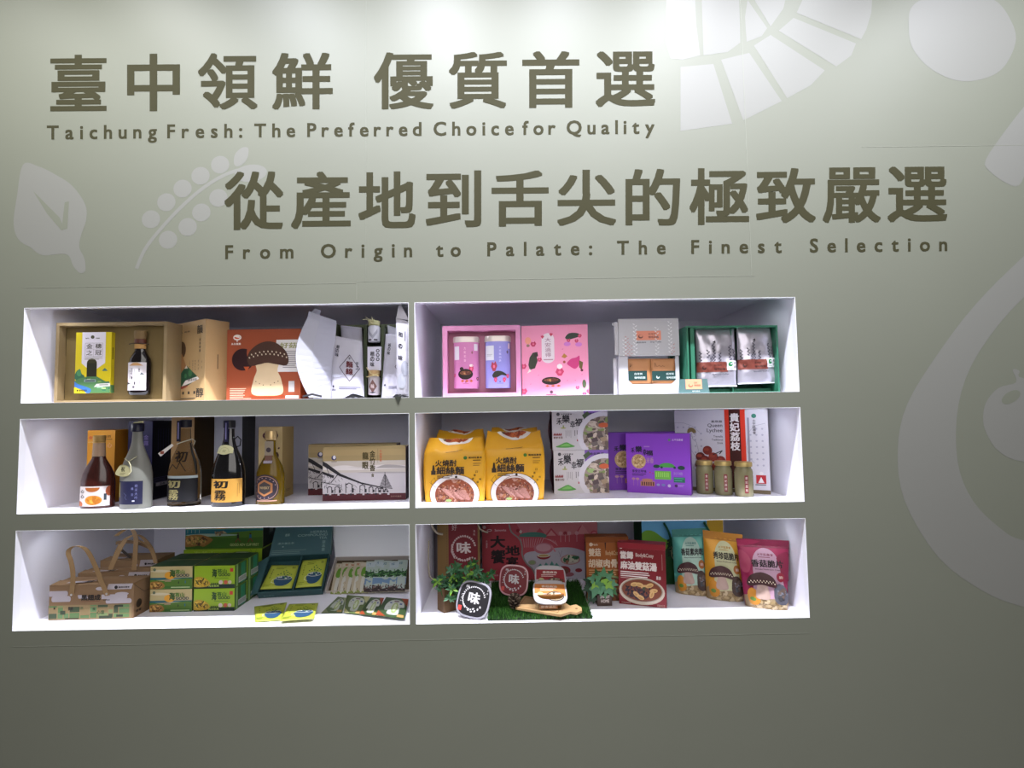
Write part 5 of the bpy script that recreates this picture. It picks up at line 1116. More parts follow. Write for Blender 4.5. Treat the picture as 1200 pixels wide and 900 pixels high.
p.poly(spline([(.4,.62*q),(.6,.72*q),(1,.8*q),(1,.5*q),(.4,.5*q)], 3), '#486e22'); p.poly(spline([(0,.62*q),(.2,.68*q),(.5,.66*q),(.7,.6*q),(.3,.55*q)], 3), '#8fa898'); p.k = 2
p.poly(spline([(0,.12*q),(0,.5*q),(.06,.62*q),(.2,.64*q),(.32,.5*q),(.35,.36*q),(.25,.1*q),(.18,.14*q),(.08,.1*q)], 4), '#8a6430'); p.k = 3; p.scatter(.16,.36*q,.15,.22*q,70,['#b8904c','#4a3018','#7a7a34','#94703a'],.011,7); p.k = 4
p.scatter(.45,.68*q,.08,.1*q,20,['#8a7a5c','#a89870','#6a5a44'],.012,8)
for x, c in ((.68, '#1c2418'), (.84, '#1f5a78')):
    p.ell(x, .66*q, .012, .04*q, '#3a2a1c', n=10); p.rect(x-.015,.44*q,x+.015,.62*q,c); p.line([(x,.45*q),(x-.03,.28*q)],.004,'#6a3c24'); p.line([(x,.45*q),(x+.03,.3*q)],.004,'#6a3c24')
p.text('GOOD ADV CUP FIRST', .58,.1*q,.95,.22*q,'#a8b878',.02); p.k = 1; [p.line([(.2+.03*i,.02),(.4+.05*i,.5*q)],.001,'#2f6414') for i in range(9)]; [p.line([(.03+.05*i,.86*q),(.03+.05*i,.72*q)],.001,'#b0c0b0') for i in range(4)]
p.build('printed_panel', T, front)
p = Pr(.12, zu-zt, base=.0004); p.rect(.4,.25,.8,.6,'#3a4a4a'); p.k = 1; p.rect(.48,.3,.72,.5,'#6a7a78'); p.rect(.3,.7,.8,.9,'#5a3a20'); p.build('printed_side', T, side_r(xu1-xu0))

# ---- tilted trays
class Plane:
    def __init__(s, O, ex, ey): s.O, s.ex = O, ex.normalized(); s.n = s.ex.cross(ey).normalized(); s.ey = s.n.cross(s.ex).normalized()
    def hit(s, px, py, off=0):     # local coords of the picture ray on the plane shifted by off along the normal
        d = ray(px, py); O = s.O+s.n*off; t = (O-CAM).dot(s.n)/d.dot(s.n); q = CAM+d*t-O; return q.dot(s.ex), q.dot(s.ey)
    def P(s, x, y, z=0): return s.O+s.ex*x+s.ey*y+s.n*z
    def mtx(s):
        M_ = Matrix.Identity(4)
        for i in range(3): M_[i][0], M_[i][1], M_[i][2], M_[i][3] = s.ex[i], s.ey[i], s.n[i], s.O[i]
        return M_
def thing_m(name, label, cat, M_, group=None):
    T = thing(name, label, cat, M_.to_translation(), 0, group); T.rotation_euler = M_.to_euler(); return T
def prism(m, poly, z0, z1, mi=0):
    poly = ccw(poly); n = len(m.v); k = len(poly)
    m.v += [(x, y, z0) for x, y in poly]+[(x, y, z1) for x, y in poly]
    m.f += [tuple(range(n, n+k))[::-1], tuple(range(n+k, n+2*k))]+[(n+i, n+(i+1) % k, n+k+(i+1) % k, n+k+i) for i in range(k)]; m.m += [mi]*(k+2); return m
TEAL = '#2c4d50'
O_ = FZ(303, 701.5, Z3); R_ = FZ(378.5, 696.8, Z3); O_.z = R_.z = Z3+.001; Bk = F(313, 652, O_.y+.15)
PL = Plane(O_, R_-O_, Bk-O_); wT = (R_-O_).length; hT = .032
dT = PL.hit(384, 648.5, hT)[1]
T = thing_m('gift_box', 'open dark teal tea box propped up at an angle with its lid raised', 'gift box', PL.mtx())
b = MB(); b.box((0, 0, 0), (wT, dT, .002)); b.box((0, 0, .002), (wT, .003, hT)); b.box((0, .003, .002), (.003, dT, hT)); b.box((wT-.003, .003, .002), (wT, dT, hT)); b.box((.003, dT-.003, .002), (wT-.003, dT, hT)); b.box((wT*.53, .003, .002), (wT*.55, dT-.003, hT*.9))
b.build('tray', mat(TEAL, .45, bump=.05), T)
b = MB(); x_, y_ = PL.hit(292.5, 668, hT); x2, y2 = PL.hit(294, 692, hT-.02); b.hexa([(0, .0, hT-.002), (0, dT, hT-.002), (x_, dT*.8, hT-.012), (x2, .004, hT-.022), (0, 0, hT), (0, dT, hT), (x_, dT*.8, hT-.010), (x2, .004, hT-.020)]); b.build('side_flap', mat('#3a5c60', .45), T)
# supporting wedge (rear of the box rests on its own stand)
zb = PL.P(0, dT).z-Z3
# lid
h0, h1 = PL.P(0, dT, hT), PL.P(wT, dT, hT)
t0 = F(326, 606, h0.y+.07); t1 = F(389, 604, h1.y+.07); tt = Vector((0, .004, 0)); 
LP = Plane(h0, h1-h0, (t0-h0)); lw = (h1-h0).length; lh = min((t0-h0).dot(LP.ey), .19)
LM_ = LP.mtx(); b = MB(); inv = PL.mtx().inverted()
x0l, x1l = (t0-h0).dot(LP.ex), (t1-h0).dot(LP.ex)
prism(b, [(0, 0), (lw, 0), (x1l, lh), (x0l, lh)], -.004, 0); prism(b, [(lw, 0), (lw+.004, 0), (x1l+.004, lh), (x1l, lh)], -.03, 0)
b.v = [tuple(inv @ (LM_ @ Vector(v))) for v in b.v]; b.build('lid', mat('#34565a', .42, bump=.05), T)
p = Pr(lw, lh, base=.0004); c_ = '#7f9a98'
p.text('HERBAL', .64,.54,.95,.60,c_,.012); p.text('COMPOUND', .42,.46,.95,.52,c_,.012); p.text('TEA', .80,.38,.94,.44,c_,.012); p.vtext('草本茶', .89,.34,.06,.06,c_,.01); p.text('鼎草', .20,.48,.28,.55,c_,.02); p.text('漢方養生茶', .1,.28,.38,.33,c_,.01); p.ell(.2,.22,.015,.015,c_); lines(p,.03,.62,.12,3,.04,.012,'#66827f')
sk = lambda u, v: u + x0l*v/lh*(1-u/lw) + (x1l-lw)*v/lh*(u/lw)
p.build('printed_lid', T, lambda u, v, o: tuple(inv @ (LM_ @ Vector((sk(u, v), v, o)))))
p = Pr(wT, hT); p.text('漢方茶包', .08,.2,.25,.5,'#5a7a78',.01); p.build('printed_front', T, front)
# lime tea pouches
def cup(p, ang=0):
    k = '#2a4a68'; p.poly(spline([(.36,.42),(.38,.2),(.5,.1),(.72,.1),(.86,.2),(.9,.42)], 3), k); p.k += 1; p.ell(.63,.42,.27,.08,'#c9d0c8'); p.k += 1; p.ell(.63,.42,.25,.065,k); p.scatter(.63,.44,.22,.06,14,['#c9d0c8','#3a7a50','#16304a'],.02,4)
    p.k -= 2; p.line([(.38,.38),(.28,.36),(.27,.24),(.4,.2)],.0022,'#d8d8b0')
    for x, y in ((.4,.56),(.48,.6),(.56,.68),(.63,.74),(.7,.66),(.78,.6),(.85,.56),(.6,.58),(.72,.54)): p.ell(x,y,.03,.02,('#2c5a34','#4a8040')[int(x*100)%2],n=8,rot=x*9); p.line([(x,y),(.63,.45)],.0006,'#3a6a34')
    p.text('漢方', .8,.82,.92,.9,'#3a4a20',.01); lines(p,.25,.6,.86,2,.06,.02,'#5a6a20'); p.vtext('草本複方茶', .16,.8,.4,.05,'#3a4a20',.01); lines(p,.05,.3,.14,2,.05,.02,'#7a8a30')
LIM = mat('#acb542', .38, bump=.1, bscale=40)
def flatpack(name, label, cat, quad, plane, z0, th, m, art, group, seed=1, part='pouch_body', sub=.02):
    """thin pillow pouch lying in a plane; quad = BL, BR, TR, TL in plane coordinates"""
    q = [Vector((a, b_, 0)) for a, b_ in quad]; c0 = q[0]
    Mx = plane.mtx() @ Matrix.Translation((c0.x, c0.y, z0)); T = thing_m(name, label, cat, Mx, group)
    def S(u, v, o, sd=1):
        r = (q[0]*(1-u)+q[1]*u)*(1-v)+(q[3]*(1-u)+q[2]*u)*v - c0
        e = (max(0, 1-(2*u-1)**6)*max(0, 1-(2*v-1)**6))**.7; n = noise.noise(Vector((u*5+seed, v*5, 2)))*.0012
        return (r.x, r.y, th*.5+sd*(th*.5*e+.0004)+(n*e if sd > 0 else 0)+o)
    N = 12; v = [S(i/N, j/N, 0, sd) for sd in (1, -1) for j in range(N+1) for i in range(N+1)]; n1 = (N+1)**2; f = []
    for j in range(N):
        for i in range(N): a = j*(N+1)+i; f += [(a, a+1, a+N+2, a+N+1), (a+n1, a+n1+N+1, a+n1+N+2, a+n1+1)]
    for i in range(N):
        f += [(i, i+n1, i+1+n1, i+1), (N*(N+1)+i, N*(N+1)+i+1, N*(N+1)+i+1+n1, N*(N+1)+i+n1), (i*(N+1), (i+1)*(N+1), (i+1)*(N+1)+n1, i*(N+1)+n1), (i*(N+1)+N, i*(N+1)+N+n1, (i+1)*(N+1)+N+n1, (i+1)*(N+1)+N)]
    mesh(part, v, f, m, T, smooth=True)
    W = (q[1]-q[0]).length; H = (q[3]-q[0]).length
    p = Pr(W, H, base=.0009, eps=.0003); art(p); p.build('printed_front', T, lambda u, v_, o: S(u/W, v_/H, o), sub=sub)
    return T
for lab, qd in (('lime green tea pouch in the left half of the teal box', ((304.5,690),(341.5,688.5),(350.6,661.5),(318,661.5))), ('lime green tea pouch in the right half of the teal box', ((346,688),(376.5,686),(383.3,653.5),(354.5,656)))):
    flatpack('tea_pouch', lab, 'pouch', [PL.hit(x, y, hT*.8) for x, y in qd], PL, hT*.55, .007, LIM, cup, 'lime tea pouches')
FLOOR = Plane(Vector((0, 0, Z3)), Vector((1, 0, 0)), Vector((0, 1, 0)))
flatpack('tea_pouch', 'lime green tea pouch lying on the shelf, left of two at the front edge', 'pouch', [FLOOR.hit(x, y) for x, y in ((299,730),(330,728),(336.4,707),(298,712))], FLOOR, .0006, .006, LIM, cup, 'lime tea pouches', 4)
flatpack('tea_pouch', 'lime green tea pouch lying on the shelf, overlapping its left neighbour', 'pouch', [FLOOR.hit(x, y, .007) for x, y in ((328,729.4),(368,726.5),(373,708),(339,709.3))], FLOOR, .0078, .006, LIM, cup, 'lime tea pouches', 7)
# white lidded tray of sachets
O_ = FZ(382, 695.5, Z3); R_ = FZ(479.2, 696, Z3); R_.y = O_.y; O_.z = R_.z = Z3+.001; Bk = F(393, 653, O_.y+.16)
PW = Plane(O_, R_-O_, Bk-O_); wW = min((R_-O_).length, XS[0][1]-.002-O_.x); dW = PW.hit(393, 652.5, .02)[1]; hW = .02; xs = PW.hit(393, 652.5, hW)[0]
WB = mat('#b5aca6', .5); T = thing_m('sachet_box', 'open white box tray with a raised white lid, full of seed sachets', 'box', PW.mtx())
b = MB(); prism(b, [(0, 0), (wW, 0), (wW, dW), (xs, dW)], 0, .002); prism(b, [(0, 0), (.004, 0), (xs+.004, dW), (xs, dW)], .002, hW); b.box((.004, 0, .002), (wW, .003, hW*.5)); b.box((xs, dW-.003, .002), (wW, dW, hW)); b.build('tray', WB, T)
b = MB(); prism(b, [(.006, .004), (wW-.001, .004), (wW-.001, dW-.004), (xs+.006, dW-.004)], .002, .0025); b.build('tray_lining', mat('#4a3c28', .6), T)
h0 = PW.P(xs, dW, hW); h1 = PW.P(wW, dW, hW); tq = F(388.5, 606, h0.y+.05); LW = Plane(h0, h1-h0, tq-h0); inv2 = PW.mtx().inverted(); lhw = min((tq-h0).dot(LW.ey), .19); xo = (tq-h0).dot(LW.ex)
b = MB(); prism(b, [(0, 0), ((h1-h0).length, 0), ((h1-h0).length, lhw), (xo, lhw)], -.004, 0); b.v = [tuple(inv2 @ (LW.mtx() @ Vector(v))) for v in b.v]; b.build('lid', mat('#dcdde0', .4), T)
def daikon(p):
    p.rect(0,0,1,1,'#b4a890'); p.k = 1; p.rect(.1,.86,.9,.97,'#c0b4a0'); p.rect(.3,.88,.7,.95,'#a87a60'); p.poly(spline([(.2,.55),(.35,.8),(.9,.82),(1,.6),(.7,.5)], 3), '#5d8a2a'); p.poly(spline([(.25,.05),(.3,.45),(.6,.52),(.55,.2),(.4,.02)], 3), '#c0beb4'); p.poly(spline([(.55,.1),(.7,.5),(.95,.45),(.9,.1)], 3), '#4a3c34'); p.rect(0,0,1,.08,'#7a8a3c')
def cress(p):
    p.rect(0,0,1,1,'#a8b4ac'); p.k = 1; p.rect(0,.75,1,.95,'#b0bcc0'); p.text('水菜', .15,.84,.5,.93,'#5a7a88',.02); p.rect(0,.45,1,.68,'#274a2c'); p.k = 2; p.scatter(.5,.56,.45,.13,24,['#3f6e3c','#16301c','#5a8a50'],.06,3); p.k = 1; p.rect(0,.22,1,.42,'#6a86a8'); p.rect(0,0,1,.2,'#3a3030'); p.k = 2; p.scatter(.5,.14,.45,.1,14,['#8a7a78','#1c1616','#6a4a40'],.05,4)
for i in range(10):
    kind = 0 if i < 5 else 1; xt = 393.5+ (i*7.2 if i < 5 else 36+(i-5)*9.3); xb_ = 386.5+(i*7.9 if i < 5 else 39.5+(i-5)*9.3); ty = 658-(.8*(i % 2)) - (2 if i == 6 else 0); w_ = 11 if i < 9 else 11.5
    w_ = min(w_, 478.5-max(xt, xb_)); q = [PW.hit(x, y, hW*.9) for x, y in ((xb_, 693.5), (xb_+w_+(2 if i<9 else 0), 694), (xt+w_, ty), (xt, ty))]
    q = [(min(a, wW-.003), b_) for a, b_ in q]
    flatpack('seed_sachet', 'sachet with a %s picture, %s from the left in the white tray' % (('white radish', 'green leaf')[kind], ('first', 'second', 'third', 'fourth', 'fifth', 'sixth', 'seventh', 'eighth', 'ninth', 'last')[i]), 'sachet', q, PW, .005+.0018*i, .0016, mat('#b0a890', .45), daikon if kind == 0 else cress, 'seed sachets in the tray', i, 'sachet_body', sub=.05)
def wheel(p, base, edge):
    p.rect(0,0,1,1,base); p.k = 1; p.poly([(.0,.25),(.0,.0),(.35,0)], edge); p.poly([(.7,1),(1,1),(1,.6),(.9,.7)], edge); p.poly(spline([(.2,.3),(.18,.6),(.35,.85),(.6,.88),(.85,.75),(.9,.5),(.75,.45),(.72,.12),(.35,.12),(.33,.3)], 3), '#b4b8b0'); p.k = 2; p.ell(.55,.45,.12,.28,'#98a86a'); p.k = 3; p.ell(.55,.45,.06,.2,'#c0c8a8'); p.rect(.45,.75,.65,.82,'#6a4a50'); p.k = 2; p.rect(.3,.66,.38,.72,'#3a4a80'); p.rect(.7,.62,.8,.7,'#3a4a80'); p.rect(.72,.02,.95,.14,'#b08a50')
for i, (qd, base, edge, lab) in enumerate(((((376.5,719),(401,718.5),(406,701.5),(396,700)), '#5a6a48', '#8a9070', 'leftmost of the four sachets fanned on the shelf, grey-green'),
        (((403,718.5),(421,720.5),(434,700),(406.5,698)), '#57663c', '#b0ac7c', 'second of the four fanned sachets, green with a cream top edge'),
        (((421,720.3),(441,722.5),(450,701.5),(434.5,700.5)), '#35492a', '#8c3c20', 'third of the four fanned sachets, dark green and rust red'),
        (((440,721.5),(474,726),(478.7,703),(452.5,700.5)), '#35492a', '#8c3c20', 'rightmost fanned sachet, dark green and rust red, next to the divider'))):
    z_ = .001+.0028*i; flatpack('seed_sachet', lab, 'sachet', [FLOOR.hit(x, y, z_) for x, y in qd], FLOOR, z_, .0022, mat('#4a5a38', .45), lambda p: wheel(p, base, edge), 'loose seed sachets', i+20, 'sachet_body', sub=.03)
# ================================================================ bottom right niche
def quadbox(pts_front, depth, m, name, T=None, parent=None):
    """box with a front face given by four 3-D points (bl, br, tr, tl) and pushed straight back"""
    fr = [Vector(p) for p in pts_front]; dv = Vector((0, depth, 0)) if not isinstance(depth, Vector) else depth
    return MB().hexa([fr[0], fr[1], fr[1]+dv, fr[0]+dv, fr[3], fr[2], fr[2]+dv, fr[3]+dv])
# big pink feast gift box at the back
Yk = .42; A = F(565.5, 681, Yk); A.z = Z3; w = F(701.5, 681, Yk).x-A.x; h = 1.136-Z3
hv = F(633, 613.5, Yk).z-Z3
T, o = carton('gift_box', 'large red gift box with feast table artwork, standing at the back', 'gift box', A, w, h, .09, 0, '#93373c', '#5a2026', '#7a2c34')
p = Pr(w, hv); RED = '#a2404a'; p.rect(0,0,1,1,RED); p.k = 1
p.poly([(.38,1),(1,1),(1,.80),(.96,.76),(.9,.78),(.86,.96),(.8,.8),(.74,.78),(.66,.78),(.6,.92),(.55,.8),(.5,.92),(.44,.78),(.4,.78)], '#b0686c'); p.poly([(.3,1),(.42,1),(.4,.78),(.34,.86)], '#b0606a')
p.poly([(.56,.78),(.6,.88),(.64,.78)], '#bc7a7c'); p.poly([(.82,.8),(.87,.97),(.93,.8)], '#bc7a7c')
p.ell(.44,.78,.12,.07,'#3e7266'); p.poly([(.32,.77),(.5,.76),(.62,.72),(.62,.5),(.42,.4),(.32,.5)], '#a5444e'); p.k = 2
for i in range(10): p.line([(.335+.022*i,.74),(.35+.016*i,.58)], .0022, '#b8848a')
for i in range(6): p.line([(.53+.02*i,.74-.01*i),(.6+.01*i,.70-.02*i)], .0018, '#b8848a')
for x in (.68,.72,.755,.82): p.circ(x,.82,.017,'#b88488' if x != .72 else '#8a2c38'); p.line([(x,.8),(x,.67)],.0022,'#b88488')
# table
p.k = 1; p.poly(spline([(.36,.44),(.48,.52),(.62,.56),(.78,.56),(.92,.46),(1,.38),(1,-.3),(.4,-.3),(.42,.1)], 4), '#a5a0aa'); p.k = 2
p.ell(.53,.56,.085,.1,'#a5606c'); p.k = 3; p.ell(.53,.57,.065,.07,'#b98a92'); p.line([(.6,.6),(.63,.5)],.006,'#b8707a'); p.ell(.53,.43,.06,.07,'#7c1f26',a0=PI,a1=2*PI); p.ell(.53,.43,.055,.03,'#c8bcb0'); p.k = 4; p.ell(.53,.43,.045,.022,'#a08a5a')
p.k = 3; p.ell(.76,.35,.085,.09,'#a06a6c'); p.k = 4; p.ell(.76,.35,.075,.075,'#a89c90'); p.k = 5; p.scatter(.76,.36,.065,.06,34,['#1e4a34','#2c5a3c','#b8b4a0','#8a5a48'],.011,4)
p.k = 3; p.ell(.43,.31,.035,.045,'#8a8078'); p.k = 4; p.ell(.43,.31,.025,.03,'#7a8a60'); p.k = 3
for x0, s in ((.5,.07),(.55,.09),(.6,.11),(.64,.08)): p.poly([(x0-.03,.22),(x0,.22+s),(x0+.035,.22)], '#46786e'); p.k += 1; p.poly([(x0,.22+s),(x0+.015,.22),(x0+.035,.22)], '#5c9086'); p.k -= 1
p.ell(.7,.16,.06,.08,'#8a2c34'); p.ell(.83,.16,.03,.035,'#7c1f26'); p.k = 4; p.ell(.7,.15,.045,.055,'#6a4038'); p.k = 3; p.ell(.74,.09,.05,.04,'#8a5058'); p.circ(.95,.15,.012,'#7c1f26'); p.circ(.5,.2,.012,'#7c1f26'); p.circ(.31,.88,.015,'#7c1f26'); p.ell(.335,.86,.012,.03,'#b8a8a0')
p.line([(.66,.5),(.68,.4)],.0014,'#7a6a74'); p.line([(.69,.51),(.67,.4)],.0014,'#7a6a74'); p.circ(.97,.8,.03,'#a2404a'); p.k = 4; p.circ(.97,.8,.02,'#b86a74')
# wavy front panel at the left
p.k = 7; wv = [(.235,1),(.255,.86),(.32,.74),(.345,.6),(.345,.45),(.38,.3),(.43,.2),(.455,.08),(.46,0)]
p.poly([(0,0),(0,1)]+spline(wv, 4, False), '#9a343e'); p.k = 8
c_ = spline([(x*p.w, y*p.h) for x, y in wv], 4, False); p.line([(x, y) for x, y in c_], .006, '#7a7874', rel=False)
p.k = 9; k = '#1a1014'; p.text('大', .07,.58,.20,.80,k,.035); p.text('地', .20,.44,.325,.62,k,.035); p.text('饗', .075,.30,.20,.55,k,.03); p.text('宴', .205,.25,.31,.42,k,.035)
p.ell(.065,.895,.022,.022,'#c4a0a4'); p.k = 10; p.ell(.065,.895,.014,.01,'#9a343e'); p.k = 9; p.text('Samovita', .11,.875,.21,.915,'#c4a0a4',.02); p.vtext('大地饗宴', .04,.72,.58,.015,'#c4a0a4',.01); p.text('大地的滋味', .03,.08,.14,.11,'#b88a90',.01); p.circ(.02,.95,.014,'#c4a8a4')
p.build('printed_panel', T, front)
# kraft gift bag with the red label
Yb = .34; ex = lambda x, y, Y: F(x, y, Y)
fl, frr = ex(513, 690, Yb), ex(563, 690, Yb); fl.z = frr.z = Z3; bl = ex(508, 690, Yb+.05); bl.z = Z3; bl.x = max(bl.x, XS[1][0]+.002); ztop = 1.134
T = thing('gift_bag', 'tall kraft gift bag with a dark red label and rope handles, at the left end', 'bag', fl)
up = Vector((0, 0, ztop-Z3)); O_ = fl.copy(); bk = bl-fl
def L(v): return v-O_
b = MB().hexa([L(fl), L(frr), L(frr+bk), L(bl), L(fl+up), L(frr+up), L(frr+bk+up), L(bl+up)]); b.m = [0, 0, 0, 0, 0, 1]; b.build('bag_body', [mat('#7f6238', .7, bump=.15), mat('#6c6264', .6)], T)
w = (frr-fl).length; hh = ztop-Z3; p = Pr(w, hh); q0 = (F(538, 668, Yb).z-Z3)/hh; q1 = (F(538, 613, Yb).z-Z3)/hh; qs = q1-q0
p.rect(.26,q0-.2,.95,1,'#6c1a22'); p.k = 1
cx, cy = .62, q0+qs*.46
for i in range(26):
    a = -.35+2*PI*.82*i/26*1.0; p.ell(cx+.27*math.cos(a+.6), cy+.27*w/hh*1.0*math.sin(a+.6)*1.05, .028, .012, '#b9a4a0', n=7, rot=a*2)
p.line([(cx-.28,cy+.05),(cx-.29,cy-.04),(cx-.22,cy-.12)],.004,'#b9a4a0'); p.k = 2; p.text('味', cx-.17, cy-.065, cx+.17, cy+.08, '#c9bcb8', .03)
for i in range(7): p.ell(cx-.1+.06*i, cy-.13-.015*math.sin(i), .022, .012, '#b9a4a0', n=8, rot=i)
p.text('好', .34, q0+qs*.84, .46, q0+qs*.97, '#a88a88', .01); p.vtext('滋味', .87, q0+qs*.86, q0+qs*.72, .05, '#a88a88', .01); p.text('印', .34,q0+qs*.03,.42,q0+qs*.14,'#9a5a50',.01)
for i in range(30): p.line([(.225,.02+.032*i),(.225,.035+.032*i)],.0016,'#5a4220')
p.build('printed_panel', T, lambda u, v, o: tuple(L(fl)+Vector((u, -o, v))))
RP = mat('#a59a88', .8, bump=.3, bscale=200)
def wt(pts, r, name, m, T): mm = MB().tube(pts, r, n=7); o = mm.build(name, m, None, True); o.parent = T; o.matrix_parent_inverse = Matrix.Translation(-T.location); return o
wt([F(x, y, .28) for x, y in spline([(505, 611), (508, 620), (513, 625), (519, 626)], 4, False)], .0042, 'rope_handle', RP, T)
wt([F(x, y, .235) for x, y in spline([(502.5, 634), (502, 655), (503, 672), (506, 678), (511, 680)], 4, False)], .0028, 'rope_handle', RP, T)
wt([F(x, y, Yb-.008) for x, y in spline([(560, 614), (563, 620), (568, 623), (572, 624)], 4, False)], .0032, 'rope_handle', RP, T)
# plants ----------------------------------------------------------------
def leafmesh(m, c, d, up, L_, W_, mi, lobes=1):
    d = d.normalized(); s = d.cross(up).normalized(); n = s.cross(d).normalized()
    if lobes == 1:
        pts = [c, c+d*L_*.3+s*W_*.5+n*L_*.05, c+d*L_*.65+s*W_*.42, c+d*L_-n*L_*.12, c+d*L_*.65-s*W_*.42, c+d*L_*.3-s*W_*.5+n*L_*.05]
    else:
        pts = [c, c+d*L_*.05+s*W_*.5, c+d*L_*.35+s*W_*.62, c+d*L_*.42+s*W_*.28, c+d*L_-n*L_*.15, c+d*L_*.42-s*W_*.28, c+d*L_*.35-s*W_*.62, c+d*L_*.05-s*W_*.5]
    mid = c+d*L_*.45-n*L_*.06; k = len(m.v); m.v += [tuple(p) for p in pts]+[tuple(mid)]
    for i in range(len(pts)): m.f.append((k+i, k+(i+1) % len(pts), k+len(pts))); m.m.append(mi)
def leaf_objs(T, specs, mats, name='leaf'):
    for (c, d, up, L_, W_, mi, lb) in specs:
        m = MB(); leafmesh(m, Vector((0, 0, 0)), d, up, L_, W_, 0, lb); o = m.build(name, mats[mi], T, True); o.location = c
GL = [mat('#6f9a34', .45), mat('#2c5a30', .45), mat('#1c3a24', .5), mat('#3f7048', .45), mat('#4c7a5a', .5)]
# plant 1 in a wooden box pot, corner to the front
c0 = FZ(520.5, 719, Z3); lft = FZ(512.5, 714.5, Z3); rgt = FZ(541, 713.5, Z3); ph = F(520, 691, c0.y).z-Z3
T = thing('potted_plant', 'artificial green plant in a square brown wooden pot, behind the black tub', 'plant', c0)
a_, b_, d_ = Vector((0, 0, 0)), rgt-c0, lft-c0; e_ = b_+d_; u_ = Vector((0, 0, ph))
MB().hexa([a_, b_, e_, d_, u_, b_+u_, e_+u_, d_+u_]).build('pot', mat('#553d22', .55, var=.25, vscale=12, bump=.2), T, bevel=.002)
cc = (b_+d_)*.5+u_; MB().hexa([x*.86+cc*.14 for x in (u_, b_+u_, e_+u_, d_+u_)]+[x*.86+cc*.14+Vector((0, 0, .004)) for x in (u_, b_+u_, e_+u_, d_+u_)]).build('soil', mat('#1a1a12', .9), T)
R = random.Random(21); sp = []; st = MB()
TIPS = [(512,681),(519,677),(524,684),(531,676),(538,671),(545,668),(551,662),(556,660),(560,668),(548,678),(541,684),(552,686),(560,680),(568,678),(575,672),(530,690),(536,697),(527,700),(545,694),(566,686),(518,690),(555,672),(535,663),(528,668),(570,674),(522,664),(543,676),(533,704)]
for i, (x, y) in enumerate(TIPS):
    t_ = F(x, y, c0.y+.03*R.random()-.01)-c0; base = cc+Vector((R.uniform(-.01, .01), R.uniform(-.01, .01), 0))
    mid = (t_+base)*.5+Vector((0, 0, .012)); st.tube([base, mid, t_], .0011, n=4)
    br = 0 if i % 3 == 0 else (1 if i % 3 == 1 else 4)
    for k in range(9):
        a = 2*PI*k/9+R.random(); d = Vector((math.cos(a), -.35-.3*R.random(), math.sin(a)*.9)); sp.append((t_, d, Vector((0, -1, .3)), .017+.010*R.random(), .0085, R.choice([br, br, 3, 1]), 1))
    for k in range(3):
        q = base*(.6-.2*k)+t_*(.4+.2*k); sp.append((q, Vector((R.uniform(-1, 1), -.4, R.uniform(-.6, .6))), Vector((0, -1, .3)), .02, .010, 2, 1))
st.build('stem', mat('#2a3a1c', .6), T); leaf_objs(T, sp[:295], GL)
# round-square food tubs --------------------------------------------------
def rsq(r, n=40, e=.5, asp=1):
    return [(r*math.copysign(abs(math.cos(2*PI*i/n))**e, math.cos(2*PI*i/n)), r*asp*math.copysign(abs(math.sin(2*PI*i/n))**e, math.sin(2*PI*i/n))) for i in range(n)]
def loft(m, rings, mi=0, cap=True):
    n0 = len(m.v); n = len(rings[0])
    for rg in rings: m.v += rg
    for i in range(len(rings)-1):
        for j in range(n): a = n0+i*n+j; b_ = n0+i*n+(j+1) % n; m.f.append((a, b_, b_+n, a+n)); m.m.append(mi)
    if cap: m.f += [tuple(n0+j for j in range(n))[::-1], tuple(n0+(len(rings)-1)*n+j for j in range(n))]; m.m += [mi]*2
    return m
def tubM(name, label, Mx, r, hgt, cup, lid, rim, art, asp=1.0, group='food tubs', clear=True):
    """tub with its lid plane at local z=0 facing +z, body hanging below"""
    T = thing_m(name, label, 'food tub', Mx, group); n = 44
    R_ = lambda s, z: [(x, y, z) for x, y in rsq(r*s, n, .62, asp)]
    m = loft(MB(), [R_(.72, -hgt), R_(.80, -hgt+.003), R_(.93, -.006)]); m.build('tub_body', cup, T, True)
    m = loft(MB(), [R_(.95, -.008), R_(1.0, -.007), R_(1.0, -.001), R_(.985, .0005), R_(.92, .001)]); m.build('lid_rim', rim, T, True)
    p = Pr(r*2, r*2*asp, base=.0014, eps=.00025); p.clip = None
    p.poly([(.5+x/(2*r), .5+y/(2*r*asp)) for x, y in rsq(r*.9, n, .62, asp)], lid); p.k = 1; art(p); p.build('printed_lid', T, lambda u, v, o: (u-r, v-r*asp, o)); return T
def wei(p, ink='#b4b1b4', seal='#b83a34'):
    for i in range(24):
        a = .3+2*PI*.72*i/24; p.ell(.5+.33*math.cos(a), .53+.31*math.sin(a), .032, .016, ink, n=7, rot=a*2.2)
    p.line([(.2,.62),(.17,.5),(.22,.33),(.3,.24)],.0022,ink); p.k += 1; p.text('味', .33,.38,.69,.70,ink,.035); p.k -= 1
    for x, y in ((.4,.2),(.5,.17),(.6,.2),(.68,.26),(.74,.33),(.55,.25)): p.ell(x,y,.035,.025,ink,n=8,rot=x*7)
    p.rect(.1,.15,.2,.28,seal); p.vtext('好滋味', .13,.62,.36,.03,ink,.01); p.vtext('香醇', .87,.85,.68,.04,ink,.01); p.text('梅', .2,.78,.3,.86,'#7a7c90' if ink[1] == 'c' else ink,.01)
def facing(center, normal, roll=0):
    n = Vector(normal).normalized(); x = Vector((0, 0, 1)).cross(n).normalized(); y = n.cross(x)
    if roll: x, y = x*math.cos(roll)+y*math.sin(roll), y*math.cos(roll)-x*math.sin(roll)
    M_ = Matrix.Identity(4)
    for i in range(3): M_[i][0], M_[i][1], M_[i][2], M_[i][3] = x[i], y[i], n[i], center[i]
    return M_
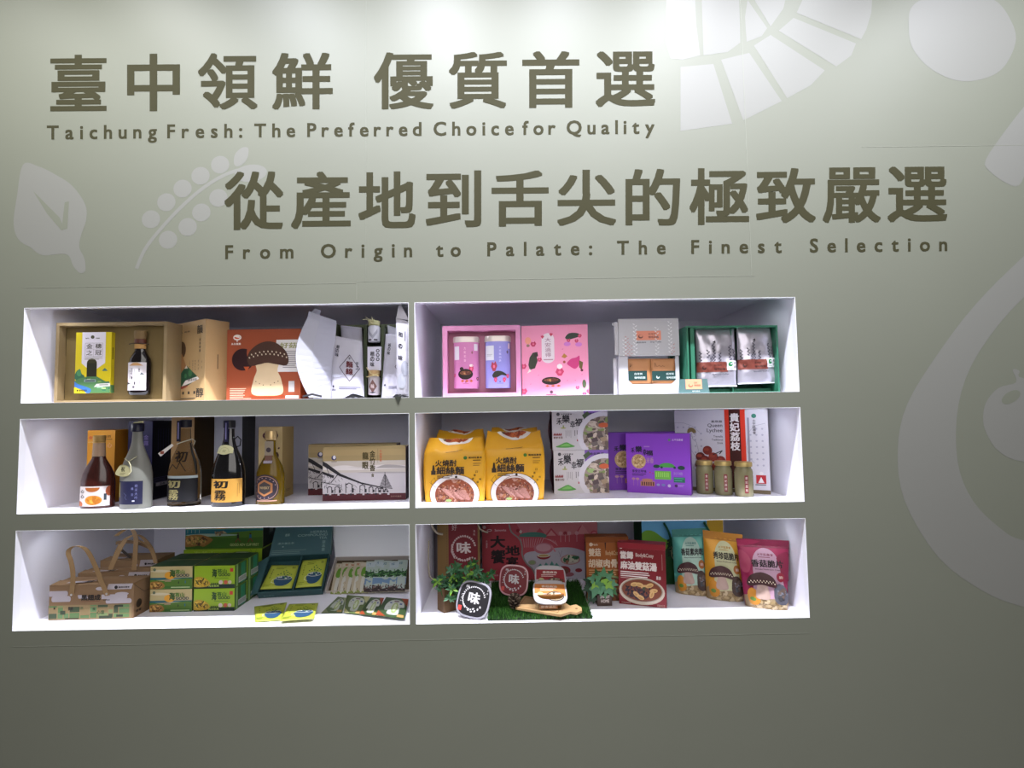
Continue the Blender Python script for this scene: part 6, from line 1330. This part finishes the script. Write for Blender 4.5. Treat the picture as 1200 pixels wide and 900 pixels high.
CLR = mat('#a9a6ae', .15, spec=.6, trans=.35, ior=1.25)
cB = F(555, 702.5, FZ(553, 726.5, Z3).y+.022)
tubM('food_tub', 'black-lidded food tub tipped on edge, white brush character on its lid', facing(cB, (-.18, -1, .42), -.16), .0575, .035, CLR, '#0b0910', mat('#8a8892', .12, spec=.7), wei)
# artificial grass mat -----------------------------------------------------
g0, g1, g2, g3 = FZ(571.5, 728, Z3), FZ(694.5, 725.5, Z3), FZ(678, 683, Z3), FZ(577, 684, Z3)
T = thing('grass_mat', 'square of artificial green grass under the board and red tub', 'grass mat', g0)
m = MB(); L4 = [v-g0 for v in (g0, g1, g2, g3)]; u_ = Vector((0, 0, .003)); m.hexa(L4+[v+u_ for v in L4]).build('mat_backing', mat('#14200f', .9), T)
R = random.Random(6); v = []; f = []; mm = []
for i in range(15000):
    a, b_ = R.random(), R.random(); q = (L4[0]*(1-a)+L4[1]*a)*(1-b_)+(L4[3]*(1-a)+L4[2]*a)*b_
    hgt = .014+.010*R.random(); an = R.random()*2*PI; lean = Vector((R.uniform(-1, 1), R.uniform(-1, .6), 0))*.009; s = Vector((math.cos(an), math.sin(an), 0))*.0012
    n = len(v); v += [tuple(q-s+u_*.8), tuple(q+s+u_*.8), tuple(q+lean+Vector((0, 0, hgt)))]; f.append((n, n+1, n+2)); mm.append(i % 3)
o = mesh('grass_blades', v, f, [mat('#24501a', .6), mat('#173a12', .6), mat('#3a6a22', .6)], T, mm); o['kind'] = 'stuff'
GZ = Z3+.016
# red tub standing on the mat, pine cone in front
cR = F(602, 680, FZ(602, 700, GZ).y+.016)
tubM('food_tub', 'dark red lidded food tub standing upright on the grass, white brush character', facing(cR, (-.12, -1, .30), -.06), .0535, .034, mat('#7a2c34', .2, trans=.2), '#6a141e', mat('#b88a90', .15, spec=.7), wei)
pc = FZ(603, 713, GZ); T = thing('pine_cone', 'dark pine cone on the grass below the red tub', 'pine cone', Vector((pc.x, pc.y, GZ-.006)))
R = random.Random(9)
for lv in range(7):
    for k in range(9):
        a = 2*PI*(k+.5*(lv % 2))/9; rr = .021*math.sin(PI*(lv+1.2)/8.6); z = .006+.0058*lv; m = MB()
        d = Vector((math.cos(a), math.sin(a), .35+.12*lv)).normalized(); s = Vector((-math.sin(a), math.cos(a), 0)); c = Vector((0, 0, z)); tip = c+d*(rr+.006)
        m.hexa([c-s*.002, c+s*.002, tip+s*.0042, tip-s*.0042]+[x+Vector((0, 0, .0016)) for x in (c-s*.002, c+s*.002, tip+s*.0042, tip-s*.0042)]); m.build('scale', mat('#33261c' if (k+lv) % 3 else '#7a6a5c', .7), T)
MB().lathe([(.004, 0), (.008, .01), (.007, .035), (.002, .048)], 10).build('core', mat('#1c1510', .8), T, True)
# wooden board
b0 = GZ; BF = Plane(Vector((0, 0, b0)), Vector((1, 0, 0)), Vector((0, 1, 0))); hp = lambda x, y, z=0: BF.hit(x, y, z)
tz = .009; q = [hp(x, y, tz) for x, y in ((604,711.5),(614.5,698),(663,706.5),(668,709.5),(675,708),(681.5,711.5),(682,715),(676,717.5),(668,716.5),(657,720))]
q = q[:2]+q[2:]; cen = Vector((q[0][0], q[0][1], b0)); T = thing('serving_board', 'pale wooden serving board with a handle, holding two food tubs', 'board', cen)
m = MB(); prism(m, [(x-cen.x, y-cen.y) for x, y in q], 0, tz); m.build('board', mat('#a4845c', .5, var=.12, vscale=20, bump=.1), T, bevel=.0012)
m = MB(); hx, hy = hp(675.5, 713.2, tz); m.lathe([(.0042, tz), (.0042, tz+.0005)], 16); m.v = [(x+hx-cen.x, y+hy-cen.y, z) for x, y, z in m.v]; m.build('hanging_hole', mat('#5a3a24', .8), T)
def ringp(p0, lst, wd): 
    pp = [(x-cen.x, y-cen.y, tz+.0004) for x, y in lst]; m = MB()
    for i in range(len(pp)): m.tube([pp[i], pp[(i+1) % len(pp)]], wd, n=5)
    return m
ringp(0, [hp(x, y, tz) for x, y in ((607.5,711),(616,700.2),(659,707.5),(654,717.6))], .0009).build('groove', mat('#86603c', .7), T)
TB = b0+tz
def soup(p, band, ink='#c8bcb4'):
    p.text('香菇麻油', .25,.66,.72,.76,ink,.02); lines(p,.2,.7,.6,2,.06,.02,ink); p.ell(.2,.40,.09,.08,'#9aa070'); p.k = 3; p.ell(.64,.3,.27,.2,'#2a2220'); p.k = 4; p.ell(.64,.3,.24,.17,'#8a7a60'); p.k = 5; p.scatter(.64,.3,.21,.14,26,['#c0b090','#4a4030','#a08458','#d0c8b0'],.03,5)
def tub2(label, px, py, Y, tilt, r, band, hgt, cupc, lift, ytilt):
    c = F(px, py, Y); Mx = facing(c, (.05, -math.cos(tilt), math.sin(tilt)), ytilt)
    T = thing_m('food_tub', label, 'food tub', Mx, 'labelled soup tubs'); n = 44; asp = .86
    R_ = lambda s, z, dy=0: [(x, y+dy, z) for x, y in rsq(r*s, n, .55, asp)]
    # body goes straight down to the board: build in world then bring back
    inv = Mx.inverted(); zt_ = c.z-.012; body = MB()
    rings = [[tuple(inv @ Vector((c.x+x*s, c.y+.012+y*s*.85, z))) for x, y in rsq(r, n, .62)] for s, z in ((.66, lift), (.72, lift+.004), (.86, zt_), (.86, zt_+.008))]
    loft(body, rings); body.build('tub_body', mat(cupc, .15, spec=.6, coat=.5), T, True)
    m = loft(MB(), [R_(.97, -.006), R_(1.02, -.005), R_(1.02, 0), R_(.97, .001)]); m.build('lid_rim', mat('#a09c9e', .15, spec=.6), T, True)
    p = Pr(r*2, r*2*asp, base=.0014, eps=.00025); p.clip = None
    p.poly([(.5+x/(2*r), .5+y/(2*r*asp)) for x, y in rsq(r*.93, n, .55, asp)], '#a8a4a6'); p.k = 1; p.poly([(.03,.42),(.05,.82),(.95,.82),(.97,.3),(.6,.4)], band); p.k = 2; soup(p, band); p.build('printed_lid', T, lambda u, v, o: (u-r, v-r*asp, o))
    return T, c, inv
Y1 = FZ(645, 716.5, TB).y+.040
T, c, inv = tub2('soup tub with a dark red label, behind the orange-labelled one on the board', 645, 677, Y1+.082, .8, .054, '#7c1a22', .03, '#6a4a30', GZ-.004, -.06)
T, c, inv = tub2('soup tub with an orange label and brown soup, at the front of the board', 644.5, 693.5, Y1, 1.02, .056, '#b06a2c', .03, '#6b431a', TB, -.08)
p = Pr(.06, .026, base=.0008); p.rect(0,0,1,1,'#9a6a48'); p.k = 1; p.text('麻油雙菇', .1,.5,.7,.85,'#d0b8a4',.02); p.text('即食湯品', .1,.1,.9,.4,'#d0b8a4',.02)
p.build('side_label', T, lambda u, v, o: tuple(inv @ Vector((c.x-.038+u, c.y+.012-.057*.85*.86-.003-o+.002*v/.026, TB+.006+v))))
# orange and red soup boxes
def soupbox(label, place_args, name2, c1, c2, cside, art, d=.045, flapc=None, **kw):
    A, w, h, rot = place(*place_args, **kw); T, o = carton('soup_box', label, 'soup box', A, w, h, d, rot, c1, cside, c2, 'soup boxes', flap=False)
    m = MB().box((-.001, -.0012, h-.018), (w+.001, d+.001, h+.002)); m.build('top_band', mat(c2, .4), T, bevel=.0008)
    p = Pr(w, h); art(p); p.build('printed_panel', T, front); return T
def a1(p):
    ink = '#c9b49c'; p.text('雙菇', .06,.70,.35,.83,ink,.035); p.text('胡椒肉骨茶', .05,.52,.92,.66,ink,.035); p.ell(.12,.89,.04,.03,ink); p.text('Herb', .16,.87,.28,.905,ink,.02); p.text('Body&Cosy', .46,.70,.78,.79,'#b8946c',.03); p.poly([(.34,1),(.44,.93),(.46,.78),(.48,.93),(.6,.97),(.8,1)], '#3a1c10'); lines(p,.06,.85,.475,3,.035,.016,'#c09468')
    p.k = 1; p.ell(.55,.16,.5,.24,'#7a8a58'); p.k = 2; p.ell(.55,.16,.46,.21,'#5a3418'); p.k = 3; p.scatter(.55,.17,.4,.17,60,['#7a4820','#3a200e','#9a6a34','#4a2c14'],.03,3)
T = soupbox('orange-brown soup box behind the small ivy plant', (688, 738, 704, 629.8, Z3), '', '#8f4f1c', '#7a4014', '#4a2410', a1, d=.05)
def a2(p):
    ink = '#cfc4be'; p.text('當歸', .05,.74,.33,.87,ink,.04); p.text('麻油雙菇湯', .05,.57,.82,.71,ink,.04); p.ell(.07,.93,.035,.028,ink); p.text('Herb', .11,.915,.22,.95,ink,.02); p.text('Body&Cosy', .38,.77,.76,.85,'#b8a098',.03); p.ell(.7,.935,.035,.02,ink); p.text('Samovita', .77,.92,.95,.95,ink,.02)
    lines(p,.05,.68,.525,3,.034,.016,ink,4); lines(p,.05,.5,.43,1,.03,.01,'#b09890'); p.line([(.93,.85),(.93,.6)],.001,'#b09890'); p.text('素食', .8,.44,.9,.5,ink,.02); p.text('可微波調理', .05,.02,.25,.04,'#b09890',.01); p.text('淨重400公克', .8,.01,.96,.05,'#b0887c',.01)
    p.k = 1; p.ell(.49,.235,.48,.22,'#b8aa98'); p.k = 2; p.ell(.49,.25,.44,.19,'#8c8272'); p.k = 3; p.ell(.49,.25,.42,.175,'#6a3218'); p.k = 4; p.scatter(.45,.24,.34,.13,90,['#2a1420','#1c0c14','#3a1c24'],.02,6); p.k = 8
    for x, y, a in ((.34,.34,.2),(.45,.34,-.2),(.56,.31,.1),(.66,.34,.4),(.74,.26,.2),(.38,.18,-.7),(.46,.14,-.4),(.7,.2,1.2)): p.ell(x, y, .085, .035, '#b8925c', rot=a, n=14); p.ell(x, y-.01, .06, .016, '#a07a44', rot=a, n=10)
    p.k = 9; p.ell(.55,.28,.05,.03,'#3c3a20'); p.ell(.6,.27,.04,.03,'#5a3018')
T = soupbox('dark red soup box with a mushroom soup bowl, slightly turned to the left', (725.5, 781.5, 707.3, 637.5, Z3), '', '#70121a', '#84202a', '#3c0a10', a2, d=.045, py_r=713)
# small ivy plant with wooden sign pot
c0 = FZ(700, 710.5, Z3); c1 = FZ(717.5, 710, Z3); c1.y = c0.y; wq = c1.x-c0.x; hq = F(708, 697, c0.y).z-Z3
T = thing('potted_plant', 'small artificial ivy in a brown block pot with white lettering', 'plant', c0)
MB().hexa([(0, 0, 0), (wq, 0, 0), (wq, .04, 0), (0, .04, 0), (0, 0, hq), (wq, 0, hq), (wq, .04, hq), (0, .04, hq)]).build('pot', mat('#3c2a22', .6, bump=.1), T, bevel=.0015)
p = Pr(wq, hq); p.text('SWEET', .2,.68,.85,.95,'#b0a49c',.03); p.text('HOME', .25,.3,.8,.6,'#b0a49c',.04); p.build('printed_sign', T, front)
R = random.Random(31); sp = []; st = MB(); base = Vector((wq/2, .02, hq))
for i, (x, y, L_, mi, dx, dz) in enumerate(((707,672,.030,3,.1,.9),(697,684,.024,0,-.4,-.5),(713,685,.024,0,.5,-.4),(701,678,.026,3,-.6,.5),(713,676,.024,4,.6,.6),(694,678,.024,4,-.9,.2),(704,690,.032,4,-.1,-1),(697,693,.032,4,-.4,-.9),(714,692,.030,4,.5,-.8),(709,681,.022,0,.2,-.9),(690,686,.024,2,-.9,-.3),(688,680,.020,2,-.9,.3),(719,684,.022,4,.9,-.2),(692,695,.026,2,-.5,-.8),(687,690,.020,2,-1,-.4),(703,684,.026,3,0,-.8),(696,702,.020,2,-.2,-.9),(719,693,.022,1,.7,-.7),(716,671,.018,1,.5,.8),(699,671,.020,1,-.3,.9),(709,698,.014,3,.1,-1),(691,703,.015,2,-.4,-.7))):
    t_ = F(x, y, c0.y-.012+.02*(mi in (2, 1)))-c0; st.tube([base, (base+t_)*.5+Vector((0, 0, .01)), t_], .0009, n=4)
    sp.append((t_-Vector((dx, 0, dz))*L_*.4, Vector((dx, -.25, dz)), Vector((0, -1, .2)), L_*1.25, L_*1.15, mi, 2))
    for k in range(2): sp.append((t_*.6+base*.4+Vector((R.uniform(-.01, .01), .015, R.uniform(-.01, .01))), Vector((R.uniform(-1, 1), -.3, R.uniform(-1, .6))), Vector((0, -1, .2)), .018, .018, 2, 2))
st.build('stem', mat('#2a3a1c', .6), T); leaf_objs(T, sp, GL)
# blue and green carrier bag at the back
Yg = .34; A = F(754, 690, Yg); A.z = Z3; w = F(850, 690, Yg).x-A.x; h = 1.132-Z3; back = F(744.5, 690, Yg+.07); back.z = Z3; bk = back-A
T = thing('gift_bag', 'large blue, green and yellow carrier bag behind the snack pouches', 'bag', A)
u_ = Vector((0, 0, h)); r_ = Vector((w, 0, 0)); z_ = Vector((0, 0, 0)); b = MB().hexa([z_, r_, r_+bk, bk, u_, r_+u_, r_+bk+u_, bk+u_]); b.m = [0, 0, 0, 0, 0, 1]; b.build('bag_body', [mat('#3f7a94', .45), mat('#0f3018', .5)], T)
hv = F(802, 609, Yg).z-Z3; p = Pr(w, hv); p.rect(0,0,1,1,'#5c9cc0'); p.k = 1; p.poly(spline([(0,.55),(0,.80),(.12,.84),(.26,.72),(.36,.62),(.36,.2),(0,.2)], 4), '#5f8f22'); p.rect(0,0,.4,.55,'#1a4a20'); p.ell(.98,.93,.18,.22,'#b08a1c'); p.k = 2; p.ell(.46,.55,.14,.25,'#10341c'); p.k = 3; p.ell(.46,.55,.125,.23,'#8a8a6c'); p.k = 4; p.text('香菇', .30,.42,.42,.72,'#14301c',.03)
p.build('printed_panel', T, front)
GRP = mat('#0f4a30', .6)
wt([F(x, y, Yg-.008) for x, y in spline([(778, 613), (783, 622), (786, 632), (787, 640)], 4, False)], .0045, 'rope_handle', GRP, T)
wt([F(x, y, Yg-.008) for x, y in spline([(825, 612), (828, 617), (831, 622)], 4, False)], .0045, 'rope_handle', GRP, T)
# three stand-up snack pouches
def pouch_art(title, main, dark, pale, cy, hue):
    def art(p):
        p.rect(0,.88,1,1,dark); p.k = 1
        p.poly(spline([(.22,.10),(.22,.5),(.25,.72),(.36,.84),(.5,.875),(.64,.84),(.75,.72),(.8,.5),(.85,.35),(.85,.10)], 4), pale); p.k = 2
        p.text('太平區農會', .34,.765,.66,.80,dark,.01); p.text(title, .2,.60,.85,.71,'#1c141a',.03); p.text('Shiitake Mushroom Crisps', .27,.555,.8,.58,'#3a2a34',.012); lines(p,.36,.6,.74,1,.02,.008,dark)
        if hue: p.poly(spline([(0,.55),(.0,.82),(.12,.8),(.2,.7),(.16,.55),(.08,.5)], 3), '#9a3a56'); p.poly(spline([(1,.45),(1,.80),(.86,.82),(.72,.74),(.82,.52),(.92,.42)], 3), '#7a1c3c'); p.poly([(0,.88),(.3,.92),(.45,.97),(.2,1),(0,.98)], '#8a1c44')
        p.k = 3; p.ell(.78,.47,.09,.065,('#8c1c34' if hue else '#9a5a20')); p.k = 4; p.text('脆', .74,.45,.83,.49,'#c8a8a0',.02); p.k = 3
        # chips spread along the bottom, plain mushroom and window
        p.poly(spline([(0,.0),(0,.16),(.15,.2),(.3,.14),(.6,.16),(.85,.14),(1,.2),(1,.0)], 3), '#8f7a5c'); p.k = 4; p.scatter(.5,.07,.5,.07,50,['#a8926c','#7a6444','#b8a484','#96805a'],.03,5)
        p.k = 8; p.poly(spline([(.06,.08),(.04,.22),(.12,.3),(.25,.24),(.28,.1),(.16,.05)], 3), '#b87a24'); p.k = 9; p.ell(.13,.14,.06,.03,'#5a7a34')
        p.k = 8; p.poly(spline([(.62,.14),(.64,.34),(.78,.38),(.92,.28),(.96,.14),(.8,.08)], 3), '#4a4a54' if hue else '#3c2a24'); p.k = 9; p.scatter(.8,.22,.12,.1,20,['#6a6a74','#3a3a40','#5a4a44'],.03,8)
        p.k = 11; mushroom(p, .36, cy, .62, '#3e1f20', '#a88e84')
    return art
def pouch(label, bl, br, tl, tr, m, art, seed): return bag('snack_pouch', label, bl, br, tl, tr, None, Z3, m, art, .055, 'mushroom snack pouches', .025, seed, .0035, .10, 'pouch_body', 0, True, 'pouch')
pouch('teal mushroom snack pouch, left of three', (791.5, 693.5), (829, 697), (787, 620.5), (828, 618.5), mat('#57a294', .3, .15, bump=.1), pouch_art('香菇素肉乾', '#57a294', '#3d7c72', '#a4c0b0', .36, 0), 3)
pouch('yellow mushroom snack pouch, middle of three', (828, 700), (871, 703.5), (823.5, 621), (870, 626.5), mat('#c98f2c', .3, .15, bump=.1), pouch_art('秀珍菇脆片', '#c98f2c', '#a87022', '#b8b890', .36, 0), 6)
pouch('magenta mushroom snack pouch, rightmost and nearest the front', (873.5, 709), (922.5, 713.5), (862.5, 630.5), (924.5, 633.5), mat('#8c1f48', .3, .15, bump=.1), pouch_art('香菇脆片', '#8c1f48', '#6e1636', '#b08ca0', .36, 1), 9)
